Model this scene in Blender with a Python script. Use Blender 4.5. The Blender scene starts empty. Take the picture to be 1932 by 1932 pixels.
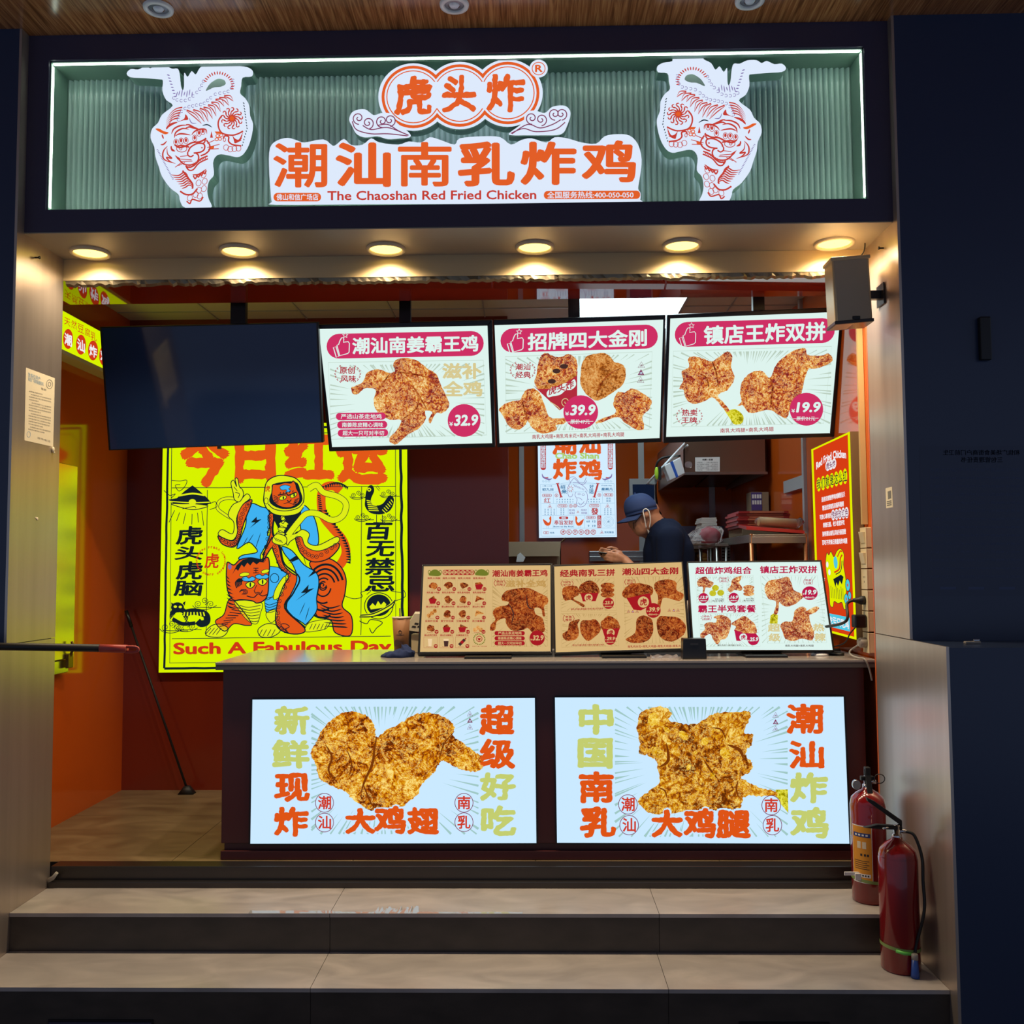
import bpy, bmesh, math, random
from mathutils import Vector, Matrix, noise
from mathutils.geometry import tessellate_polygon
random.seed(7)
S = bpy.context.scene
COL = S.collection
# ------------------------------------------------------------------ camera
FPX, PITCH, YAW, ROLL = 1800.05, .0601, -.0201, -.0059
CAM = Vector((0, -4.3, 1.5204))
_cy, _sy, _cp, _sp = math.cos(YAW), math.sin(YAW), math.cos(PITCH), math.sin(PITCH)
FW = Vector((_sy*_cp, _cy*_cp, _sp)); RT = Vector((_cy, -_sy, 0)); UP = RT.cross(FW)
RT, UP = RT*math.cos(ROLL)+UP*math.sin(ROLL), -RT*math.sin(ROLL)+UP*math.cos(ROLL)
cd = bpy.data.cameras.new('camera'); cd.sensor_width = 36; cd.lens = FPX*36/1932; cd.clip_start = .05
cam = bpy.data.objects.new('camera', cd); COL.objects.link(cam)
cam.matrix_world = Matrix((RT, UP, -FW)).transposed().to_4x4(); cam.matrix_world.translation = CAM
S.camera = cam
# ------------------------------------------------------------------ world, exposure
S.view_settings.view_transform = 'Standard'; S.view_settings.look = 'None'
S.view_settings.exposure = 0; S.view_settings.gamma = 1; S.view_settings.use_curve_mapping = False
w = bpy.data.worlds.new('night'); S.world = w; w.use_nodes = True
w.node_tree.nodes['Background'].inputs[0].default_value = (.55, .68, 1, 1)
w.node_tree.nodes['Background'].inputs[1].default_value = .30
# the six lit downlights of the soffit (position of each lamp)
LAMP_X = (-2.162, -1.425, -.702, .027, .742, 1.479)
LAMP_W = 90
for lx in LAMP_X:
    ld = bpy.data.lights.new('downlight_lamp', 'SPOT'); ld.energy = LAMP_W*(.55 if lx < -2 else 1); ld.color = (1, .80, .54)
    ld.spot_size = math.radians(150); ld.spot_blend = 1; ld.shadow_soft_size = .05
    lo = bpy.data.objects.new('downlight_lamp', ld); COL.objects.link(lo); lo.location = (lx, .272, 3.078)

# ------------------------------------------------------------------ helpers
def ray(x, y): return FW + RT*((x-966)/FPX) - UP*((y-966)/FPX)
def hit(P, N, x, y):
    d = ray(x, y); return CAM + d*((P-CAM).dot(N)/d.dot(N))
def at(ax, v, x, y):
    i = 'XYZ'.index(ax); d = ray(x, y); return CAM + d*((v-CAM[i])/d[i])
def lin(c): return tuple(((v/255)/12.92 if v <= 10 else ((v/255+.055)/1.055)**2.4) for v in c)
MATS = {}
def P(name, rgb, rough=.5, metal=0, **kw):
    """plain surface; rgb in sRGB 0-255"""
    m = bpy.data.materials.new(name); m.use_nodes = True; b = m.node_tree.nodes['Principled BSDF']
    b.inputs['Base Color'].default_value = (*lin(rgb), 1); b.inputs['Roughness'].default_value = rough; b.inputs['Metallic'].default_value = metal
    for k, v in kw.items(): b.inputs[k.replace('_', ' ')].default_value = v
    MATS[name] = m; return m
def E(name, rgb, s=1, sample=True):
    m = bpy.data.materials.new(name); m.use_nodes = True; nt = m.node_tree; nt.nodes.clear()
    o = nt.nodes.new('ShaderNodeOutputMaterial'); e = nt.nodes.new('ShaderNodeEmission')
    e.inputs[0].default_value = (*lin(rgb), 1); e.inputs[1].default_value = s; nt.links.new(e.outputs[0], o.inputs[0])
    if not sample: m.cycles.emission_sampling = 'NONE'
    MATS[name] = m; return m
def nd(nt, t, **kw):
    n = nt.nodes.new('ShaderNode'+t)
    for k, v in kw.items():
        if k in n.inputs.keys(): n.inputs[k].default_value = v
        else: setattr(n, k, v)
    return n
def ramp(nt, stops):
    r = nt.nodes.new('ShaderNodeValToRGB'); el = r.color_ramp.elements
    while len(el) < len(stops): el.new(.5)
    for e, (p, c) in zip(el, stops): e.position = p; e.color = (*lin(c), 1)
    return r
def NP(name, stops, scale, rough=.5, metal=0, stretch=(1, 1, 1), detail=6, dist=0, bump=0, rough2=None, **kw):
    """surface whose own colour varies: noise through a colour ramp"""
    m = P(name, stops[0][1], rough, metal, **kw); nt = m.node_tree; b = nt.nodes['Principled BSDF']
    tc = nd(nt, 'TexCoord'); mp = nd(nt, 'Mapping'); mp.inputs['Scale'].default_value = stretch
    nt.links.new(tc.outputs['Object'], mp.inputs[0])
    n = nd(nt, 'TexNoise', Scale=scale, Detail=detail, Distortion=dist); nt.links.new(mp.outputs[0], n.inputs['Vector'])
    r = ramp(nt, stops); nt.links.new(n.outputs['Fac'], r.inputs[0]); nt.links.new(r.outputs[0], b.inputs['Base Color'])
    if bump:
        bn = nd(nt, 'Bump', Strength=bump, Distance=.01); nt.links.new(n.outputs['Fac'], bn.inputs['Height']); nt.links.new(bn.outputs[0], b.inputs['Normal'])
    if rough2 is not None:
        mr = nd(nt, 'MapRange'); mr.inputs['To Min'].default_value = rough; mr.inputs['To Max'].default_value = rough2
        nt.links.new(n.outputs['Fac'], mr.inputs['Value']); nt.links.new(mr.outputs[0], b.inputs['Roughness'])
    return m
def CHICKEN(name, stops, scale, s=1):
    """backlit print of fried crust: patches, wrinkles, crevices and glints of a crisp coating"""
    m = E(name, (200, 120, 30), s, False); nt = m.node_tree; e = [n for n in nt.nodes if n.type == 'EMISSION'][0]; L = nt.links.new
    tc = nd(nt, 'TexCoord'); O = tc.outputs['Object']
    def noise_(sc, det, dist, rough=.6):
        n = nd(nt, 'TexNoise', Scale=sc, Detail=det, Roughness=rough, Distortion=dist); L(O, n.inputs['Vector']); return n.outputs['Fac']
    def mth(op, a, b, c=None):
        n = nd(nt, 'Math', operation=op)
        for i, v in enumerate((a, b, c)):
            if v is None: continue
            if isinstance(v, (int, float)): n.inputs[i].default_value = v
            else: L(v, n.inputs[i])
        return n.outputs[0]
    def ridge(sc, dist, k):
        r = mth('ABSOLUTE', mth('SUBTRACT', noise_(sc, 2.5, dist), .5), 0); return mth('MULTIPLY', r, k)
    big = noise_(scale*.16, 2, .6); mid = noise_(scale*.5, 4, 1.8, .6); fine = noise_(scale*1.6, 3, .8, .6)
    f = mth('ADD', mth('MULTIPLY_ADD', big, 1.15, -.575), mth('ADD', mth('MULTIPLY_ADD', mid, 1.3, -.65), mth('MULTIPLY_ADD', fine, .5, .43)))
    w1 = mth('MINIMUM', ridge(scale*.34, 2.6, 12), 1); w2 = mth('MINIMUM', ridge(scale*.8, 2.2, 10), 1)
    f = mth('SUBTRACT', f, mth('ADD', mth('MULTIPLY_ADD', w1, -.30, .30), mth('MULTIPLY_ADD', w2, -.17, .17)))
    r = ramp(nt, stops); L(f, r.inputs[0])
    g = mth('MULTIPLY', mth('SUBTRACT', 1, mth('MINIMUM', ridge(scale*.62, 3.0, 18), 1)), mth('GREATER_THAN', mid, .47))
    mx = nd(nt, 'Mix', data_type='RGBA'); L(mth('MULTIPLY', g, .75), mx.inputs[0]); L(r.outputs[0], mx.inputs[6]); mx.inputs[7].default_value = stops[-1][1] and (*lin(stops[-1][1]), 1)
    L(mx.outputs[2], e.inputs[0]); return m
def tag(o, label=None, cat=None, group=None, kind=None):
    if label: o['label'] = label
    if cat: o['category'] = cat
    if group: o['group'] = group
    if kind: o['kind'] = kind
    return o
def thing(name, loc, label, cat, group=None):
    o = bpy.data.objects.new(name, None); COL.objects.link(o); o.location = loc; o.empty_display_size = .05
    return tag(o, label, cat, group)
def wloc(o):
    v = Vector((0, 0, 0))
    while o: v += Vector(o.location); o = o.parent
    return v
def link(name, me, parent=None, loc=None):
    """mesh given in world coordinates, linked under parent (or with its origin at loc)"""
    o = bpy.data.objects.new(name, me); COL.objects.link(o)
    if parent: o.parent = parent; me.transform(Matrix.Translation(-wloc(parent)))
    elif loc is not None: me.transform(Matrix.Translation(-Vector(loc))); o.location = loc
    return o
def smoothpts(pts, closed=True, n=6):
    out = []; L = len(pts); rng = range(L if closed else L-1)
    for i in rng:
        g = (lambda k: pts[k % L]) if closed else (lambda k: pts[max(0, min(L-1, k))])
        p0, p1, p2, p3 = g(i-1), g(i), g(i+1), g(i+2)
        for k in range(n):
            t = k/n
            out.append(tuple(.5*((2*b)+(-a+c)*t+(2*a-5*b+4*c-d)*t*t+(-a+3*b-3*c+d)*t**3) for a, b, c, d in zip(p0, p1, p2, p3)))
    if not closed: out.append(tuple(pts[-1]))
    return out
class MB:
    """collects shapes in world coordinates into ONE mesh"""
    def __init__(s): s.bm = bmesh.new(); s.mats = []; s.mi = 0
    def mat(s, m):
        m = MATS[m] if isinstance(m, str) else m
        if m not in s.mats: s.mats.append(m)
        s.mi = s.mats.index(m); return s
    def _f(s, vs, smooth=False):
        try: f = s.bm.faces.new(vs)
        except ValueError: return
        f.material_index = s.mi; f.smooth = smooth
    def box(s, x0, x1, y0, y1, z0, z1):
        v = [s.bm.verts.new(c) for c in ((x0, y0, z0), (x1, y0, z0), (x1, y1, z0), (x0, y1, z0), (x0, y0, z1), (x1, y0, z1), (x1, y1, z1), (x0, y1, z1))]
        for q in ((3, 2, 1, 0), (4, 5, 6, 7), (0, 1, 5, 4), (1, 2, 6, 5), (2, 3, 7, 6), (3, 0, 4, 7)): s._f([v[i] for i in q])
        return s
    def prism(s, pts, d):
        d = Vector(d); a = [s.bm.verts.new(p) for p in pts]; b = [s.bm.verts.new(Vector(p)+d) for p in pts]; n = len(a)
        s._f(a); s._f(b[::-1])
        for i in range(n): s._f([a[i], b[i], b[(i+1) % n], a[(i+1) % n]])
        return s
    def rings(s, rings, closed=False, caps=True, smooth=True):
        R = [[s.bm.verts.new(p) for p in r] for r in rings]; n = len(R[0])
        for a, b in (zip(R, R[1:]+R[:1]) if closed else zip(R, R[1:])):
            for i in range(n): s._f([a[i], a[(i+1) % n], b[(i+1) % n], b[i]], smooth)
        if caps and not closed: s._f(R[0][::-1]); s._f(R[-1])
        return s
    def lathe(s, cx, cy, prof, n=28, caps=True, sx=1, sy=1):
        return s.rings([[(cx+math.cos(2*math.pi*k/n)*r*sx, cy+math.sin(2*math.pi*k/n)*r*sy, z) for k in range(n)] for r, z in prof], caps=caps)
    def tube(s, pts, r, n=8, sm=0, caps=True):
        pts = [Vector(p) for p in (smoothpts([tuple(p) for p in pts], False, sm) if sm else pts)]
        rr = r if isinstance(r, (list, tuple)) else None; out = []; L = len(pts); u = None
        for i, p in enumerate(pts):
            t = (pts[min(i+1, L-1)]-pts[max(i-1, 0)])
            if t.length < 1e-9: continue
            t.normalize()
            if u is None: u = t.orthogonal().normalized()
            else:
                u = u - t*u.dot(t); u = u.normalized() if u.length > 1e-6 else t.orthogonal().normalized()
            v = t.cross(u)
            q = r if rr is None else rr[0]+(rr[1]-rr[0])*i/(L-1) if len(rr) == 2 else rr[min(i, len(rr)-1)]
            out.append([p+(u*math.cos(2*math.pi*k/n)+v*math.sin(2*math.pi*k/n))*q for k in range(n)])
        return s.rings(out, caps=caps)
    def ball(s, c, r, n=12, sc=(1, 1, 1), M=None):
        c = Vector(c); out = []
        for i in range(1, n):
            a = math.pi*i/n
            ring = []
            for k in range(2*n):
                b = math.pi*k/n
                d = Vector((math.sin(a)*math.cos(b)*r*sc[0], math.sin(a)*math.sin(b)*r*sc[1], -math.cos(a)*r*sc[2]))
                ring.append(c+((M @ d) if M else d))
            out.append(ring)
        return s.rings(out)
    def build(s, name, parent=None, loc=None, mat=None, bevel=0, smooth=False):
        if mat: s.mat(mat)
        bmesh.ops.recalc_face_normals(s.bm, faces=s.bm.faces)
        me = bpy.data.meshes.new(name); s.bm.to_mesh(me); s.bm.free()
        for m in s.mats: me.materials.append(m)
        o = link(name, me, parent, loc)
        if bevel:
            b = o.modifiers.new('b', 'BEVEL'); b.width = bevel; b.segments = 2; b.limit_method = 'ANGLE'
        return o
def part(name, parent, mat, fn, bevel=0):
    m = MB().mat(mat); fn(m); return m.build(name, parent, bevel=bevel)
def struct(name, mat, fn, bevel=0):
    m = MB().mat(mat); fn(m); return tag(m.build(name, bevel=bevel), kind='structure')
# --------- flat printed art on a plane; coordinates are those of a picture crop (ox, oy, k)
_tc = bpy.data.curves.new('lettering', 'FONT'); _to = bpy.data.objects.new('lettering', _tc); COL.objects.link(_to)
_cache = {}
def glyphs(txt, bold, shear, rough):
    key = (txt, bold, shear, rough)
    if key not in _cache:
        _tc.body = txt; _tc.offset = 0; _tc.shear = shear; _tc.resolution_u = 3
        bpy.context.view_layer.update()
        me = bpy.data.meshes.new_from_object(_to.evaluated_get(bpy.context.evaluated_depsgraph_get()))
        if rough:
            bm = bmesh.new(); bm.from_mesh(me); bmesh.ops.remove_doubles(bm, verts=bm.verts, dist=1e-5)
            for _ in range(3):
                lg = [e for e in bm.edges if e.is_boundary and e.calc_length() > .07]
                if lg: bmesh.ops.subdivide_edges(bm, edges=lg, cuts=1)
            for v in bm.verts:
                if v.is_boundary:
                    q = noise.noise_vector(Vector((v.co.x*9+len(txt), v.co.y*9+ord(txt[0]) % 17, 3.3))); v.co.x += q.x*rough; v.co.y += q.y*rough
            bmesh.ops.triangulate(bm, faces=bm.faces); bm.to_mesh(me); bm.free()
        vs = [(v.co.x, v.co.y) for v in me.vertices]; fs = [tuple(p.vertices) for p in me.polygons]
        bpy.data.meshes.remove(me)
        if bold > .012:   # heavy weight: the same outline spread round a small circle
            r = bold-.008; n = len(vs); v0, f0 = list(vs), list(fs); K = 8
            for k in range(K):
                c, q = r*math.cos(6.2832*k/K), r*math.sin(6.2832*k/K)
                vs += [(a+c, b+q) for a, b in v0]; fs += [tuple(i+n*(k+1) for i in f) for f in f0]
        x0, x1 = min(v[0] for v in vs), max(v[0] for v in vs); y0, y1 = min(v[1] for v in vs), max(v[1] for v in vs)
        _cache[key] = ([((a-x0)/(x1-x0), 1-(b-y0)/(y1-y0)) for a, b in vs], fs)
    return _cache[key]
class Art:
    def __init__(s, Pt, N, crop=(0, 0, 1), step=.0005):
        s.P = Vector(Pt); s.N = Vector(N).normalized(); s.v = []; s.f = []; s.fm = []; s.mats = []; s.step = step; s.xf = None
        s.crop(*crop)
    def crop(s, ox, oy, k): s.o = (ox, oy, k); return s
    def M(s, x, y, lay):
        if s.xf: x, y = s.xf(x, y)
        ox, oy, k = s.o; return hit(s.P, s.N, ox+x/k, oy+y/k) + s.N*(lay*s.step)
    def add(s, pts, faces, mat, lay):
        mat = MATS[mat] if isinstance(mat, str) else mat
        if mat not in s.mats: s.mats.append(mat)
        b = len(s.v); mi = s.mats.index(mat)
        s.v += [s.M(x, y, lay) for x, y in pts]
        for f in faces: s.f.append(tuple(i+b for i in f)); s.fm.append(mi)
    def poly(s, pts, mat, lay=1, sm=0, jag=0, depth=0, side=None):
        if sm: pts = smoothpts(pts, True, sm)
        if jag: pts = [(x+random.uniform(-jag, jag), y+random.uniform(-jag, jag)) for x, y in pts]
        tris = tessellate_polygon([[Vector((x, y, 0)) for x, y in pts]])
        s.add(pts, [tuple(t) for t in tris], mat, lay)
        if depth:
            side = MATS[side or mat]
            if side not in s.mats: s.mats.append(side)
            b = len(s.v); mi = s.mats.index(side); n = len(pts)
            for x, y in pts:
                p = s.M(x, y, lay); s.v += [p, p - s.N*depth]
            for i in range(n):
                j = (i+1) % n; s.f.append((b+2*i, b+2*i+1, b+2*j+1, b+2*j)); s.fm.append(mi)
    def text(s, txt, x0, y0, x1, y1, mat, lay=2, bold=.03, slope=0, shear=0, rough=0):
        vs, fs = glyphs(txt, bold, shear, rough); slope = slope/(x1-x0) if abs(slope) >= 2 else slope
        s.add([(x0+a*(x1-x0), y0+b*(y1-y0)+slope*a*(x1-x0)) for a, b in vs], fs, mat, lay)
    def chars(s, txt, boxes, mat, lay=2, bold=.03, rough=.02, slope=0):
        for c, q in zip(txt, boxes): s.text(c, *q, mat, lay, bold, slope, 0, rough)
    def stroke(s, pts, w, mat, lay=2, sm=5, closed=False, taper=0):
        if sm: pts = smoothpts(pts, closed, sm)
        n = len(pts); L = []; Rr = []
        for i, (x, y) in enumerate(pts):
            a, b = (pts[(i-1) % n], pts[(i+1) % n]) if closed else (pts[max(0, i-1)], pts[min(n-1, i+1)])
            dx, dy = b[0]-a[0], b[1]-a[1]; l = math.hypot(dx, dy) or 1; t = i/(n-1) if n > 1 else 0
            h = w/2
            if taper == 1: h *= max(.12, math.sin(math.pi*t)**.6)
            elif taper == 2: h *= max(.08, 1-t)
            L.append((x-dy/l*h, y+dx/l*h)); Rr.append((x+dy/l*h, y-dx/l*h))
        m = n if closed else n-1
        s.add(L+Rr, [(i, (i+1) % n, n+(i+1) % n, n+i) for i in range(m)], mat, lay)
    def ell(s, cx, cy, rx, ry, mat, lay=2, n=32, rot=0, depth=0, side=None, a0=0, a1=360):
        c, q = math.cos(math.radians(rot)), math.sin(math.radians(rot)); pts = []
        for k in range(n + (1 if a1-a0 < 360 else 0)):
            a = math.radians(a0+(a1-a0)*k/n); x, y = rx*math.cos(a), ry*math.sin(a); pts.append((cx+x*c-y*q, cy+x*q+y*c))
        s.poly(pts, mat, lay, depth=depth, side=side)
    def ring(s, cx, cy, rx, ry, w, mat, lay=2, n=40, a0=0, a1=360, rot=0):
        c, q = math.cos(math.radians(rot)), math.sin(math.radians(rot)); full = a1-a0 >= 360; pts = []
        for k in range(n if full else n+1):
            a = math.radians(a0+(a1-a0)*k/n); x, y = rx*math.cos(a), ry*math.sin(a); pts.append((cx+x*c-y*q, cy+x*q+y*c))
        s.stroke(pts, w, mat, lay, 0, full)
    def rrpts(s, x0, y0, x1, y1, r, slope=0, n=6):
        pts = []
        for cx, cy, a in ((x1-r, y0+r, -90), (x1-r, y1-r, 0), (x0+r, y1-r, 90), (x0+r, y0+r, 180)):
            for k in range(n+1):
                t = math.radians(a+90*k/n); pts.append((cx+r*math.cos(t), cy+r*math.sin(t)))
        xc = (x0+x1)/2
        return [(x, y+slope*(x-xc)) for x, y in pts]
    def rr(s, x0, y0, x1, y1, r, mat, lay=2, slope=0): s.poly(s.rrpts(x0, y0, x1, y1, r, slope), mat, lay)
    def rrline(s, x0, y0, x1, y1, r, w, mat, lay=2, slope=0): s.stroke(s.rrpts(x0, y0, x1, y1, r, slope, 4), w, mat, lay, 0, True)
    def burst(s, cx, cy, x0, y0, x1, y1, mat, lay=1, n=70, inner=.55, w=5, slope=0):
        rnd = random.Random(int(cx*7+cy))
        for k in range(n):
            a = 2*math.pi*(k+rnd.uniform(-.4, .4))/n; c, q = math.cos(a), math.sin(a)
            t = min(((x1 if c > 0 else x0)-cx)/c if abs(c) > 1e-6 else 1e9, ((y1 if q > 0 else y0)-cy)/q if abs(q) > 1e-6 else 1e9)
            t0 = t*rnd.uniform(inner, .85); h = w*rnd.uniform(.5, 1.2)/2
            g = lambda r, d: (cx+c*r-q*d, cy+q*r+c*d+slope*(c*r))
            s.add([g(t0, 0), g(t, h), g(t, -h)], [(0, 1, 2)], mat, lay)
    def spiral(s, cx, cy, r, turns, w, mat, lay=3, a=0, sgn=1):
        n = int(16*turns)+4
        s.stroke([(cx+r*(1-.9*k/n)*math.cos(a+sgn*k/n*turns*6.283), cy+r*(1-.9*k/n)*math.sin(a+sgn*k/n*turns*6.283)) for k in range(n)], w, mat, lay, 0)
    def build(s, name, parent=None, loc=None):
        me = bpy.data.meshes.new(name); me.from_pydata(s.v, [], s.f); me.polygons.foreach_set('material_index', s.fm)
        for m in s.mats: me.materials.append(m)
        me.update(); return link(name, me, parent, loc)
# ------------------------------------------------------------------ materials
P('navy', (62, 58, 80), .35); P('navy_wall', (44, 56, 82), .3); P('black', (14, 14, 17), .35); P('black_gloss', (8, 9, 12), .08)
NP('pillar', [(.3, (190, 176, 164)), (.7, (202, 188, 176))], 3, .36, .8, (5, 5, .3), 4)
P('soffit', (150, 140, 125), .4); P('fascia', (204, 178, 132), .42)
NP('wood', [(.32, (112, 66, 34)), (.5, (152, 96, 54)), (.68, (188, 130, 80))], 9, .2, 0, (9, .35, 1), 8, 1.0)
NP('stone', [(.3, (146, 140, 137)), (.52, (162, 155, 151)), (.72, (176, 168, 163))], 2.6, .22, 0, (1, 2.2, 1), 9, 1.5, rough2=.42)
NP('stone_shop', [(.3, (104, 88, 66)), (.52, (122, 104, 78)), (.72, (136, 116, 88))], 2.6, .22, 0, (1, 2.2, 1), 9, 1.5, rough2=.42)
P('water', (150, 150, 150), .03, 0, IOR=2.2)
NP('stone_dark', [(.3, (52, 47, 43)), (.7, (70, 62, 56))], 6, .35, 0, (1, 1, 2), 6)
P('grout', (40, 34, 30), .8); P('steel_dark', (74, 70, 68), .3, .8); P('steel', (170, 168, 165), .28, 1); P('steel_rough', (150, 146, 142), .42, .9); P('steel_panel', (226, 218, 190), .24, 1)
P('orange_wall', (196, 84, 22), .09, 0, IOR=1.6); P('red_wall', (120, 42, 26), .12, 0, IOR=1.55); P('gloss_ceiling', (138, 40, 22), .035, 0, IOR=2.1)
P('ceiling_white', (205, 195, 180), .6); P('counter_body', (80, 36, 34), .3); P('counter_top', (158, 150, 145), .14, 0, IOR=1.6); P('counter_edge', (92, 86, 82), .3)
P('white_trim', (190, 190, 190), .35, .4); P('orange_trim', (205, 96, 48), .4); P('cream', (214, 196, 158), .4); P('beige_wood', (196, 164, 112), .5)
P('red_paint', (124, 12, 18), .16, 0, Coat_Weight=.6); P('rubber', (20, 20, 22), .55); P('chrome', (200, 200, 200), .15, 1)
P('label_orange', (222, 150, 40), .4); P('white_print', (235, 235, 232), .5); P('ink_dark', (40, 36, 40), .6); P('ink_blue', (30, 60, 130), .5)
P('green_band', (96, 190, 80), .4); P('olive_band', (128, 150, 84), .4); P('blue_nozzle', (34, 72, 150), .35)
P('paper', (226, 214, 186), .7); P('paper_ink', (120, 118, 112), .8); P('paper_blue', (120, 160, 190), .8)
P('speaker_side', (206, 180, 136), .4, .3); P('speaker_grille', (176, 160, 134), .6)
P('cardboard', (150, 126, 98), .8); P('skin', (164, 116, 92), .5); P('shirt', (8, 20, 46), .9, Specular_IOR_Level=.12); P('cap', (32, 58, 112), .8); P('trousers', (30, 30, 36), .85)
P('mask', (226, 228, 230), .7); P('shoe', (24, 24, 26), .6); P('phone', (16, 16, 20), .2); P('cloth_blue', (18, 36, 78), .9)
P('cup_paper', (150, 100, 58), .6); P('cup_brown', (78, 50, 40), .6); P('clear', (240, 245, 245), .08, 0, Transmission_Weight=.92, IOR=1.2)
P('bag_red', (176, 44, 40), .45); P('bag_tan', (206, 128, 92), .6); P('tray_white', (214, 206, 196), .6); P('roll_tan', (214, 170, 96), .5)
P('cello', (250, 245, 250), .12, 0, Transmission_Weight=.9, IOR=1.2); P('bundle_red', (186, 50, 66), .5); P('purple_box', (84, 66, 130), .5)
P('white_plastic', (225, 228, 232), .35); P('blue_tape', (40, 90, 190), .4); P('green_lamp', (190, 230, 60), .4); P('notice', (41, 52, 78), .32); P('notice_ink', (58, 72, 106), .5)
P('hood_steel', (150, 122, 104), .3, .8); P('steel_orange_lit', (196, 128, 84), .3, .9); P('glass_dark', (34, 54, 96), .08); P('box_side', (120, 92, 60), .5)
P('food_gold', (200, 140, 66), .6); P('cable_brown', (110, 36, 28), .5); P('plug_grey', (150, 144, 136), .5); P('dust_foil', (120, 110, 90), .3, .6)
P('rod_black', (26, 22, 18), .5); P('rod_red', (180, 60, 50), .45); P('latch', (110, 84, 40), .3, .8); P('leaf_green', (90, 150, 50), .5)
P('sign_back', (180, 206, 196), .12, 0, IOR=1.6); P('sign_wall', (112, 142, 126), .35); P('sign_side', (140, 176, 160), .3)
P('ring_cream', (206, 190, 160), .4); P('ring_white', (220, 220, 222), .4); P('lamp_grey', (120, 122, 130), .3, .5); P('lamp_bulb', (215, 220, 232), .2)
E('lamp_on', (255, 222, 110), 3.5, False); E('led', (226, 246, 228), 11); E('panel_light', (215, 240, 246), 7)
E('sign_white', (222, 234, 252), 1.0); E('sign_orange', (226, 94, 40), 1, False); E('sign_red', (196, 62, 52), 1, False); E('sign_dark', (30, 44, 60), 1, False)
E('box_white', (196, 226, 248), 1.08); E('box_orange', (222, 84, 22), 1, False); E('box_green', (196, 206, 112), 1, False); E('crease', (120, 56, 10), 1, False); E('box_line', (160, 200, 196), 1, False); E('box_maroon', (128, 54, 92), 1, False); E('box_red', (206, 58, 40), 1, False)
E('tv_white', (222, 244, 238), 1.0); E('tv_pink', (206, 48, 100), 1, False); E('tv_line', (186, 206, 190), 1, False); E('tv_tan', (216, 202, 146), 1, False); E('tv_red', (178, 44, 60), 1, False)
E('dim_bg', (220, 184, 124), .95); E('dim_red', (166, 26, 34), 1, False); E('dim_tan', (192, 150, 84), 1, False); E('dim_line', (190, 156, 98), 1, False); E('dim_green', (112, 120, 40), 1, False); E('dim_cream', (238, 206, 160), 1, False); E('dim_brown', (70, 44, 40), 1, False)
E('m3_red', (186, 24, 72), 1, False); E('m3_olive', (196, 190, 40), 1, False)
E('yel', (216, 242, 0), 1.0); E('yel_line', (26, 40, 30), 1, False); E('yel_orange', (226, 88, 24), 1, False); E('yel_blue', (64, 178, 240), 1, False); E('yel_black', (20, 32, 40), 1, False); E('yel_red', (206, 56, 24), 1, False); E('yel_fill', (222, 236, 24), 1, False)
E('red_bg', (214, 60, 20), 1.0); E('red_yel', (226, 236, 0), 1, False); E('red_white', (240, 236, 240), 1, False); E('red_blue', (80, 200, 226), 1, False)
E('cal_white', (206, 232, 250), 1.05); E('cal_orange', (224, 92, 36), 1, False); E('cal_blue', (44, 112, 160), 1, False); E('cal_line', (150, 190, 220), 1, False); E('cal_red', (184, 60, 60), 1, False); E('cal_green', (176, 210, 120), 1, False); E('cal_purple', (128, 110, 170), 1, False)
CHICKEN('crust_box', [(.14, (92, 36, 6)), (.34, (170, 78, 8)), (.52, (212, 128, 8)), (.7, (232, 168, 22)), (.9, (255, 226, 130))], 42)
CHICKEN('crust_leg', [(.14, (96, 42, 6)), (.36, (166, 84, 12)), (.54, (206, 130, 14)), (.72, (226, 168, 28)), (.9, (250, 220, 124))], 38)
CHICKEN('crust_tv', [(.2, (128, 36, 40)), (.4, (188, 78, 36)), (.56, (214, 122, 44)), (.72, (230, 166, 62)), (.9, (250, 222, 160))], 62)
CHICKEN('crust_tan', [(.2, (130, 62, 16)), (.45, (196, 116, 44)), (.6, (210, 134, 60)), (.9, (232, 180, 110))], 60)
CHICKEN('crust_dim', [(.2, (84, 24, 12)), (.45, (140, 50, 20)), (.6, (164, 68, 24)), (.8, (190, 100, 36)), (.95, (214, 140, 70))], 70)
CHICKEN('crust_m3', [(.2, (128, 40, 36)), (.42, (182, 80, 44)), (.58, (210, 124, 60)), (.75, (228, 168, 80)), (.92, (250, 226, 170))], 80)
CHICKEN('crust_nub', [(.14, (170, 100, 6)), (.4, (222, 160, 10)), (.7, (240, 196, 40)), (.9, (255, 232, 130))], 60)
CHICKEN('crust_yel', [(.2, (140, 130, 0)), (.5, (206, 196, 10)), (.8, (236, 232, 90))], 60)
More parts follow.
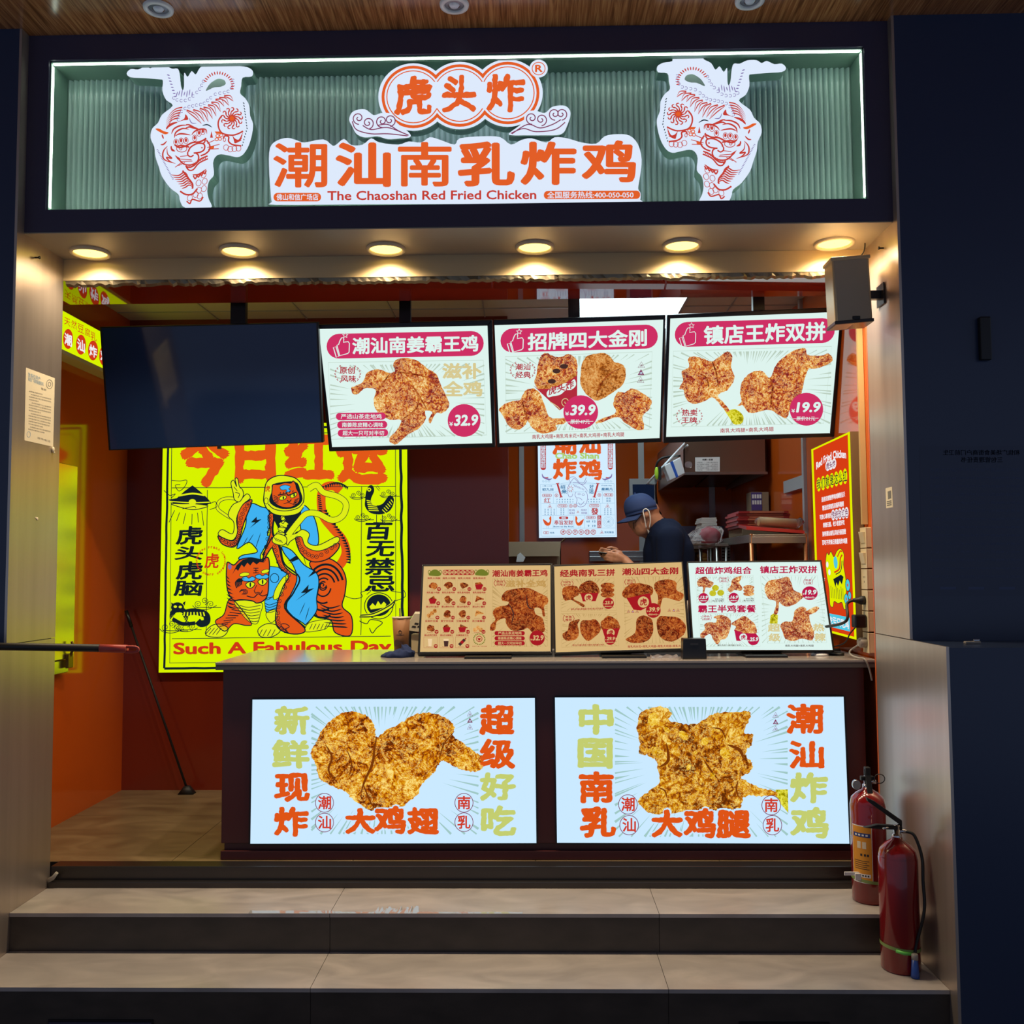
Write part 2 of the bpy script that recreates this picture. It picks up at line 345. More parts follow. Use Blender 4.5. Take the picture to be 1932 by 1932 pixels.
# ------------------------------------------------------------------ the setting
XL, XR, ZS, ZT, FL, SL = -2.346, 1.661, 3.098, 4.04, .09, -.169
GR = -.372
struct('ceiling_wood', 'wood', lambda m: m.box(-6, 6, -5.2, .4, ZT, ZT+.08))
def hdr(m):
    m.box(XL, -2.2487, 0, .3, ZS, ZT); m.box(1.5509, XR, 0, .3, ZS, ZT); m.box(-2.2487, 1.5509, 0, .3, 3.9205, ZT); m.box(-2.2487, 1.5509, 0, .3, ZS, 3.202); m.box(XL, XR, .26, .36, ZS+.01, ZT)
struct('wall_header', 'navy', hdr)
struct('ceiling_soffit', 'soffit', lambda m: m.box(XL, XR, .003, .377, ZS-.006, ZS-.0005))
struct('wall_fascia', 'fascia', lambda m: m.box(XL, XR, .377, .41, 2.985, ZS+.3))
def foil(m):
    r = random.Random(3); pts = [(XL+.01+i*.02, r.uniform(-.006, .006), r.uniform(-.005, .008)) for i in range(int((XR-XL)/.02))]
    m.rings([[(x, .385+a, 2.966+b), (x, .40+a, 2.956+b), (x, .412, 2.984), (x, .38, 2.986)] for x, a, b in pts], smooth=False)
struct('trim_1', 'dust_foil', foil)
def lp(m):
    m.mat('navy_wall').box(-4.2, XL-.012, -.06, .36, GR, ZT); m.box(-4.2, XL-.012, -.41, -.06, GR, 1.19)
    m.mat('pillar').box(XL-.012, XL, -.06, .377, 1.2, ZT); m.box(XL-.012, XL, -.41, .377, GR, 1.196)
struct('wall_left_pillar', 'pillar', lp)
def rp(m):
    m.mat('navy_wall').box(XR+.012, 4.2, -.045, .36, GR, ZT); m.box(XR+.012, 4.2, -.41, -.045, GR, 1.196)
    m.mat('pillar').box(XR, XR+.012, -.045, .377, 1.204, ZT); m.box(XR, XR+.012, -.41, .377, GR, 1.2)
struct('wall_right_pillar', 'pillar', rp)
def tiles(y0, y1, z0, z1, seams, mat):
    def fn(m):
        xs = [XL]+seams+[XR]
        for a, b in zip(xs, xs[1:]): m.mat(mat).box(a+.0012, b-.0012, y0, y1, z0, z1)
        m.mat('grout').box(XL, XR, y0+.004, y1, z0, z1-.002)
    return fn
struct('floor_upper_step', 'stone', tiles(.017, .40, -.016, 0, [-.907, .552], 'stone'))
struct('floor_lower_step', 'stone', tiles(-.343, .03, SL-.016, SL, [-.909, .539], 'stone'))
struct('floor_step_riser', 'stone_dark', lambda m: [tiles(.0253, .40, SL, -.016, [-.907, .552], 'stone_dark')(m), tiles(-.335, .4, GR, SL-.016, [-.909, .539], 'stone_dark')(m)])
struct('floor_street', 'stone_dark', lambda m: m.box(-4.2, 4.2, -5.2, -.335, GR-.05, GR))
struct('floor_threshold', 'steel_dark', lambda m: [m.box(XL, XR, .383, .47, 0, .094), m.box(XL, XR, .352, .383, 0, .03)], .004)
def shopfloor(m):
    m.mat('grout').box(-2.75, 1.78, .47, 4.0, 0, .088)
    for x0, x1 in ((-2.72, -1.79), (-1.79, -.89), (-.89, .01), (.01, .91), (.91, 1.75)):
        for y0, y1 in ((.47, 1.36), (1.36, 2.26), (2.26, 3.1), (3.1, 3.95)): m.mat('stone_shop').box(x0+.0015, x1-.0015, y0+.0015, y1-.0015, .07, FL)
struct('floor_shop', 'stone', shopfloor)
struct('wall_left', 'orange_wall', lambda m: m.box(-2.78, -2.70, .36, 2.06, 0, 3.25))
struct('wall_nook_back', 'red_wall', lambda m: m.box(-2.72, -.15, 2.0, 2.06, 0, 3.25))
struct('wall_kitchen_left', 'red_wall', lambda m: m.box(-.72, -.66, 2.06, 3.95, 0, 3.25))
struct('wall_kitchen_back', 'orange_wall', lambda m: m.box(-.72, 1.8, 3.9, 3.96, 0, 3.25))
struct('wall_right', 'orange_wall', lambda m: m.box(1.72, 1.8, .377, 3.95, 0, 3.25))
struct('ceiling_gloss', 'gloss_ceiling', lambda m: m.box(-2.72, 1.74, .41, .868, 3.002, 3.015))
struct('wall_bulkhead', 'red_wall', lambda m: m.box(-2.72, 1.74, .848, .868, 3.015, 3.25))
struct('ceiling_shop', 'ceiling_white', lambda m: m.box(-2.78, 1.8, .85, 3.96, 3.215, 3.26))
def seams(m):
    for x in (-2.1, -1.5, -.9, -.3, .3, .9, 1.3): m.box(x-.004, x+.004, .87, 3.9, 3.209, 3.2155)
    for y in (1.2, 1.8, 2.4, 3.0, 3.6): m.box(-2.7, 1.72, y-.004, y+.004, 3.209, 3.2155)
struct('trim_2', 'white_trim', seams)
# seam strips of the orange cladding
def vs_back(x, y0=880, y1=1060):
    a = at('Y', 3.9, x, 1000); return a.x
struct('trim_3', 'white_trim', lambda m: [m.box(vs_back(x)-wd/2, vs_back(x)+wd/2, 3.885, 3.9, FL, 3.21) for x, wd in ((985, .042), (1211, .05), (1344, .05))])
struct('trim_4', 'white_trim', lambda m: [m.box(1.70, 1.72, 1.66, 1.70, FL, 3.21), m.box(1.70, 1.72, 1.70, 2.14, 2.02, 2.10)])
struct('trim_5', 'orange_trim', lambda m: [m.box(XR-.001, 1.676, .378, .392, .0, 2.98)])
struct('trim_6', 'beige_wood', lambda m: [m.box(1.69, 1.718, .60, .62, 1.74, 2.984)])
# floor grilles in the bottom riser
def grille(x0, x1, lab):
    t = thing('floor_grille', ((x0+x1)/2, -.34, GR+.005), lab, 'grille', 'floor grilles in the bottom riser')
    part('frame', t, 'black', lambda m: [m.box(x0, x1, -.341, -.336, GR+.002, GR+.075)])
    part('slat', t, 'navy', lambda m: [m.box(x0+.005, x1-.005, -.345, -.341, GR+.008+i*.013, GR+.014+i*.013) for i in range(5)])
grille(-1.98, -1.55, 'dark slotted grille low in the bottom riser below the left end of the steps')
grille(.82, 1.18, 'dark slotted grille low in the bottom riser below the fire extinguishers')
# ---- lamps in the soffit and the wooden ceiling
NUM = ('beside the left pillar', 'second from the left pillar', 'third from the left pillar', 'third from the right pillar', 'second from the right pillar', 'above the loudspeaker beside the right pillar')
for lx, wd in zip(LAMP_X, NUM):
    t = thing('downlight', (lx, .272, ZS-.006), 'round warm lit downlight in the soffit, '+wd, 'downlight', 'warm lit downlights in the soffit')
    part('trim_ring', t, 'ring_cream', lambda m: m.rings([[(lx+math.cos(a*.1745)*r, .272+math.sin(a*.1745)*r, z) for a in range(36)] for r, z in ((.096, ZS-.006), (.094, ZS-.016), (.084, ZS-.019), (.078, ZS-.012), (.078, ZS-.0065))], caps=False))
    part('lens', t, 'lamp_on', lambda m: m.rings([[(lx+math.cos(a*.1745)*r, .272+math.sin(a*.1745)*r, ZS-.0075) for a in range(36)] for r in (.0775, .002)], caps=False))
for lx, ly, wd in ((-1.653, -.203, 'above the left tiger emblem'), (-.327, -.191, 'above the shop logo'), (.988, -.183, 'above the right tiger emblem')):
    t = thing('ceiling_spotlight', (lx, ly, ZT), 'unlit round white spotlight with grey reflector in the wooden ceiling, '+wd, 'spotlight', 'unlit spotlights in the wooden ceiling')
    def rg(m, rs): m.rings([[(lx+math.cos(a*.1745)*r, ly+math.sin(a*.1745)*r, ZT-z) for a in range(36)] for r, z in rs], caps=False)
    part('trim_ring', t, 'ring_white', lambda m: rg(m, ((.066, .0), (.064, .01), (.046, .012), (.044, .002))))
    part('reflector', t, 'lamp_grey', lambda m: rg(m, ((.043, .003), (.03, .006), (.026, .006))))
    part('bulb', t, 'lamp_bulb', lambda m: rg(m, ((.024, .004), (.018, .012), (.001, .014))))
# ---- small things fixed to the pillars
def screw(x, y, z, nx, lab):
    tag(MB().mat('rubber').tube([(x, y, z), (x+nx*.02, y, z)], .004).tube([(x+nx*.02, y, z), (x+nx*.024, y, z)], .008).build('wall_screw', loc=(x, y, z)), lab, 'screw')
p = at('X', XL, 66, 486); screw(XL, p.y, p.z, 1, 'small dark screw sticking out of the left pillar below the soffit')
p = at('X', XR, 1667, 468); screw(XR, p.y, p.z, -1, 'small dark screw sticking out of the right pillar beside the loudspeaker')
# notice on the left pillar
a = Art((XL, 0, 0), (1, 0, 0), (0, 420, 3.116))
t = thing('paper_notice', at('X', XL, 75, 780), 'cream paper notice with printed lines taped to the left pillar', 'notice')
a.poly([(152, 852), (322, 915), (312, 1318), (143, 1280)], 'paper', 1, depth=.0004)
sl = .37
a.text('致各位商户', 165, 880, 235, 905, 'paper_blue', 2, .01, sl); a.text('和信广场商铺通知书', 165, 905, 255, 930, 'paper_blue', 2, .01, sl)
a.text('重要', 240, 968, 272, 980, 'paper_ink', 2, .01, sl)
a.ring(290, 950, 18, 26, 3, 'paper_ink', 2); a.ring(290, 950, 8, 12, 3, 'paper_ink', 2)
for i, (x0, x1) in enumerate(((170, 250), (180, 300), (170, 300), (170, 225), (185, 300), (168, 300), (168, 298), (168, 240), (180, 298), (166, 298), (166, 296), (166, 290), (166, 250), (175, 296), (164, 260))):
    a.text('本商铺须遵守安全管理规定请各商户'[:max(5, int((x1-x0)/9))], x0, 985+i*16+(x0-165)*.3, x1, 993+i*16+(x0-165)*.3, 'paper_ink', 2, .0, .24)
a.ring(168, 1245, 10, 17, 2, 'paper_blue', 2); a.text('咨询电话', 218, 1258, 295, 1270, 'paper_ink', 2, .0, .3)
a.build('sheet', t)
p = at('X', XL, 98, 848)
tag(MB().mat('paper').ball((XL+.006, p.y, p.z), .012, 6, (.5, .8, 1.2)).ball((XL+.006, p.y+.008, p.z-.014), .008, 6, (.5, 1, .6)).build('tape_scrap', loc=tuple(p)), 'crumpled scrap of tape on the left pillar below the paper notice', 'tape')
p = at('X', XL, 70, 979)
tag(MB().mat('paper').ball((XL+.001, p.y, p.z), .01, 6, (.3, .8, .8)).ball((XL+.001, p.y-.012, p.z+.004), .006, 6, (.3, .8, .8)).build('paper_remnant', loc=tuple(p)), 'tiny torn paper remnant halfway down the left pillar', 'paper')
t = thing('wall_sticker', at('X', XR, 1678, 938), 'small white printed sticker on the right pillar', 'sticker')
a = Art((XR, 0, 0), (-1, 0, 0), (1480, 780, 3.865))
a.poly([(738, 546), (785, 534), (792, 684), (743, 692)], 'paper', 1, depth=.0004)
a.poly([(754, 570), (778, 562), (780, 618), (757, 626)], 'paper_ink', 2)
for i in range(3): a.poly([(748, 640+i*14), (782, 633+i*14), (782, 641+i*14), (748, 648+i*14)], 'paper_ink', 2)
a.build('sheet', t)
# the dark wall on the right: notice behind it seen from the back, slim grey box
t = thing('mirrored_notice', at('Y', -.045, 1850, 980), 'faint notice with mirrored writing on the dark navy wall at the right', 'notice')
a = Art((0, -.045, 0), (0, -1, 0), (1480, 780, 3.865))
a.poly([(985, 240), (1745, 235), (1745, 1330), (1000, 1330)], 'notice', 1, depth=.0005)
for tx, q in (('和信广场美食街商户门前卫生', (1715, 265, 1155, 305)), ('三包管理责任书', (1590, 318, 1288, 358))): a.text(tx, *q, 'notice_ink', 2, .02)
for i in range(14): a.text('本责任书由商户签订并负责门前卫生整洁', 1720, 400+i*60, 1060, 420+i*60, 'notice_ink', 2, 0)
for x in (1135, 1340, 1565): a.poly([(x, 1265), (x+115, 1265), (x+115, 1285), (x, 1285)], 'notice_ink', 2)
a.build('sheet', t)
p0, p1 = at('Y', -.045, 1843, 600), at('Y', -.045, 1867, 681)
tag(MB().mat('black').box(p0.x, p1.x, -.075, -.045, p1.z, p0.z).build('wall_box', loc=(p0.x, -.045, p1.z), bevel=.006), 'slim dark grey box high on the dark navy wall at the right', 'box')
# ------------------------------------------------------------------ the shop sign
X1, X2, Z1, Z2 = -2.2487, 1.5509, 3.9205, 3.202
sg = thing('shop_signboard', ((X1+X2)/2, .1, Z2), 'long lit shop sign with fluted back, orange lettering and two tiger emblems', 'sign')
def flutes(m):
    n, L = 142, X2-X1; pitch = L/n; xs = []
    for i in range(n):
        for k in range(8):
            t = k/8; xs.append((X1+(i+t)*pitch, .19-.018*abs(math.sin(math.pi*t))**.7))
    xs.append((X2, .19)); v0 = [m.bm.verts.new((x, y, Z2)) for x, y in xs]; v1 = [m.bm.verts.new((x, y, Z1)) for x, y in xs]
    for i in range(len(xs)-1): m._f([v0[i], v0[i+1], v1[i+1], v1[i]], i % 8 not in (0,))
part('fluted_backing', sg, 'sign_back', flutes)
def inner(m):
    m.box(X1, X1+.006, .012, .19, Z2, Z1); m.box(X2-.006, X2, .012, .19, Z2, Z1); m.box(X1, X2, .012, .19, Z1-.006, Z1); m.box(X1, X2, .012, .19, Z2, Z2+.006)
part('inner_frame', sg, 'sign_wall', inner)
for q in ((X1+.01, X2-.01, .02, .034, Z1-.009, Z1-.006), (X1+.01, X2-.01, .02, .034, Z2+.006, Z2+.009), (X1+.006, X1+.009, .02, .034, Z2+.02, Z1-.02), (X2-.009, X2-.006, .02, .034, Z2+.02, Z1-.02)):
    part('led_strip', sg, 'led', lambda m: m.box(*q))
SY = .07
# tiger emblems: outline and paper-cut line work, the right one mirrored
TIG_OUT = [(-200, 250), (-150, 195), (-60, 200), (30, 160), (90, 185), (150, 150), (260, 150), (350, 190), (420, 190), (445, 260), (460, 400), (482, 452), (497, 400), (500, 240), (540, 290), (590, 220), (640, 260), (690, 180), (780, 130), (800, 72), (1130, 72), (1150, 150), (1260, 170), (1330, 215), (1320, 285), (1210, 300), (1192, 400), (1180, 490), (1240, 550), (1290, 640), (1300, 760), (1335, 860), (1325, 980), (1285, 1120), (1222, 1225), (1150, 1265), (1060, 1250), (950, 1230), (885, 1255), (850, 1335), (860, 1480), (800, 1560), (780, 1680), (800, 1780), (832, 1850), (800, 1880), (520, 1883), (450, 1800), (430, 1720), (330, 1640), (230, 1500), (190, 1380), (150, 1260), (135, 1140), (90, 1030), (110, 920), (180, 850), (230, 750), (360, 640), (280, 570), (235, 460), (240, 340), (200, 320), (0, 305), (-150, 295)]
def tiger(mir):
    a = Art((0, SY, 0), (0, -1, 0), (270, 100, 6.44), .0006)
    if mir: a.xf = lambda x, y: ((1437-((270+x/6.44)-284)*1.023-270)*6.44, y-64+.01*x)
    R, O, D = 'sign_red', 'sign_orange', 'sign_dark'
    a.poly(TIG_OUT, 'sign_white', 0, sm=3, depth=.075, side='sign_side')
    a.poly([(765, 460), (800, 390), (850, 345), (915, 313), (985, 330), (1002, 380), (940, 412), (860, 420)], 'sign_back', 1, sm=4)
    st = lambda pts, w=9, tp=0, m=R: a.stroke(pts, w*1.85, m, 2, 5, False, tp)
    # spirit wheel on the hip
    a.ell(1080, 795, 36, 36, O, 2, 14)
    for k in range(13):
        t = 2*math.pi*k/13; r = 128 if 0 else 122
        st([(1080+q*math.cos(t+d), 795+q*math.sin(t+d)) for q, d in ((26, 0), (62, .16), (98, .42), (r+8, .8))], 12, 2)
        st([(1080+q*math.cos(t+d), 795+q*math.sin(t+d)) for q, d in ((r+8, .8), (r+4, 1.0), (r-22, 1.02), (80, .74))], 7)
    st([(960, 760), (920, 820), (915, 890), (945, 960), (1000, 990), (1090, 1000), (1160, 980), (1215, 950)], 10)
    for i in range(4): st([(1085+i*8, 1005+i*22), (1120, 1050+i*14), (1170, 1055+i*5), (1215-i*6, 960+i*34)], 8, 1)
    # back stripes
    for x, y, x2, y2, b in ((530, 695, 712, 862, 30), (610, 690, 748, 842, 40), (690, 672, 795, 842, 42), (735, 660, 845, 802, 44), (790, 632, 890, 772, 46), (830, 600, 943, 716, 46), (880, 566, 985, 652, 42), (925, 545, 1045, 642, 40), (985, 522, 1098, 590, 34)):
        st([(x, y), ((x+x2)/2+b*.6, (y+y2)/2-b), (x2, y2)], 11, 2); st([(x-6, y+10), ((x+x2)/2+b*.2-8, (y+y2)/2-b+26), (x2, y2)], 7, 1)
    for x, y in ((530, 780),): a.poly([(515, 745), (548, 790), (540, 815), (490, 820), (420, 840), (500, 800)], R, 2, sm=3)
    st([(420, 842), (360, 860), (310, 890), (280, 930)], 16, 1)
    for i in range(5): st([(478-i*12, 662+i*32), (400-i*12, 680+i*34), (330-i*6, 740+i*36), (278, 830+i*20)], 10, 2)
    # chains
    for path in ([(430, 812), (440, 760), (470, 710), (512, 675), (560, 655), (605, 645), (650, 635), (700, 628), (745, 612), (785, 578), (825, 545), (880, 502), (935, 490), (990, 482), (1035, 468), (1075, 430), (1100, 385), (1095, 335)], [(735, 345), (715, 395), (690, 440), (655, 480), (610, 525), (565, 560), (515, 578), (465, 580), (415, 572), (375, 548)]):
        for x, y in path: a.ring(x, y, 17, 17, 6, 'cal_purple', 2, 12, 40, 320)
    for k in range(17):
        t = math.pi*(1.12+.95*k/16); c, q = math.cos(t), math.sin(t)
        st([(915+c*150, 400+q*135), (915+c*195, 400+q*178)], 8, 1, 'sign_red')
    for k in range(8): st([(290+k*12, 265+k*38), (325+k*12, 275+k*36)], 7, 1, 'cal_purple')
    for k in range(7): st([(400+k*32, 540-(k % 2)*20), (420+k*30, 470-(k % 3)*14)], 6, 1, 'cal_purple')
    for k in range(16): st([(1215+k*5-(k > 9)*(k-9)*14, 600+k*34), (1232+k*4-(k > 9)*(k-9)*14, 622+k*34)], 6, 1, D)
    for k in range(22): st([(165+k*9, 1180+k*17+(k > 10)*0), (185+k*9, 1172+k*17)], 5, 1, 'cal_purple')
    # ear, cheek, brows
    a.poly([(150, 925), (195, 920), (250, 950), (312, 968), (275, 990), (215, 968)], O, 2, sm=3)
    for p in ([(230, 990), (250, 1045)], [(212, 1115), (250, 1110), (290, 1070)], [(300, 1130), (255, 1180), (240, 1240), (265, 1300), (390, 1345)], [(345, 1130), (350, 1180), (392, 1195)], [(290, 1150), (300, 1230), (350, 1280), (285, 1270), (330, 1320), (395, 1345)]): st(p, 10, 1)
    a.poly([(335, 1130), (355, 1160), (392, 1192), (350, 1185), (333, 1160)], R, 2)
    for p in ([(345, 985), (375, 925), (450, 885), (545, 878)], [(380, 1035), (400, 965), (480, 920), (560, 930)], [(500, 925), (560, 900), (620, 915), (690, 935)], [(520, 870), (560, 875), (610, 900), (690, 930)], [(390, 1010), (440, 985), (500, 985), (580, 1000)], [(590, 1000), (620, 960), (680, 930), (760, 930), (775, 985)]): st(p, 11, 1)
    for x, y in ((400, 1080), (463, 1064), (522, 1060), (628, 1030), (680, 970), (727, 950)):
        a.ell(x, y, 15, 24, R, 2, 14); a.ring(x, y+6, 27, 38, 7, R, 2, 20)
    st([(385, 1115), (440, 1150), (520, 1130), (600, 1090), (690, 1080), (770, 1040)], 11)
    a.ring(470, 1165, 62, 40, 9, R, 2, 24); a.ring(458, 1165, 15, 15, 8, R, 2, 14); st([(400, 1140), (470, 1125), (560, 1145)], 11)
    st([(550, 1200), (575, 1150), (640, 1108), (700, 1098), (745, 1115), (745, 1170), (700, 1205), (615, 1218)], 10); st([(545, 1200), (545, 1240), (580, 1262), (615, 1240)], 9)
    st([(640, 1218), (670, 1240), (675, 1290), (640, 1340), (570, 1362), (500, 1352), (450, 1310), (420, 1270)], 10); a.ell(716, 1152, 10, 10, R, 2, 10)
    st([(700, 1250), (760, 1225), (805, 1180), (810, 1120), (770, 1060)], 10); st([(760, 1030), (750, 1080), (730, 1100)], 9)
    a.poly([(385, 1240), (450, 1280), (445, 1310), (415, 1290)], R, 2); a.poly([(815, 1135), (865, 1130), (862, 1160), (820, 1170)], O, 2)
    st([(515, 1375), (570, 1390), (630, 1360), (700, 1290), (785, 1252)], 10); st([(525, 1388), (560, 1425), (610, 1418), (680, 1340), (790, 1285)], 9)
    for k in range(12): t = k/12; st([(540+t*235, 1383-t*120-(t*(1-t))*40), (545+t*235, 1405-t*125-(t*(1-t))*30)], 6)
    for p in ([(450, 1260), (560, 1245)], [(440, 1290), (590, 1300)], [(470, 1320), (600, 1315)], [(430, 1370), (510, 1330)], [(390, 1390), (470, 1330)], [(780, 1150), (930, 1110)], [(790, 1170), (920, 1165)], [(780, 1100), (870, 1060)]): st(p, 5)
    a.poly([(870, 955), (940, 955), (950, 985), (890, 985)], O, 2)
    for x, y in ((905, 1010), (950, 1000), (895, 1050), (935, 1045)): a.ring(x, y, 20, 18, 10, O, 2, 10)
    a.poly([(830, 950), (850, 1030), (815, 1030)], R, 2)
    st([(720, 885), (780, 872), (840, 905)], 8, 1, D); st([(560, 790), (590, 850), (650, 855)], 6, 1, 'cal_purple')
    # paws and fore leg
    for x, y, w in ((1010, 1150, 32), (1060, 1170, 32), (1110, 1165, 30), (1160, 1160, 30)): a.ring(x, y, w, 34, 7, R, 2, 16)
    st([(975, 1050), (990, 1010), (1040, 1020), (1040, 1075), (1090, 1115), (1195, 1130)], 10); a.ell(990, 1055, 18, 26, R, 2, 12); a.ell(990, 1055, 11, 18, 'sign_white', 3, 12)
    for i in range(7): st([(340+i*22, 1480+i*28), (430+i*14, 1490+i*24), (500+i*10, 1450+i*26), (545+i*12, 1490+i*24)], 9, 1)
    st([(480, 1430), (540, 1510), (600, 1590), (600, 1650)], 11); st([(600, 1480), (680, 1475), (770, 1410)], 11, 1)
    for i in range(4): st([(610+i*40, 1490-i*15), (635+i*38, 1530-i*20), (660+i*36, 1475-i*16)], 9)
    for x, y in ((675, 1580), (680, 1670), (640, 1720), (570, 1760), (690, 1740), (740, 1650), (750, 1560), (735, 1480)): a.ring(x, y, 30, 38, 7, R, 2, 16, rot=20)
    st([(450, 1680), (520, 1720), (600, 1715), (660, 1650)], 11); st([(530, 1800), (570, 1830), (600, 1780), (690, 1800), (730, 1750)], 9)
    return tag(a.build('tiger_emblem', sg), 'right tiger emblem, mirrored' if mir else 'left tiger emblem facing right')
tiger(False); tiger(True)
# round three-lobed logo with clouds
a = Art((0, SY-.012, 0), (0, -1, 0), (480, 80, 2.542), .0006)
LB = ((762, 262), (985, 255), (1215, 243))
for x, y in LB: a.ell(x, y, 168, 162, 'sign_white', 0, 48, depth=.06, side='sign_side')
for x, y in LB: a.ell(x, y, 152, 150, 'sign_orange', 1, 48)
for x, y in LB: a.ell(x, y, 138, 136, 'sign_white', 2, 48)
for x, y in LB: a.ell(x, y, 129, 127, 'sign_orange', 3, 48)
for x, y in LB: a.ell(x, y, 124, 122, 'sign_white', 4, 48)
for x0 in (800, 1020): a.poly([(x0, 190), (x0+160, 190), (x0+160, 315), (x0, 320)], 'sign_white', 4)
a.chars('虎头炸', ((668, 160, 855, 352), (898, 156, 1066, 338), (1113, 150, 1300, 338)), 'sign_orange', 5, .042, .045)
CL = [(455, 370), (475, 332), (530, 322), (572, 350), (610, 340), (660, 345), (682, 385), (740, 432), (747, 455), (700, 462), (640, 465), (590, 452), (530, 457), (490, 440), (470, 405)]
CR = [(1222, 437), (1288, 385), (1298, 340), (1345, 328), (1392, 340), (1430, 310), (1490, 306), (1516, 340), (1500, 400), (1470, 442), (1380, 447), (1300, 447), (1240, 447)]
for pts in (CL, CR): a.poly(pts, 'sign_white', 5, sm=4, depth=.06, side='sign_side')
for x, y, s in ((500, 365, 1), (545, 388, -1), (612, 380, 1), (650, 375, -1), (1330, 365, 1), (1375, 372, -1), (1440, 345, 1), (1472, 345, -1)): a.spiral(x, y, 30, 1.5, 5, 'box_maroon', 6, 1.5, s)
for pts in ([(470, 380), (490, 420), (560, 440), (640, 440), (735, 450)], [(520, 400), (560, 420), (620, 410), (660, 415), (740, 447)], [(590, 400), (640, 395), (690, 425), (740, 447)], [(1230, 438), (1290, 415), (1350, 430), (1440, 420), (1490, 385)], [(1235, 440), (1310, 395), (1370, 412), (1430, 395), (1470, 372)]): a.stroke(pts, 5, 'box_maroon', 6)
a.ell(1363, 126, 44, 43, 'sign_white', 1, 32, depth=.06, side='sign_side'); a.ring(1363, 126, 31, 30, 4, 'sign_orange', 2); a.text('R', 1346, 108, 1382, 143, 'sign_orange', 2, .04)
tag(a.build('logo_panel', sg), 'three lobed logo panel with clouds')
# name panel
a = Art((0, SY-.004, 0), (0, -1, 0), (480, 80, 2.542), .0006)
NM = [(70, 595), (75, 505), (110, 470), (160, 458), (205, 470), (240, 480), (330, 465), (375, 495), (395, 488), (430, 463), (465, 492), (520, 490), (560, 460), (600, 480), (690, 490), (740, 475), (800, 480), (840, 455), (890, 467), (960, 490), (985, 460), (1100, 450), (1180, 455), (1230, 490), (1280, 468), (1330, 460), (1400, 480), (1440, 455), (1500, 460), (1570, 480), (1640, 485), (1680, 450), (1740, 440), (1800, 447), (1840, 490), (1857, 560), (1850, 640), (1840, 700), (1852, 722), (1851, 755), (1840, 770), (1500, 772), (1000, 775), (500, 777), (100, 779), (84, 765), (78, 720)]
a.poly(NM, 'sign_white', 0, sm=3, depth=.06, side='sign_side')
for c, q in zip('潮汕南乳炸鸡', ((90, 480, 350, 697), (388, 480, 655, 694), (688, 478, 946, 692), (975, 475, 1250, 692), (1275, 475, 1545, 685), (1568, 470, 1830, 672))): a.text(c, *q, 'sign_orange', 2, .028 if c in '潮南' else .04)
a.rr(92, 722, 320, 763, 20, 'sign_orange', 2); a.text('佛山和信广场店', 106, 727, 307, 758, 'sign_white', 3, .022)
a.text('The Chaoshan Red Fried Chicken', 350, 713, 1352, 758, 'sign_red', 2, .028, -5/1000)
a.rr(1388, 712, 1850, 752, 19, 'sign_orange', 2, -.004); a.text('全国服务热线:400-050-050', 1404, 716, 1818, 749, 'sign_white', 3, .022, -.004)
tag(a.build('name_panel', sg), 'name panel with orange characters and English line')
# ------------------------------------------------------------------ the counter
CT, CYF = 1.065, .50
cl = at('Y', CYF, 418, 1500).x; cr = at('Y', CYF, 1636, 1500).x
ct = thing('service_counter', ((cl+cr)/2, .8, FL), 'dark maroon service counter with grey stone top and two lit panels', 'counter')
def cbody(m):
    m.box(cl, cr, CYF, 1.16, .17, CT-.035); m.box(cl+.01, cr, CYF+.02, 1.12, FL, .17)
part('body', ct, 'counter_body', cbody, .003)
part('plinth', ct, 'counter_body', lambda m: m.box(cl, cr, CYF-.006, CYF+.02, FL+.002, .135), .002)
def ctop(m):
    m.mat('counter_top').box(cl-.03, 1.70, CYF-.03, 1.21, CT-.012, CT); m.mat('counter_edge').box(cl-.029, 1.70, CYF-.029, 1.2, CT-.038, CT-.012)
part('countertop', ct, 'counter_top', ctop, .0015)
def quadframe(m, q, y, dy, w=.008):
    P4 = [at('Y', y, *c) for c in q]
    for i in range(4):
        p, r = P4[i], P4[(i+1) % 4]
        m.prism([p, r, r+(r-P4[(i+2) % 4]).normalized()*w, p+(p-P4[(i+3) % 4]).normalized()*w], (0, dy, 0))
def lightbox(q, fn, lab):
    part('panel_frame', ct, 'black', lambda m: quadframe(m, q, CYF-.008, .012))
    a = Art((0, CYF-.004, 0), (0, -1, 0), (0, 0, 1), .0004); a.poly(q, 'box_white', 0, depth=.003, side='black'); fn(a); tag(a.build('light_panel', ct), lab)
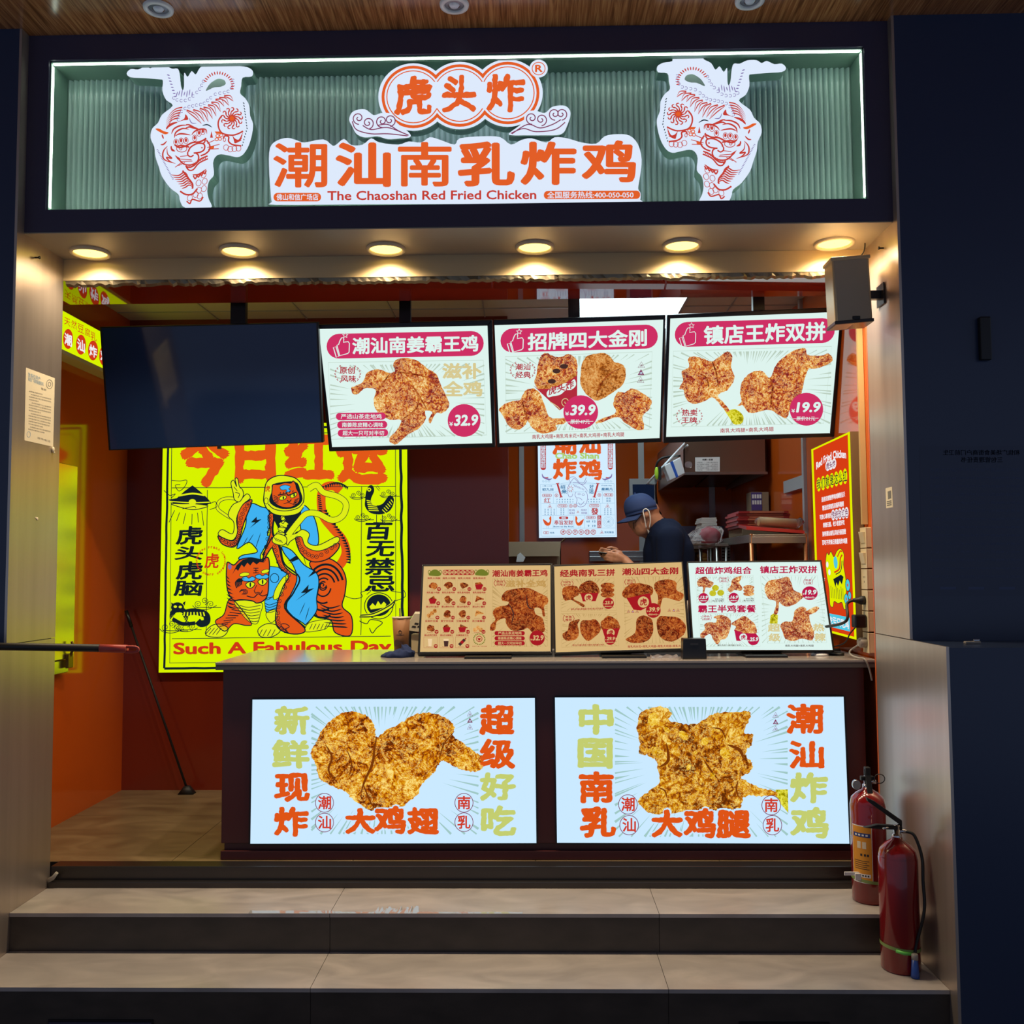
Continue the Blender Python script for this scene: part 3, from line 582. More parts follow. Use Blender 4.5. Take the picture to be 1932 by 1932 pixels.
def wing(a):
    a.crop(440, 1280, 3.22); a.burst(900, 520, 475, 172, 1490, 945, 'box_line', 1, 88, .62, 13)
    a.chars('新鲜', ((248, 165, 465, 342), (232, 370, 465, 548)), 'box_green', 2, .05, .035); a.chars('现炸', ((248, 572, 468, 752), (247, 778, 460, 962)), 'box_orange', 2, .05, .035)
    a.chars('超级', ((1495, 158, 1710, 345), (1497, 365, 1715, 550)), 'box_orange', 2, .05, .035); a.chars('好吃', ((1498, 570, 1718, 745), (1502, 770, 1722, 958)), 'box_green', 2, .05, .035)
    o = [(470, 460), (500, 400), (530, 330), (590, 260), (650, 215), (720, 200), (790, 215), (840, 250), (862, 300), (872, 356), (920, 320), (980, 295), (1050, 250), (1120, 215), (1190, 207), (1260, 225), (1320, 260), (1345, 300), (1335, 345), (1400, 395), (1470, 445), (1510, 470), (1520, 500), (1505, 552), (1440, 565), (1370, 545), (1300, 510), (1260, 505), (1230, 560), (1200, 590), (1150, 640), (1120, 710), (1060, 750), (1020, 780), (900, 790), (830, 800), (780, 770), (720, 730), (690, 690), (640, 670), (570, 640), (520, 600), (500, 520)]
    a.poly(o, 'crust_box', 2, sm=6, jag=5)
    for pts, w in (([(872, 350), (858, 430), (845, 520), (800, 620), (775, 700)], 16), ([(560, 400), (600, 480), (580, 560), (640, 640)], 14), ([(790, 640), (820, 720), (850, 780)], 10), ([(1345, 320), (1280, 400), (1250, 500)], 8), ([(690, 430), (720, 520), (700, 600)], 9)): a.stroke(pts, w, 'crease', 3, 5, False, 1)
    big = ((680, 785, 868, 946), (855, 772, 1052, 946), (1055, 780, 1252, 948))
    for c, q in zip('大鸡翅', big): a.text(c, *[v+d for v, d in zip(q, (-9, -9, 9, 9))], 'box_white', 4, .1)
    a.chars('大鸡翅', big, 'box_orange', 5, .055, .035)
    for c, x, y in (('潮', 555, 755), ('汕', 555, 875), ('南', 1402, 755), ('乳', 1402, 873)):
        a.ell(x, y, 55, 57, 'box_white', 4); a.ring(x, y, 55, 57, 4, 'box_maroon', 5); a.text(c, x-40, y-42, x+40, y+40, 'box_red', 5, .03)
    for i, y in enumerate((215, 255, 295)): tri(a, 1438, y, 16, 'box_maroon', i == 1)
def tri(a, x, y, r, mat, fill):
    p = [(x, y-r), (x+r*1.05, y+r*.85), (x-r*1.05, y+r*.85)]
    if fill: a.poly(p, mat, 3); a.text('虎', x-r*.42, y-r*.15, x+r*.42, y+r*.62, 'box_white', 4, .02)
    else: a.stroke(p, 3, mat, 3, 0, True); a.text('虎', x-r*.42, y-r*.15, x+r*.42, y+r*.62, 'box_maroon', 4, .02)
def leg(a):
    a.crop(1020, 1280, 3.116); a.burst(930, 480, 437, 168, 1452, 930, 'box_line', 1, 88, .62, 13)
    a.chars('中国', ((220, 150, 432, 332), (215, 348, 428, 532)), 'box_green', 2, .05, .035); a.chars('南乳', ((222, 545, 432, 735), (230, 752, 445, 938)), 'box_orange', 2, .05, .035)
    a.chars('潮汕', ((1442, 148, 1665, 327), (1458, 365, 1670, 532)), 'box_orange', 2, .045, .035); a.chars('炸鸡', ((1465, 550, 1690, 735), (1465, 755, 1695, 942)), 'box_green', 2, .05, .035)
    a.poly([(1380, 652), (1455, 652), (1455, 790), (1425, 755), (1400, 720), (1380, 690)], 'crust_yel', 2, jag=2)
    o = [(565, 290), (585, 210), (630, 180), (720, 165), (770, 205), (750, 245), (830, 265), (900, 270), (950, 250), (1010, 210), (1060, 200), (1150, 195), (1225, 195), (1230, 230), (1195, 320), (1245, 330), (1240, 390), (1205, 430), (1215, 470), (1245, 500), (1235, 545), (1180, 580), (1240, 620), (1310, 650), (1385, 662), (1385, 690), (1300, 692), (1210, 690), (1180, 730), (1170, 775), (1100, 778), (900, 782), (780, 790), (660, 795), (600, 760), (570, 720), (640, 660), (700, 610), (690, 540), (680, 490), (630, 450), (580, 445), (585, 380)]
    a.poly(o, 'crust_leg', 3, sm=6, jag=5)
    for x, y, rx, ry in ((965, 370, 22, 24), (685, 435, 45, 28), (1085, 440, 34, 28), (840, 335, 34, 22), (1010, 572, 14, 20), (870, 520, 12, 20), (910, 436, 12, 10), (740, 300, 24, 14), (660, 240, 30, 40)): a.ell(x, y, rx, ry, 'crust_nub', 4, 18, rot=x % 50)
    for pts, w in (([(740, 380), (750, 480), (700, 520)], 18), ([(1100, 390), (1170, 420), (1190, 470)], 20), ([(1000, 290), (1060, 300), (1090, 360)], 9), ([(960, 480), (1000, 540), (1040, 590)], 12), ([(1160, 600), (1150, 650), (1165, 700)], 10), ([(690, 640), (730, 660), (740, 700)], 9)): a.stroke(pts, w, 'crease', 4, 5, False, 1)
    big = ((650, 768, 838, 936), (838, 760, 1032, 940), (1030, 770, 1236, 940))
    for c, q in zip('大鸡腿', big): a.text(c, *[v+d for v, d in zip(q, (-9, -9, 9, 9))], 'box_white', 5, .1)
    a.chars('大鸡腿', big, 'box_orange', 6, .055, .035)
    for c, x, y in (('潮', 513, 740), ('汕', 520, 862), ('南', 1355, 745), ('乳', 1362, 862)):
        a.ell(x, y, 55, 57, 'box_white', 5); a.ring(x, y, 55, 57, 4, 'box_maroon', 6); a.text(c, x-40, y-42, x+40, y+40, 'box_red', 6, .03)
    for i, y in enumerate((215, 255, 295)): tri(a, 1381, y, 16, 'box_maroon', i == 1)
lightbox([(476, 1320), (1009, 1317), (1012, 1591), (472, 1592)], wing, 'lit panel with fried chicken wing')
lightbox([(1047, 1316), (1592, 1314.5), (1603, 1592), (1051, 1590.5)], leg, 'lit panel with fried drumstick')
# ------------------------------------------------------------------ hanging menu boards
TN = Vector((0, -math.cos(.314), -math.sin(.314)))
TP = Vector((0, .9, 2.9))
def thumb(a, x, y, s, mat='tv_white', lay=3, slope=0):
    pts = [(0, 40), (12, 36), (22, 8), (32, -10), (45, -12), (48, 2), (44, 20), (78, 16), (86, 28), (84, 88), (74, 98), (20, 112)]
    a.stroke([(x+px*s, y+py*s+slope*px*s) for px, py in pts], 5, mat, lay, 0, True)
    a.stroke([(x+px*s, y+py*s) for px, py in ((-24, 56), (-6, 50), (14, 116), (-4, 124))], 5, mat, lay, 0, True)
    st = [(x+(58+math.cos(math.pi*(k/5)-1.571)*(20 if k % 2 == 0 else 9))*s, y+(-28+math.sin(math.pi*(k/5)-1.571)*(20 if k % 2 == 0 else 9))*s) for k in range(10)]
    a.poly(st, 'tv_pink', lay+1); a.stroke(st, 4, mat, lay+2, 0, True)
def laurel(a, cx, cy, rx, ry, mat, lay=2, w=4):
    for sg_ in (-1, 1):
        for k in range(7):
            t = math.radians(-55+110*k/6); x, y = cx+sg_*rx*math.cos(t), cy+ry*math.sin(t)
            a.stroke([(x, y-5), (x+sg_*7, y-1), (x, y+5)], w, mat, lay, 0)
def price(a, cx, cy, r, tx, mat, ink, lay=5, old=None, ry=None):
    a.ell(cx, cy, r, ry or r, mat, lay, 36)
    a.text(tx, cx-r*.62, cy-r*(.42 if old else .35), cx+r*.86, cy+r*(.2 if old else .34), ink, lay+1, .045, -.02, .14)
    a.text('¥', cx-r*.9, cy-r*.02+r*(0 if old else .1), cx-r*.68, cy+r*(.2 if old else .34), ink, lay+1, .02)
    if old:
        a.text(old, cx-r*.6, cy+r*.42, cx+r*.52, cy+r*.68, ink, lay+1, .02); a.stroke([(cx-r*.8, cy+r*.57), (cx+r*.72, cy+r*.53)], max(2, r*.03), ink, lay+2, 0)
def menu(outer, screen, fn, lab, pole, crop):
    C = [hit(TP, TN, *q) for q in outer]; top = (C[0]+C[1])/2
    t = thing('menu_board', tuple((C[2]+C[3])/2), lab, 'menu board', 'hanging menu boards above the counter')
    m = MB().mat('black')
    S4 = [hit(TP, TN, *q) for q in screen] if screen else None
    m.prism([c-TN*.006 for c in C], -TN*.05)
    if S4:
        for i in range(4): m.prism([C[i], C[(i+1) % 4], S4[(i+1) % 4], S4[i]], -TN*.012)
    m.build('housing', t, bevel=.003)
    a = Art(TP-TN*.004, TN, (0, 0, 1), .0003); fn(a, screen or outer); a.build('screen', t)
    px = at('Y', 1.0, pole, 590).x
    m = MB().mat('black').box(px-.032, px+.032, .975, 1.015, top.z-.06, 3.215); m.box(px-.06, px+.06, .95, 1.04, 3.2, 3.215)
    m.box(px-.12, px+.12, .95, .99, top.z-.12, top.z-.05)
    m.build('hanging_pole', t); return t
def mbg(a, q): a.poly(q, 'tv_white', 0, depth=.002, side='black')
def m2(a, q):
    mbg(a, q); a.crop(580, 480, 2.841); R, Wt = 'tv_pink', 'tv_white'
    a.poly(a.rrpts(103, 418, 945, 551, 66, -.02), R, 2); thumb(a, 158, 455, .78)
    a.text('潮汕南姜霸王鸡', 240, 446, 916, 536, Wt, 3, .038, -15)
    a.poly([(120, 585), (945, 568), (958, 970), (135, 990)], Wt, 1); a.burst(520, 780, 122, 590, 948, 978, 'tv_line', 2, 80, .6, 9, -.015)
    a.stroke([(112, 580), (943, 566), (960, 968), (128, 990)], 2.5, 'tv_line', 3, 0, True)
    a.text('原创', 173, 602, 254, 640, 'tv_red', 3, .03); a.text('风味', 178, 648, 261, 684, 'tv_red', 3, .03); laurel(a, 216, 641, 64, 50, 'tv_red', 3)
    a.text('滋补', 722, 582, 935, 668, 'tv_tan', 3, .045); a.text('全鸡', 727, 678, 938, 762, 'tv_tan', 3, .045)
    o = [(235, 715), (258, 705), (300, 680), (320, 635), (380, 615), (440, 635), (470, 622), (460, 590), (480, 562), (530, 555), (590, 570), (640, 610), (690, 640), (710, 685), (750, 770), (760, 812), (725, 850), (690, 852), (660, 905), (650, 882), (670, 845), (632, 838), (635, 880), (600, 930), (540, 965), (500, 1000), (470, 1020), (440, 1000), (447, 975), (480, 940), (502, 888), (440, 885), (380, 850), (355, 790), (365, 725), (310, 718), (272, 747), (245, 747)]
    a.poly(o, 'crust_tv', 4, sm=5, jag=1.5)
    for pts in ([(440, 640), (400, 700), (370, 740)], [(560, 700), (600, 760), (640, 830)], [(600, 770), (580, 830), (500, 890)], [(470, 630), (560, 640), (650, 660)]): a.stroke(pts, 9, 'crust_dim', 5, 5, False, 1)
    for y, x0, x1, tx in ((848, 153, 420, '严选山茶走地鸡'), (893, 160, 428, '南姜陈皮精心调味'), (937, 163, 433, '超大一只可对半切')):
        a.poly(a.rrpts(x0, y, x1, y+39, 19, -.01), R, 5); a.text(tx, x0+26, y+7, x1-22, y+33, Wt, 6, .022)
    price(a, 840, 890, 88, '32.9', R, Wt)
def m3(a, q):
    mbg(a, q); a.crop(580, 480, 2.841); R, Wt = 'tv_pink', 'tv_white'
    a.poly(a.rrpts(1035, 387, 1878, 515, 63, -.028), R, 2); thumb(a, 1090, 436, .78, slope=-.03)
    a.text('招牌四大金刚', 1180, 422, 1820, 516, Wt, 3, .038, -24)
    a.burst(1450, 740, 1062, 545, 1846, 940, 'tv_line', 2, 80, .6, 9, -.03)
    a.stroke([(1060, 548), (1848, 522), (1832, 938), (1068, 960)], 2.5, 'tv_line', 3, 0, True)
    a.text('潮汕', 1114, 585, 1195, 620, 'tv_red', 3, .03); a.text('经典', 1116, 627, 1196, 662, 'tv_red', 3, .03); laurel(a, 1154, 621, 62, 48, 'tv_red', 3)
    a.poly([(1225, 655), (1235, 600), (1250, 545), (1280, 528), (1320, 545), (1360, 548), (1400, 535), (1440, 560), (1447, 620), (1440, 655), (1380, 685), (1300, 710), (1240, 718), (1215, 685)], 'crust_tv', 4, sm=5, jag=2)
    for x, y in ((1335, 625), (1310, 680), (1375, 600)): a.ell(x, y, 22, 13, 'dim_brown', 5, 14)
    a.poly([(1210, 702), (1240, 722), (1320, 706), (1400, 670), (1446, 625), (1446, 772), (1352, 836)], 'tv_red', 5)
    a.poly([(1225, 705), (1300, 700), (1380, 670), (1440, 630), (1443, 650), (1380, 690), (1300, 720), (1235, 722)], 'crust_tan', 6)
    a.poly([(1283, 740), (1310, 712), (1345, 712), (1375, 690), (1405, 690), (1430, 668), (1440, 700), (1415, 725), (1385, 728), (1355, 752), (1315, 760), (1290, 765)], Wt, 6, sm=3)
    a.text('虎头炸', 1292, 712, 1428, 757, 'tv_red', 7, .03, -40); a.spiral(1385, 790, 30, 1.6, 4, 'tv_tan', 6); a.stroke([(1300, 790), (1340, 815), (1352, 830)], 4, 'tv_tan', 6)
    a.poly([(1465, 640), (1470, 590), (1500, 545), (1560, 530), (1610, 535), (1645, 575), (1690, 590), (1707, 632), (1695, 690), (1650, 730), (1560, 782), (1510, 762), (1475, 722), (1462, 682)], 'crust_tan', 4, sm=5, jag=1.5)
    a.stroke([(1690, 605), (1620, 640), (1570, 700), (1545, 770)], 7, 'crust_dim', 5, 5, False, 1)
    a.poly([(1028, 830), (1060, 800), (1110, 785), (1140, 780), (1160, 740), (1200, 718), (1240, 735), (1265, 790), (1300, 872), (1385, 878), (1378, 905), (1332, 915), (1335, 940), (1270, 960), (1210, 935), (1180, 890), (1170, 912), (1130, 940), (1080, 920), (1050, 870)], 'crust_tv', 4, sm=5, jag=2)
    a.stroke([(1150, 780), (1165, 840), (1185, 900)], 9, 'crust_dim', 5, 5, False, 1)
    a.poly([(1545, 905), (1570, 882), (1650, 850), (1640, 800), (1660, 740), (1700, 740), (1740, 718), (1800, 745), (1845, 785), (1830, 830), (1795, 870), (1805, 930), (1770, 942), (1700, 900), (1662, 872), (1570, 902)], 'crust_tv', 4, sm=5, jag=2)
    price(a, 1465, 845, 93, '39.9', R, Wt, 7, '原价47元', 90)
    a.text('南乳大鸡翅+南乳鸡米花+南乳大鸡排+南乳大鸡腿', 1205, 966, 1698, 990, 'tv_red', 3, .02, -14)
    for i, y in enumerate((592, 632, 672)): tri(a, 1790-i*2, y, 17, 'box_maroon', i == 1)
def m4(a, q):
    mbg(a, q); a.crop(1220, 480, 3.578); R, Wt = 'tv_pink', 'tv_white'
    a.poly(a.rrpts(190, 443, 1270, 611, 84, -.028), R, 2); thumb(a, 245, 508, 1.0, slope=-.03)
    a.text('镇店王炸双拼', 385, 482, 1208, 610, Wt, 3, .038, -30)
    a.burst(690, 880, 180, 655, 1245, 1150, 'tv_line', 2, 84, .6, 11, -.02)
    a.stroke([(180, 654), (1248, 620), (1195, 1140), (165, 1165)], 2.5, 'tv_line', 3, 0, True)
    a.text('热卖', 238, 1045, 343, 1091, 'tv_red', 3, .03); a.text('王牌', 236, 1098, 340, 1140, 'tv_red', 3, .03); laurel(a, 288, 1092, 82, 60, 'tv_red', 3, 5)
    a.poly([(522, 1045), (545, 1055), (600, 1045), (652, 1090), (642, 1140), (590, 1146), (560, 1105)], 'crust_yel', 4, sm=4)
    o = [(220, 905), (245, 850), (235, 790), (285, 760), (280, 702), (330, 690), (400, 710), (440, 722), (490, 690), (545, 655), (578, 690), (570, 760), (592, 820), (580, 870), (540, 920), (500, 935), (482, 960), (520, 1000), (560, 1052), (545, 1065), (528, 1052), (470, 985), (440, 965), (370, 1000), (300, 1005), (260, 960), (250, 915)]
    a.poly(o, 'crust_tv', 5, sm=5, jag=2)
    for pts in ([(440, 720), (470, 800), (485, 900)], [(340, 800), (400, 830), (420, 900)]): a.stroke(pts, 12, 'crust_dim', 6, 5, False, 1)
    o = [(612, 1022), (640, 990), (630, 920), (650, 850), (710, 795), (780, 788), (832, 832), (870, 750), (930, 690), (1000, 645), (1070, 633), (1090, 680), (1180, 682), (1230, 670), (1253, 720), (1150, 770), (1090, 777), (1060, 870), (1040, 950), (980, 1000), (950, 1100), (900, 1090), (830, 1050), (720, 1070), (680, 1060), (650, 1020)]
    a.poly(o, 'crust_tv', 4, sm=5, jag=2); a.stroke([(832, 832), (850, 900), (840, 1000), (860, 1050)], 12, 'crust_dim', 5, 5, False, 1)
    price(a, 1078, 1045, 113, '19.9', R, Wt, 7, '原价21元', 111)
    a.text('南乳大鸡腿+南乳大鸡翅', 497, 1175, 857, 1205, 'tv_red', 3, .02, -12)
cr2 = lambda pts: [(580+x/2.841, 480+y/2.841) for x, y in pts]
cr4 = lambda pts: [(1220+x/3.578, 480+y/3.578) for x, y in pts]
menu([(597, 613), (928, 604), (934, 844), (621, 852)], cr2([(60, 400), (965, 382), (990, 1012), (132, 1033)]), m2, 'lit menu board for whole roast chicken at 32.9, beside the switched off television', 765, None)
menu([(931, 604), (1256, 594), (1248, 834), (938, 844)], cr2([(1003, 380), (1908, 350), (1888, 985), (1030, 1012)]), m3, 'lit menu board with bucket of chicken at 39.9, between two other lit boards', 1083, None)
menu([(1259, 594), (1592, 580), (1574, 824), (1252, 836)], cr4([(160, 433), (1311, 388), (1238, 1207), (132, 1232)]), m4, 'lit menu board with drumstick and wing at 19.9, beside the loudspeaker', 1430, None)
# switched off television, hanging in front of the first board
T1P = TP + Vector((0, -.06, 0)); C = [hit(T1P, TN, *q) for q in ((188, 617), (600, 608), (610, 835), (205, 850))]
t = thing('television', tuple((C[2]+C[3])/2), 'large black switched off television hanging left of the lit menu boards', 'television')
m = MB().mat('black').prism([c-TN*.004 for c in C], -TN*.035)
for i in range(4):
    cc = sum(C, Vector())/4; g = lambda p: p+(cc-p).normalized()*.012
    m.prism([C[i], C[(i+1) % 4], g(C[(i+1) % 4]), g(C[i])], -TN*.01)
m.build('housing', t, bevel=.002)
part('screen', t, 'glass_dark', lambda m: m.prism([p+(cc-p).normalized()*.011-TN*.003 for p in C], -TN*.002))
px = hit(T1P, TN, 445, 640).x
part('hanging_pole', t, 'black', lambda m: [m.box(px-.042, px+.042, .905, .945, 2.84, 3.215), m.box(px-.08, px+.08, .885, .965, 3.2, 3.215), m.box(px-.12, px+.12, .89, .93, 2.78, 2.86)])
p = (C[2]+C[3])/2
part('sensor', t, 'black', lambda m: m.box(p.x+.01, p.x+.03, p.y-.004, p.y+.012, p.z-.014, p.z+.004))
# ------------------------------------------------------------------ menu monitors on the counter
def stackp(a, x, y, w, h, mat='crust_m3'):
    for i in (2, 1, 0): a.ell(x, y+i*h*.9, w, h*.62, mat, 5+(2-i), 18)
def bucket(a, pts, cx, cy, r, ink, wt, top, crust):
    a.poly(top, crust, 4, sm=4, jag=1.5); a.poly(pts, ink, 5); a.ell(cx, cy, r, r, wt, 6, 24); a.text('虎', cx-r*.62, cy-r*.68, cx+r*.62, cy+r*.62, ink, 7, .035)
def badge(a, x0, y0, x1, y1, t1, t2, ink, lay=3):
    my = (y0+y1)/2; h = (y1-y0)
    a.text(t1, x0, y0, x1, my-h*.06, ink, lay, .025); a.text(t2, x0, my+h*.04, x1, y1, ink, lay, .025)
    for s_, x in ((-1, x0-4), (1, x1+4)): a.stroke([(x, y0-3), (x+s_*10, my), (x, y1+3)], 3, ink, lay, 4)
def monitor(outer, screen, lean, fn, lab, stand, bot):
    N = Vector((0, -math.cos(lean), math.sin(lean))); P0 = at('Y', .68, *bot)
    C = [hit(P0, N, *q) for q in outer]; S4 = [hit(P0, N, *q) for q in screen]
    t = thing('menu_monitor', (sum((c.x for c in C))/4, .74, CT), lab, 'monitor', 'menu monitors on the counter')
    m = MB().mat('black').prism([c-N*.006 for c in C], -N*.03)
    for i in range(4): m.prism([C[i], C[(i+1) % 4], S4[(i+1) % 4], S4[i]], -N*.01)
    m.build('housing', t, bevel=.002)
    a = Art(P0-N*.004, N, (0, 0, 1), .0003); a.poly(screen, stand[2], 0, depth=.002, side='black'); fn(a); a.build('screen', t)
    mid = (C[2]+C[3])/2; sx0, sx1 = at('Z', CT, stand[0], 1238).x, at('Z', CT, stand[1], 1238).x
    part('stand', t, 'black', lambda m: [m.box(sx0, sx1, .60, .84, CT+.0005, CT+.012), m.prism([(mid.x-.05, .72, CT+.01), (mid.x+.05, .72, CT+.01), (mid.x+.05, .80, CT+.01), (mid.x-.05, .80, CT+.01)], (0, .06, .2))], .002)
def n1(a):
    a.crop(720, 1020, 3.22); R, B, L = 'dim_red', 'dim_bg', 'dim_line'
    for x0, x1, y in ((285, 362, 195), (567, 650, 193)):
        for k in range(7): a.ring(x0+(x1-x0)*(k+.5)/7, y+8*((k % 2)-.4), 8, 11, 4, 'dim_green', 3, 10); 
        a.poly([(x0, y+14), (x0+20, y-14), (x0+50, y-18), (x1, y+6), (x1-12, y+20), (x0+30, y+20)], 'dim_green', 2, sm=3)
    a.rr(370, 178, 565, 209, 15, R, 2)
    for i, c in enumerate('天然豆腐乳腌制'): a.ell(386+i*27, 193, 13, 13, B, 3, 14); a.text(c, 376+i*27, 183, 396+i*27, 203, R, 4, .02)
    names = ['南乳大鸡腿', '南乳大鸡翅', '南乳大鸡排', '南乳鸡米花', '南乳酱汁鸡腿', '南乳孜香鸡柳', '南乳香鸡翅根', '南乳蒜香鸡柳', '潮汕手打鱼饼', '潮汕粿条炸肉', '潮汕炸猪肉片', '潮汕炸小薯条', '韭菜炸豆腐', '普宁炸豆腐', '甘梅番薯条', '流沙番薯球', '潮汕老鸭竹蔗茶', '潮汕炒米酸梅汁', '冰镇瓶装可乐']
    rnd = random.Random(5)
    for r in range(5):
        for c in range(4):
            x0 = 277-r*5+c*92+c*r*1.0; y0 = 243+r*86.5; x1, y1 = x0+82, y0+62
            if r == 4 and c == 3:
                for k in range(20): t = k*.314; a.ell(x0+48+34*math.cos(t), y0+10+32*math.sin(t), 4, 4, 'dim_green', 3, 8)
                a.ring(x0+48, y0+8, 17, 17, 4, R, 3, 16); a.poly([(x0+38, y0+4), (x0+58, y0+4), (x0+52, y0+18), (x0+44, y0+18)], R, 4); a.text('扫码下单 门店优惠', x0+6, y0+50, x0+94, y0+58, R, 3, .01); continue
            a.stroke([(x0, y0-4), (x1, y0-4), (x1, y1), (x0, y1)], 1.5, R if r == 4 else L, 2, 0, True)
            a.text(names[r*4+c], x0+2, y0-20, x1-2, y0-8, R, 3, .03)
            cx, cy = x0+38, y0+26; q = r*4+c
            if q in (3, 4, 13, 14): a.poly([(cx-24, cy-2), (cx+24, cy-2), (cx+16, cy+28), (cx-16, cy+28)], R, 4)
            if q in (8, 15): [a.ell(cx-18+k*18, cy+14-k*14*(q == 8)-(k == 1)*12*(q == 15), 13, 13, 'crust_tan', 3, 12) for k in range(3)]
            elif q == 16: a.poly([(cx-14, cy-18), (cx+12, cy-18), (cx+8, cy+28), (cx-10, cy+28)], 'dim_cream', 3)
            elif q == 17: a.poly([(cx-14, cy-6), (cx+16, cy-6), (cx+12, cy+28), (cx-10, cy+28)], 'dim_brown', 3); a.poly([(cx-15, cy-18), (cx+17, cy-18), (cx+16, cy-5), (cx-14, cy-5)], 'dim_cream', 3)
            elif q == 18: a.stroke([(cx-16, cy+20), (cx+18, cy-14)], 18, 'dim_brown', 3, 0); a.stroke([(cx-4, cy+8), (cx+8, cy-4)], 19, R, 4, 0); a.stroke([(cx+18, cy-14), (cx+26, cy-22)], 8, R, 4, 0)
            elif q in (7, 11, 14):
                for k in range(6): a.stroke([(cx-18+k*3, cy+18-k*3), (cx-8+k*8, cy-20+k*4)], 7, 'crust_dim' if q != 11 else 'crust_tan', 3, 0)
            else: a.poly([(cx+28*math.cos(k*.6283)*rnd.uniform(.6, 1.05), cy+4+24*math.sin(k*.6283)*rnd.uniform(.6, 1.05)) for k in range(10)], 'crust_dim', 3, sm=3, jag=1)
            a.ell(x1-10, y1-10, 12, 12, R, 5, 14); a.text(('9', '10', '13', '12')[c] if r < 4 else '9', x1-17, y1-15, x1-3, y1-5, B, 6, .02)
            a.text('南乳腌制现炸', x0+14, y1-8, x0+50, y1-3, R, 3, 0)
    a.text('潮汕南姜霸王鸡', 672, 179, 1008, 221, R, 3, .038, -3)
    a.burst(840, 440, 675, 232, 1008, 645, L, 1, 70, .55, 7); a.stroke([(675, 232), (1006, 226), (1008, 640), (668, 645)], 2, L, 2, 0, True)
    badge(a, 697, 242, 737, 275, '原创', '风味', R); a.text('滋补全鸡', 752, 240, 998, 284, 'dim_tan', 3, .045)
    a.poly([(658, 540), (665, 510), (690, 480), (675, 440), (700, 405), (762, 392), (770, 372), (735, 365), (730, 340), (760, 305), (830, 290), (890, 288), (940, 310), (1005, 345), (1010, 380), (987, 400), (993, 455), (978, 457), (968, 415), (930, 410), (935, 445), (975, 470), (990, 520), (985, 556), (920, 562), (890, 532), (850, 545), (790, 545), (755, 502), (750, 472), (700, 492), (690, 540), (665, 548)], 'crust_dim', 4, sm=5, jag=1)
    for pts in ([(770, 380), (800, 440), (790, 500)], [(880, 330), (890, 400), (930, 420)]): a.stroke(pts, 7, 'dim_brown', 5, 5, False, 1)
    for y, tx in ((550, '严选山茶走地鸡'), (581, '南姜陈皮精心调味'), (611, '超大一只可对半切')): a.rr(686, y, 870, y+26, 13, R, 5); a.text(tx, 707, y+4, 850, y+22, B, 6, .025)
    price(a, 945, 592, 46, '32.9', R, B)
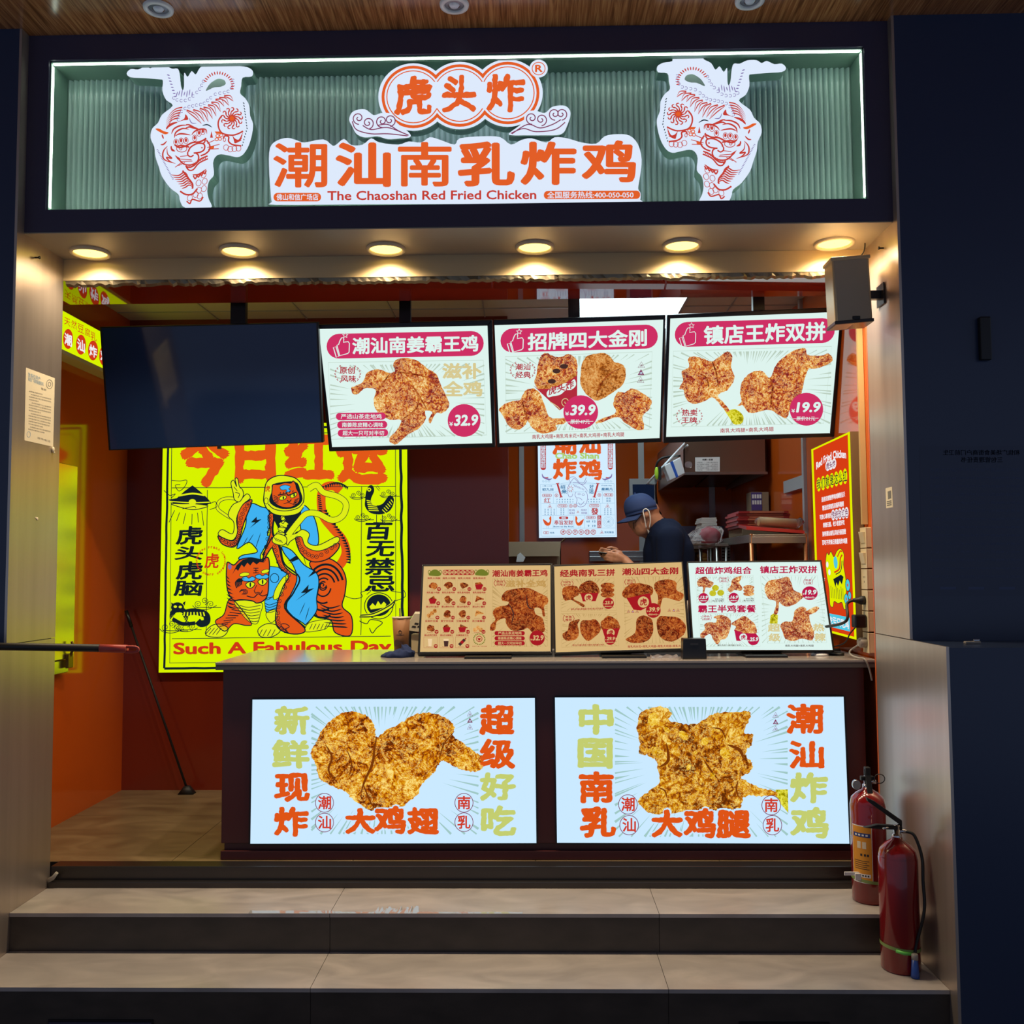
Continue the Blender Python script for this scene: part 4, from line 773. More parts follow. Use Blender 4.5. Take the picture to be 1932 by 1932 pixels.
def n2(a):
    a.crop(720, 1020, 3.22); R, B, L = 'dim_red', 'dim_bg', 'dim_line'; K = 'crust_dim'
    a.text('经典南乳三拼', 1083, 178, 1418, 222, R, 3, .038, -7); a.text('潮汕四大金刚', 1460, 168, 1802, 212, R, 3, .038, -7)
    for q in ([(1085, 238), (1412, 226), (1425, 425), (1090, 430)], [(1090, 444), (1428, 437), (1442, 640), (1094, 648)], [(1467, 226), (1822, 212), (1850, 620), (1486, 628)]):
        a.stroke(q, 2, L, 2, 0, True); xs, ys = [p[0] for p in q], [p[1] for p in q]; a.burst(sum(xs)/4, sum(ys)/4, min(xs)+8, min(ys)+8, max(xs)-14, max(ys)-6, L, 1, 50, .6, 6)
    badge(a, 1104, 246, 1150, 276, '100%', '好评', R)
    a.poly([(1098, 296), (1140, 275), (1188, 280), (1197, 330), (1165, 352), (1230, 388), (1220, 403), (1155, 362), (1110, 362)], K, 4, sm=4, jag=1)
    bucket(a, [(1208, 320), (1318, 318), (1300, 368), (1222, 370)], 1257, 348, 25, R, B, [(1200, 285), (1218, 260), (1260, 242), (1302, 260), (1322, 300), (1312, 325), (1208, 328)], K)
    stackp(a, 1372, 275, 42, 30, 'crust_dim'); price(a, 1377, 382, 34, '23.9', R, B, 8, '原价28元')
    a.text('南乳大鸡腿+南乳酱汁鸡块+潮汕手打鱼饼', 1150, 411, 1345, 423, R, 3, .02, -4)
    badge(a, 1116, 456, 1156, 490, '老客', '推荐', R)
    a.poly([(1098, 570), (1130, 545), (1140, 500), (1170, 485), (1205, 480), (1190, 512), (1200, 560), (1180, 600), (1120, 607)], K, 4, sm=4, jag=1)
    a.poly([(1205, 520), (1220, 485), (1262, 484), (1300, 480), (1330, 520), (1320, 562), (1255, 610), (1215, 572)], K, 4, sm=4, jag=1)
    bucket(a, [(1340, 538), (1446, 532), (1428, 590), (1360, 602)], 1392, 560, 24, R, B, [(1330, 500), (1350, 478), (1382, 456), (1420, 478), (1442, 500), (1440, 545), (1345, 545)], K)
    price(a, 1388, 600, 34, '29.9', R, B, 8, '原价34元'); a.text('南乳大鸡翅+南乳大鸡排+南乳酱汁鸡块', 1160, 630, 1350, 641, R, 3, .02, -3)
    badge(a, 1490, 236, 1528, 268, '潮汕', '经典', R)
    bucket(a, [(1488, 350), (1630, 320), (1642, 390), (1575, 425), (1530, 420)], 1590, 374, 34, R, B, [(1460, 330), (1482, 285), (1530, 260), (1600, 265), (1645, 285), (1632, 335), (1500, 352)], K)
    a.poly([(1655, 290), (1670, 250), (1740, 235), (1790, 255), (1792, 300), (1835, 327), (1810, 367), (1740, 350), (1705, 357), (1690, 422), (1670, 418), (1680, 345)], K, 4, sm=4, jag=1)
    a.poly([(1482, 600), (1540, 560), (1550, 480), (1590, 455), (1642, 482), (1648, 560), (1610, 612), (1530, 622)], K, 4, sm=4, jag=1)
    a.poly([(1670, 502), (1690, 460), (1742, 462), (1800, 468), (1845, 512), (1835, 572), (1760, 614), (1690, 582)], K, 4, sm=4, jag=1)
    price(a, 1650, 425, 45, '39.9', R, B, 8, '原价47元')
    for x in (1500, 1526, 1552, 1748, 1775, 1800): tri(a, x, 430 if x < 1600 else 423, 9, 'dim_red', x in (1526, 1775))
    a.text('南乳鸡米花+南乳大鸡腿+南乳大鸡翅+南乳大鸡排', 1495, 637, 1850, 652, R, 3, .02, -5)
def n3(a):
    a.crop(1240, 1020, 4.391); R, B, L, K = 'm3_red', 'tv_white', 'tv_line', 'crust_m3'
    a.text('超值炸鸡组合', 315, 218, 782, 280, R, 3, .038, -3); a.text('镇店王炸双拼', 850, 211, 1325, 273, R, 3, .038, -3); a.text('霸王半鸡套餐', 338, 534, 818, 598, R, 3, .038, -2)
    for q in ([(315, 293), (545, 291), (560, 515), (328, 518)], [(568, 290), (795, 288), (806, 512), (582, 515)], [(342, 606), (825, 602), (853, 876), (356, 880)], [(853, 293), (1325, 289), (1405, 846), (915, 852)]):
        a.stroke(q, 2, L, 2, 0, True); xs, ys = [p[0] for p in q], [p[1] for p in q]; a.burst(sum(xs)/4, sum(ys)/4, min(xs)+14, min(ys)+8, max(xs)-16, max(ys)-6, L, 1, 54, .6, 7)
    badge(a, 527, 306, 577, 345, '明星', '组合', R)
    a.poly([(330, 345), (352, 315), (400, 298), (430, 330), (467, 350), (440, 390), (400, 390), (390, 440), (375, 440), (378, 385), (340, 380)], K, 4, sm=4, jag=1)
    for x, y in ((482, 393), (460, 437), (525, 433)): a.ell(x, y, 29, 25, 'm3_olive', 4, 18); a.ring(x, y, 20, 16, 3, 'crust_yel', 5, 14)
    price(a, 383, 477, 42, '13.9', R, B, 8, '原价17元'); a.text('南乳大鸡腿', 480, 480, 552, 490, 'dim_brown', 3, .02); a.text('潮汕流沙番薯球', 455, 494, 552, 505, 'dim_brown', 3, .02)
    a.poly([(583, 402), (610, 370), (625, 320), (695, 292), (692, 320), (680, 352), (707, 395), (690, 417), (640, 410), (610, 432), (588, 415)], K, 4, sm=4, jag=1)
    stackp(a, 758, 388, 46, 30); price(a, 633, 475, 42, '16.9', R, B, 8, '原价21元'); a.text('南乳大鸡翅', 735, 478, 800, 488, 'dim_brown', 3, .02); a.text('潮汕手打鱼饼', 715, 492, 800, 503, 'dim_brown', 3, .02)
    badge(a, 383, 620, 435, 660, '特色', '招牌', R)
    a.poly([(358, 802), (360, 770), (395, 735), (390, 697), (430, 675), (480, 680), (492, 650), (468, 640), (482, 625), (540, 618), (590, 640), (612, 680), (600, 750), (570, 812), (530, 822), (500, 860), (470, 832), (440, 775), (400, 792), (385, 812)], K, 4, sm=4, jag=1)
    bucket(a, [(638, 738), (720, 768), (820, 770), (830, 802), (700, 832), (655, 830)], 712, 802, 32, R, B, [(612, 692), (660, 655), (720, 625), (772, 660), (812, 700), (822, 765), (740, 770), (640, 752), (652, 712)], K)
    price(a, 795, 820, 48, '25.9', R, B, 8); a.text('霸王鸡半只+南乳酱汁鸡块', 500, 861, 690, 873, 'dim_brown', 3, .02)
    a.poly([(938, 622), (968, 600), (1000, 618), (996, 690), (930, 688)], 'crust_yel', 4)
    a.poly([(890, 412), (895, 370), (930, 330), (1000, 320), (1082, 300), (1110, 350), (1132, 410), (1200, 440), (1217, 462), (1150, 522), (1080, 547), (1030, 532), (1010, 512), (1000, 600), (965, 606), (985, 510), (920, 482)], K, 5, sm=4, jag=1.5)
    badge(a, 1226, 320, 1275, 364, '热卖', '王牌', R); price(a, 1263, 437, 65, '19.9', R, B, 8, '原价21元', 57)
    a.text('超', 915, 690, 1018, 756, 'tv_tan', 4, .045); a.text('级', 922, 768, 1022, 836, 'tv_tan', 4, .045); a.text('热', 1290, 688, 1385, 752, 'tv_tan', 4, .045); a.text('辣', 1302, 766, 1396, 834, 'tv_tan', 4, .045)
    a.poly([(1018, 702), (1060, 670), (1112, 670), (1130, 630), (1140, 580), (1190, 548), (1232, 560), (1240, 582), (1310, 545), (1342, 560), (1300, 602), (1260, 622), (1275, 700), (1300, 762), (1280, 827), (1200, 812), (1130, 832), (1060, 812), (1040, 762)], K, 5, sm=4, jag=1.5)
    a.stroke([(1112, 672), (1140, 730), (1180, 800)], 9, 'crust_dim', 6, 5, False, 1)
    a.text('南乳大鸡腿+南乳大鸡翅', 1060, 862, 1295, 880, 'dim_brown', 3, .02)
c5 = lambda pts: [(720+x/3.22, 1020+y/3.22) for x, y in pts]; c6 = lambda pts: [(1240+x/4.391, 1020+y/4.391) for x, y in pts]
monitor(c5([(247, 145), (1037, 136), (1037, 686), (218, 692)]), c5([(256, 155), (1025, 148), (1027, 672), (233, 675)]), .38, n1, 'menu monitor with grid of small dishes and whole chicken, beside the blue cloth', (880, 966, 'dim_bg'), (915, 1235))
monitor(c5([(1041, 146), (1830, 126), (1874, 664), (1050, 690)]), c5([(1049, 156), (1822, 130), (1865, 652), (1058, 678)]), .38, n2, 'dim menu monitor with two chicken buckets, middle one of three on the counter', (1133, 1215, 'dim_bg'), (1170, 1232))
monitor(c6([(246, 172), (1362, 160), (1472, 912), (298, 918)]), c6([(258, 183), (1350, 173), (1455, 905), (305, 905)]), .42, n3, 'bright menu monitor with half chicken set at 25.9, beside the wall sockets', (1400, 1478, 'tv_white'), (1430, 1231))
# ------------------------------------------------------------------ big yellow lightbox on the nook's back wall
YP = 1.95
yb = thing('poster_lightbox', at('Y', YP, 540, 1268), 'big yellow lit poster of a tiger rider on the dark red back wall', 'lightbox')
tl, tr_, br, bl = [at('Y', YP, *q) for q in ((308, 800), (768, 797), (769.5, 1265), (299.5, 1269))]
part('housing', yb, 'black', lambda m: m.prism([tl+Vector((0, .002, 0)), tr_+Vector((0, .002, 0)), br+Vector((0, .002, 0)), bl+Vector((0, .002, 0))], (0, .046, 0)))
a = Art((0, YP, 0), (0, -1, 0), (280, 800, 3.715), .0007)
Y, K, O, B = 'yel', 'yel_black', 'yel_orange', 'yel_blue'; F = 'yel_fill'
a.poly([(104, 0), (1813, -11), (1819, 1727), (72, 1742)], Y, 0)
def ink(pts, w=6, lay=4, sm=5, cl=False, tp=0, m=K): a.stroke(pts, w*1.2, m, lay, sm, cl, tp)
def fig(pts, fill, lay=4, w=6, sm=5, line=K):
    a.poly(pts, fill, lay, sm=sm)
    if line: a.stroke(pts, w*1.2, line, lay+.5, sm, True)
rn = random.Random(2)
wob = lambda x0, y0, x1, y1, n, d: [(x0+(x1-x0)*i/n+rn.uniform(-d, d), y0+(y1-y0)*i/n+rn.uniform(-d, d)) for i in range(n+1)]
# border
ink(wob(140, 25, 112, 1712, 24, 2), 13); ink(wob(112, 1712, 1780, 1700, 24, 2), 14); ink(wob(1768, 25, 1785, 1700, 24, 3), 16); ink(wob(140, 25, 1768, 22, 20, 2), 13)
ink([(205, 65), (165, 105), (150, 1675), (1735, 1660), (1732, 100), (1690, 62), (205, 65)], 4, 4, 0)
for p in ([(165, 448), (1735, 437)], [(415, 462), (405, 1488)], [(1495, 440), (1490, 1480)], [(165, 1505), (1700, 1486)]): ink(wob(*p[0], *p[1], 14, 1.2), 4, 4, 0)
# headline, side columns, foot line
for c, q in zip('今日红运', ((222, 40, 575, 448), (603, 52, 897, 420), (948, 40, 1305, 395), (1312, 50, 1682, 425))): a.text(c, *q, O, 3, .06, 0, 0, .05)
for c, q in zip('虎头虎脑百无禁忌', ((190, 715, 385, 847), (182, 855, 385, 953), (190, 962, 385, 1092), (175, 1095, 387, 1207), (1520, 692, 1712, 812), (1520, 818, 1727, 930), (1515, 937, 1727, 1060), (1515, 1063, 1727, 1175))): a.text(c, *q, K, 3, .035, 0, .08, .012)
a.text('Such A Fabulous Day', 175, 1532, 1705, 1640, 'yel_red', 3, .045, -.012)
# flying saucer and beams
a.poly([(310, 430), (255, 470), (200, 520), (140, 530), (180, 560), (250, 580), (330, 585), (400, 575), (440, 552), (415, 520), (360, 470)], K, 4)
ink([(215, 503), (310, 488), (395, 500)], 10, 5, 5, m=F); ink([(150, 542), (300, 552), (432, 548)], 6, 5, m=F); fig([(160, 560), (250, 590), (330, 600), (420, 575), (330, 560), (240, 560)], F, 5, 5)
a.ell(310, 548, 26, 22, F, 6, 18); ink([(240, 595), (320, 578), (335, 590)], 4, 6)
for x0, y0, x1, y1 in ((185, 605, 145, 690), (220, 620, 198, 680), (262, 625, 245, 700), (307, 630, 305, 705), (345, 622, 352, 690), (375, 610, 388, 712)): ink([(x0, y0), (x1, y1)], 4, 4, 0)
def cloud(x, y, s=1, fl=1):
    for dx, dy, r, q in ((0, 0, 26, 1), (45, -22, 26, -1), (88, 0, 26, 1)): a.spiral(x+fl*dx*s, y+dy*s, r*s, 1.7, 4, K, 4, 1.5, q)
    ink([(x-fl*40*s, y+10*s), (x-fl*10*s, y+34*s), (x+fl*60*s, y+38*s), (x+fl*130*s, y+10*s)], 4); ink([(x-fl*20*s, y+22*s), (x+fl*60*s, y+24*s), (x+fl*160*s, y+24*s)], 4)
for p in ((350, 1262, 1, 1), (120, 1425, 1, 1), (230, 1420, .9, 1), (1440, 500, .7, 1), (1650, 490, .7, 1), (1470, 655, .7, 1), (1655, 660, .7, 1)): cloud(*p)
ink([(165, 395), (220, 400), (270, 395), (255, 440), (215, 470), (190, 430), (225, 425)], 4); ink([(110, 465), (150, 500), (190, 490), (160, 520)], 4); ink([(430, 560), (470, 545), (480, 580), (430, 600)], 4)
ink([(1365, 1200), (1440, 1225), (1500, 1210), (1490, 1180), (1560, 1165), (1530, 1195)], 4); ink([(1700, 1170), (1770, 1180), (1790, 1165), (1800, 1210), (1730, 1240)], 4); ink([(1480, 1380), (1530, 1400), (1560, 1370), (1640, 1390), (1600, 1430), (1570, 1465), (1550, 1430)], 5)
# small tiger and planet
for i in range(5): a.ring(215, 1345-i*4, 62-i*8, 62-i*12, 8, K, 4, 24, 160, 400)
a.ell(205, 1285, 46, 36, K, 4, 18); a.ell(190, 1280, 12, 9, F, 5, 10); a.ell(225, 1282, 12, 9, F, 5, 10); a.poly([(160, 1250), (180, 1262), (165, 1280)], K, 4); a.poly([(240, 1255), (262, 1240), (255, 1275)], K, 4)
ink([(240, 1330), (320, 1315), (400, 1335), (410, 1385), (370, 1400), (345, 1380)], 40, 4); [ink([(255+k*22, 1318), (250+k*24, 1345)], 8, 5, 0, m=F) for k in range(7)]; ink([(170, 1365), (240, 1400), (330, 1395)], 22, 4)
a.ell(1615, 1270, 84, 76, K, 4, 30); a.ring(1615, 1275, 100, 92, 6, K, 4, 30); a.poly([(1550, 1280), (1572, 1255), (1592, 1276), (1610, 1240), (1630, 1268), (1650, 1245), (1668, 1262), (1660, 1285), (1560, 1300)], F, 5)
ink([(1490, 1345), (1580, 1335), (1690, 1280), (1728, 1240)], 24, 6, 5, m=F); ink([(1485, 1340), (1580, 1328), (1690, 1272), (1730, 1235)], 7, 7); ink([(1480, 1352), (1590, 1345), (1700, 1290), (1728, 1245)], 7, 7)
# hen
a.poly([(1525, 480), (1545, 435), (1572, 432), (1583, 470), (1560, 530), (1580, 570), (1640, 560), (1690, 500), (1722, 530), (1700, 600), (1640, 632), (1560, 625), (1520, 580), (1520, 530)], K, 4, sm=4)
a.ell(1548, 460, 14, 14, F, 5, 14); a.ell(1548, 460, 6, 6, K, 6, 8)
for k in range(6): ink([(1530+k*3, 535+k*14), (1590+k*5, 548+k*12)], 5, 5, 0, m=F); ink([(1640+k*12, 600-k*14), (1665+k*10, 625-k*15)], 5, 5, 0, m=F)
ink([(1595, 440), (1620, 470)], 3, 4, 0); ink([(1605, 432), (1625, 458)], 3, 4, 0); ink([(1600, 635), (1600, 705)], 4, 4, 0); ink([(1640, 635), (1640, 700)], 4, 4, 0); ink([(1575, 690), (1660, 690)], 4, 4, 0)
# round seal
a.text('虎', 392, 905, 498, 1012, 'yel_red', 5, .03, 0, .1)
for i, c in enumerate('Red Fried Chicken·Red Fried Chicken·'):
    t = -2.4+i*.1745; x, y = 440+100*math.cos(t), 960+96*math.sin(t)
    if c != ' ': a.text(c, x-6, y-8, x+6, y+8, 'yel_red', 5, .03)
# --- the tiger mount
a.stroke([(1345, 470), (1300, 435), (1240, 445), (1212, 510), (1225, 640), (1290, 730), (1360, 810), (1385, 900), (1345, 985), (1290, 1010)], 62, O, 3, 8)
for k in range(14): t = k/13; x, y = 1215+170*t**.8, 440-30*math.sin(t*3.1); a.poly([(x, y-5), (x+9, y+26), (x+17, y-5+8*t)], K, 5)
for k in range(20):
    t = k/19; x, y = 1232+165*math.sin(t*1.7)**1.2, 600+360*t; a.poly([(x+22, y), (x-14, y+8), (x+22, y+20)], K, 5)
for k in range(9): ink([(1186+k*1.5, 500+k*15), (1208+k*2, 506+k*15)], 7, 5, 0)
fig([(1130, 975), (1250, 940), (1340, 990), (1385, 1080), (1378, 1190), (1360, 1280), (1425, 1350), (1418, 1480), (1310, 1462), (1280, 1375), (1190, 1352), (1170, 1280), (1195, 1100)], O, 4, 7)
for i, (rx, ry) in enumerate(((26, 30), (52, 64), (80, 104), (108, 146), (136, 188))): a.ring(1225+i*2, 1135+i*9, rx, ry, 9+i*1.5, K, 5, 36, 60 if i > 1 else 0, 330 if i > 1 else 300, 8)
a.spiral(1222, 1130, 26, 1.3, 8, K, 5)
for k in range(7): ink([(1200+k*6, 1260+k*26), (1270+k*14, 1290+k*22), (1350+k*8, 1270+k*26)], 9, 5, 4, tp=1)
fig([(1110, 1410), (1150, 1385), (1270, 1370), (1250, 1430), (1180, 1450), (1100, 1455)], F, 4, 4); [ink([(1130+k*26, 1440), (1150+k*26, 1400)], 4, 5, 0) for k in range(5)]
fig([(560, 1240), (600, 1235), (720, 1390), (690, 1412), (600, 1400), (535, 1452), (470, 1385), (530, 1335)], O, 4)
fig([(400, 1460), (450, 1410), (520, 1405), (560, 1440), (520, 1490), (430, 1490)], F, 4, 5); [ink([(400+k*26, 1475), (440+k*24, 1430)], 4, 5) for k in range(4)]
fig([(770, 1440), (830, 1400), (900, 1410), (925, 1450), (870, 1490), (790, 1490)], F, 5, 5); [ink([(775+k*30, 1485), (800+k*30, 1440)], 4, 6) for k in range(4)]
fig([(610, 1240), (790, 1250), (785, 1330), (760, 1400), (700, 1380), (640, 1310)], F, 4, 4)
for k in range(6): ink([(640+k*16, 1270+k*22), (700+k*8, 1285+k*20), (788-k*3, 1270+k*22)], 4, 5)
for k in range(8): ink([(500+k*14, 1420-k*20), (560+k*18, 1400-k*14)], 5, 5, 0)
# saddle cloth
fig([(820, 1010), (880, 1000), (960, 1020), (970, 1050), (930, 1110), (880, 1200), (820, 1230), (830, 1120)], B, 4, 4, 4); a.ring(885, 1080, 30, 32, 5, K, 5, 16); fig([(890, 1160), (950, 1070), (965, 1100), (930, 1200), (880, 1230)], F, 5, 4)
fig([(820, 1230), (900, 1225), (905, 1330), (860, 1390), (830, 1330)], B, 4, 4, 4); [ink([(818, 1255+k*18), (850, 1268+k*18), (902, 1250+k*18)], 4, 6) for k in range(4)]; fig([(825, 1330), (890, 1300), (905, 1350), (860, 1392)], F, 5, 4)
# mount's head
fig([(550, 1000), (558, 968), (600, 988), (645, 950), (720, 938), (790, 950), (838, 935), (850, 990), (845, 1060), (838, 1190), (805, 1240), (760, 1255), (730, 1240), (650, 1230), (600, 1235), (560, 1180), (548, 1090)], O, 5, 7)
a.poly([(588, 1055), (620, 990), (665, 950), (730, 937), (795, 955), (815, 972), (780, 968), (760, 985), (735, 966), (715, 992), (695, 972), (672, 1005), (655, 985), (630, 1030), (615, 1015)], K, 6)
for k in range(9): a.poly([(548-k*0, 1060+k*26), (572+k*7, 1090+k*26), (556+k*2, 1082+k*26)], K, 6)
a.ell(572, 1000, 13, 20, 'cal_purple', 6, 12)
for cx, cy, fl in ((705, 1088, 1), (800, 1072, -1)): fig([(cx-50, cy-6), (cx-20, cy-20), (cx, cy-8), (cx+25, cy-20), (cx+46, cy-4), (cx+28, cy+12), (cx-30, cy+14)], B, 6, 4)
for cx, cy in ((716, 1126), (802, 1106)): fig([(cx-32, cy-4), (cx, cy-22), (cx+32, cy-6), (cx+10, cy+22), (cx-18, cy+20)], F, 7, 5); a.ell(cx, cy, 6, 18, K, 8, 12)
fig([(640, 1055), (670, 1040), (708, 1045), (700, 1062), (650, 1068)], F, 6, 3); fig([(795, 1030), (830, 1018), (848, 1025), (835, 1042), (800, 1046)], F, 6, 3); a.text('王', 735, 1008, 775, 1046, K, 6, .03)
for i in range(5): ink([(620+i*9, 1150-i*6), (612+i*10, 1110), (640+i*8, 1082)], 7, 6)
for i in range(4): ink([(640, 1180-i*2), (655+i*9, 1160), (670+i*9, 1180), (655+i*9, 1195)], 4, 6)
ink([(690, 1205), (740, 1215), (770, 1190), (800, 1205), (835, 1195)], 6, 6); ink([(742, 1165), (752, 1185), (770, 1180), (790, 1186), (800, 1165)], 5, 6); ink([(760, 1130), (745, 1165)], 4, 6)
# --- the rider: robe
fig([(725, 558), (790, 580), (842, 602), (852, 700), (835, 780), (860, 790), (790, 910), (775, 955), (640, 950), (660, 920), (760, 900), (745, 860), (700, 830), (620, 872), (680, 720), (690, 620)], B, 4, 6)
fig([(1080, 572), (1120, 590), (1165, 660), (1190, 760), (1186, 850), (1110, 850), (1070, 740), (1065, 650)], B, 4, 6)
fig([(938, 858), (1010, 890), (1090, 985), (1175, 1040), (1196, 1110), (1180, 1220), (1180, 1310), (1110, 1400), (1085, 1395), (968, 1290), (1040, 1100), (1015, 990), (955, 910)], B, 6, 6)
fig([(845, 640), (880, 640), (868, 760), (915, 860), (945, 980), (1000, 1040), (1052, 1080), (1010, 1180), (955, 1290), (1095, 1430), (1060, 1470), (960, 1460), (895, 1400), (905, 1260), (945, 1140), (985, 1065), (925, 1010), (880, 900), (862, 870), (800, 965), (835, 830), (855, 760)], O, 5, 7)
fig([(1030, 775), (1078, 762), (1105, 850), (1190, 885), (1318, 832), (1335, 870), (1260, 945), (1150, 965), (1065, 900)], O, 7, 7)
fig([(690, 545), (728, 540), (672, 690), (640, 800), (600, 862), (520, 842), (488, 785), (530, 800), (595, 818), (622, 760), (625, 640), (655, 575)], O, 5, 7)
for pts in ([(850, 650), (846, 760), (810, 950)], [(885, 860), (925, 1000), (985, 1060), (920, 1240), (912, 1390), (960, 1450)], [(1045, 800), (1080, 880), (1180, 930), (1310, 850)], [(705, 555), (650, 660), (636, 790), (590, 845), (505, 800)]):
    P_ = smoothpts(pts, False, 8)
    for x, y in P_[::2]: a.ring(x, y, 13, 13, 4, K, 9, 12); a.ell(x, y, 4, 4, K, 9, 8)
ink([(885, 650), (875, 760), (925, 860), (955, 980), (1060, 1075), (1020, 1180), (965, 1290), (1100, 1425)], 9, 8); ink([(870, 790), (800, 920)], 8, 8)
a.poly([(872, 640), (940, 625), (1065, 590), (1040, 690), (985, 760), (935, 790), (905, 720)], K, 6, sm=4)
for pts in ([(760, 650), (720, 690), (752, 690), (712, 730), (795, 668), (762, 672)], [(1125, 1125), (1070, 1185), (1105, 1182), (1032, 1240), (1165, 1150), (1120, 1160)], [(1040, 920), (980, 960), (1010, 962), (968, 985), (1060, 945)], [(1165, 1020), (1120, 1075), (1180, 1040)]): a.poly(pts, K, 9)
for pts in ([(700, 790), (660, 860)], [(740, 770), (690, 850)], [(790, 760), (750, 880)], [(1080, 900), (1110, 1000)], [(1100, 1250), (1060, 1340)], [(1130, 1280), (1100, 1380)]): ink(pts, 4, 9, 4, tp=1)
# ribbons, sleeves, hands
a.stroke([(1125, 455), (1180, 430), (1230, 480), (1330, 510), (1385, 560), (1365, 640), (1290, 675), (1190, 630), (1110, 630), (1050, 690), (980, 780)], 46, K, 8, 8); a.stroke([(1125, 455), (1180, 430), (1230, 480), (1330, 510), (1385, 560), (1365, 640), (1290, 675), (1190, 630), (1110, 630), (1050, 690), (980, 780)], 38, F, 9, 8)
fig([(960, 780), (1030, 770), (1080, 740), (1130, 770), (1120, 830), (1190, 850), (1320, 790), (1330, 830), (1200, 890), (1105, 860), (1070, 790), (1000, 820), (975, 850)], F, 8, 5)
fig([(640, 540), (690, 490), (715, 520), (660, 570), (620, 660), (625, 760), (590, 815), (520, 795), (490, 770), (520, 740), (590, 770), (600, 690), (560, 640), (590, 570)], F, 6, 5)
a.stroke([(640, 530), (560, 520), (500, 540), (485, 590), (530, 630), (580, 660)], 24, K, 3, 8); a.stroke([(640, 530), (560, 520), (500, 540), (485, 590), (530, 630), (580, 660)], 16, F, 3.5, 8)
fig([(580, 415), (600, 395), (620, 440), (610, 385), (628, 385), (640, 440), (660, 460), (668, 500), (640, 545), (605, 530), (595, 480)], F, 7, 5); ink([(610, 480), (640, 490), (630, 520)], 4, 8); ink([(600, 440), (625, 470)], 4, 8)
for i, (x0, x1, y) in enumerate(((930, 965, 670), (915, 985, 700), (908, 965, 735), (895, 960, 770), (880, 945, 805))): fig([(x0, y), ((x0+x1)/2, y-22), (x1, y), (x1-10, y+10), (x1-14, y+26), (x0+6, y+24), (x0+10, y+8)], F, 10, 4, 2)
fig([(930, 650), (945, 638), (960, 655), (955, 672), (932, 672)], F, 10, 4)
fig([(880, 790), (910, 770), (965, 790), (970, 830), (940, 850), (890, 840), (870, 820)], F, 11, 5); [ink([(885+k*14, 795+k*6), (900+k*14, 820+k*4)], 4, 12) for k in range(4)]
# helmet and tiger face
fig([(812, 500), (830, 410), (890, 368), (960, 362), (1040, 385), (1085, 450), (1090, 540), (1060, 610), (960, 640), (860, 620), (815, 560)], F, 10, 6)
a.poly([(868, 470), (880, 420), (1030, 405), (1068, 470), (1080, 540), (1020, 590), (920, 592), (850, 545)], K, 11, sm=4)
fig([(870, 460), (876, 425), (912, 425), (960, 412), (1000, 415), (1018, 400), (1035, 425), (1040, 450), (1062, 500), (1055, 550), (1000, 585), (930, 580), (880, 545), (868, 500)], O, 12, 6)
fig([(925, 440), (960, 428), (1000, 440), (985, 455), (1002, 470), (960, 482), (972, 462), (935, 462)], B, 13, 3, 3); 
for cx, cy, r in ((945, 518, -18), (1020, 500, -32)): a.ell(cx, cy, 26, 15, F, 13, 18, r); a.ring(cx, cy, 26, 15, 5, K, 14, 18, rot=r); a.ell(cx+4, cy, 6, 11, K, 14, 10)
for k in range(5): ink([(925+k*22, 492-k*3), (930+k*22, 478-k*3)], 5, 14, 0); ink([(880, 500+k*12), (915, 520+k*9)], 4, 14, 0); ink([(1025-k*2, 535+k*8), (1058-k*4, 520+k*10)], 4, 14, 0)
ink([(910, 500), (970, 490), (985, 500), (1040, 478)], 7, 14); ink([(975, 535), (990, 545), (1005, 530)], 6, 14); ink([(950, 560), (985, 552), (1015, 562), (1035, 548)], 4, 14)
a.poly([(842, 560), (880, 595), (960, 610), (1050, 590), (1092, 545), (1090, 585), (1050, 625), (960, 645), (880, 630), (845, 600)], F, 13, sm=4); a.stroke([(842, 560), (880, 595), (960, 610), (1050, 590), (1092, 545)], 6, K, 14); a.stroke([(1090, 585), (1050, 628), (960, 645), (880, 630), (845, 600)], 6, K, 14)
a.text('虎', 820, 432, 856, 475, 'yel_red', 13, .03); a.ring(828, 540, 14, 22, 4, K, 13, 16)
fig([(930, 1410), (960, 1400), (990, 1420), (960, 1440), (985, 1465)], O, 9, 5, 4)
a.build('poster_face', yb)
# ------------------------------------------------------------------ lit strip on the left wall
LX = -2.6
ls = thing('wall_lightbox', (LX, 1.3, 2.76), 'yellow lit strip sign with red discs high on the left orange wall', 'lightbox')
def lsb(m): m.box(-2.699, LX, .62, 1.9, 2.735, 2.975)
part('housing', ls, 'cream', lsb)
a = Art((LX+.0005, 0, 0), (1, 0, 0), (60, 500, 2.76), .0005)
V = lambda y, z: Vector((LX+.0005, y, z))
b0 = len(a.v); a.v += [V(.62, 2.757), V(1.9, 2.757), V(1.9, 2.973), V(.62, 2.973)]; a.f.append((0, 1, 2, 3)); a.mats.append(MATS['yel']); a.fm.append(0)
for c, q in zip('天然豆腐乳', ((168, 270, 200, 308), (205, 283, 234, 325), (238, 302, 270, 345), (275, 324, 303, 365), (305, 342, 336, 386))): a.text(c, *q, 'yel_red', 2, .008, .45)
for c, x, y in (('潮', 188, 385), ('汕', 255, 415), ('炸', 318, 445), ('鸡', 376, 473)): a.ell(x, y, 26, 52, 'yel_red', 2, 24); a.text(c, x-20, y-36, x+20, y+26, 'red_white', 3, .04, .45)
a.text('天然腌制健康美味', 395, 400, 470, 425, 'yel_red', 2, .01, .45)
a.build('sign_face', ls)
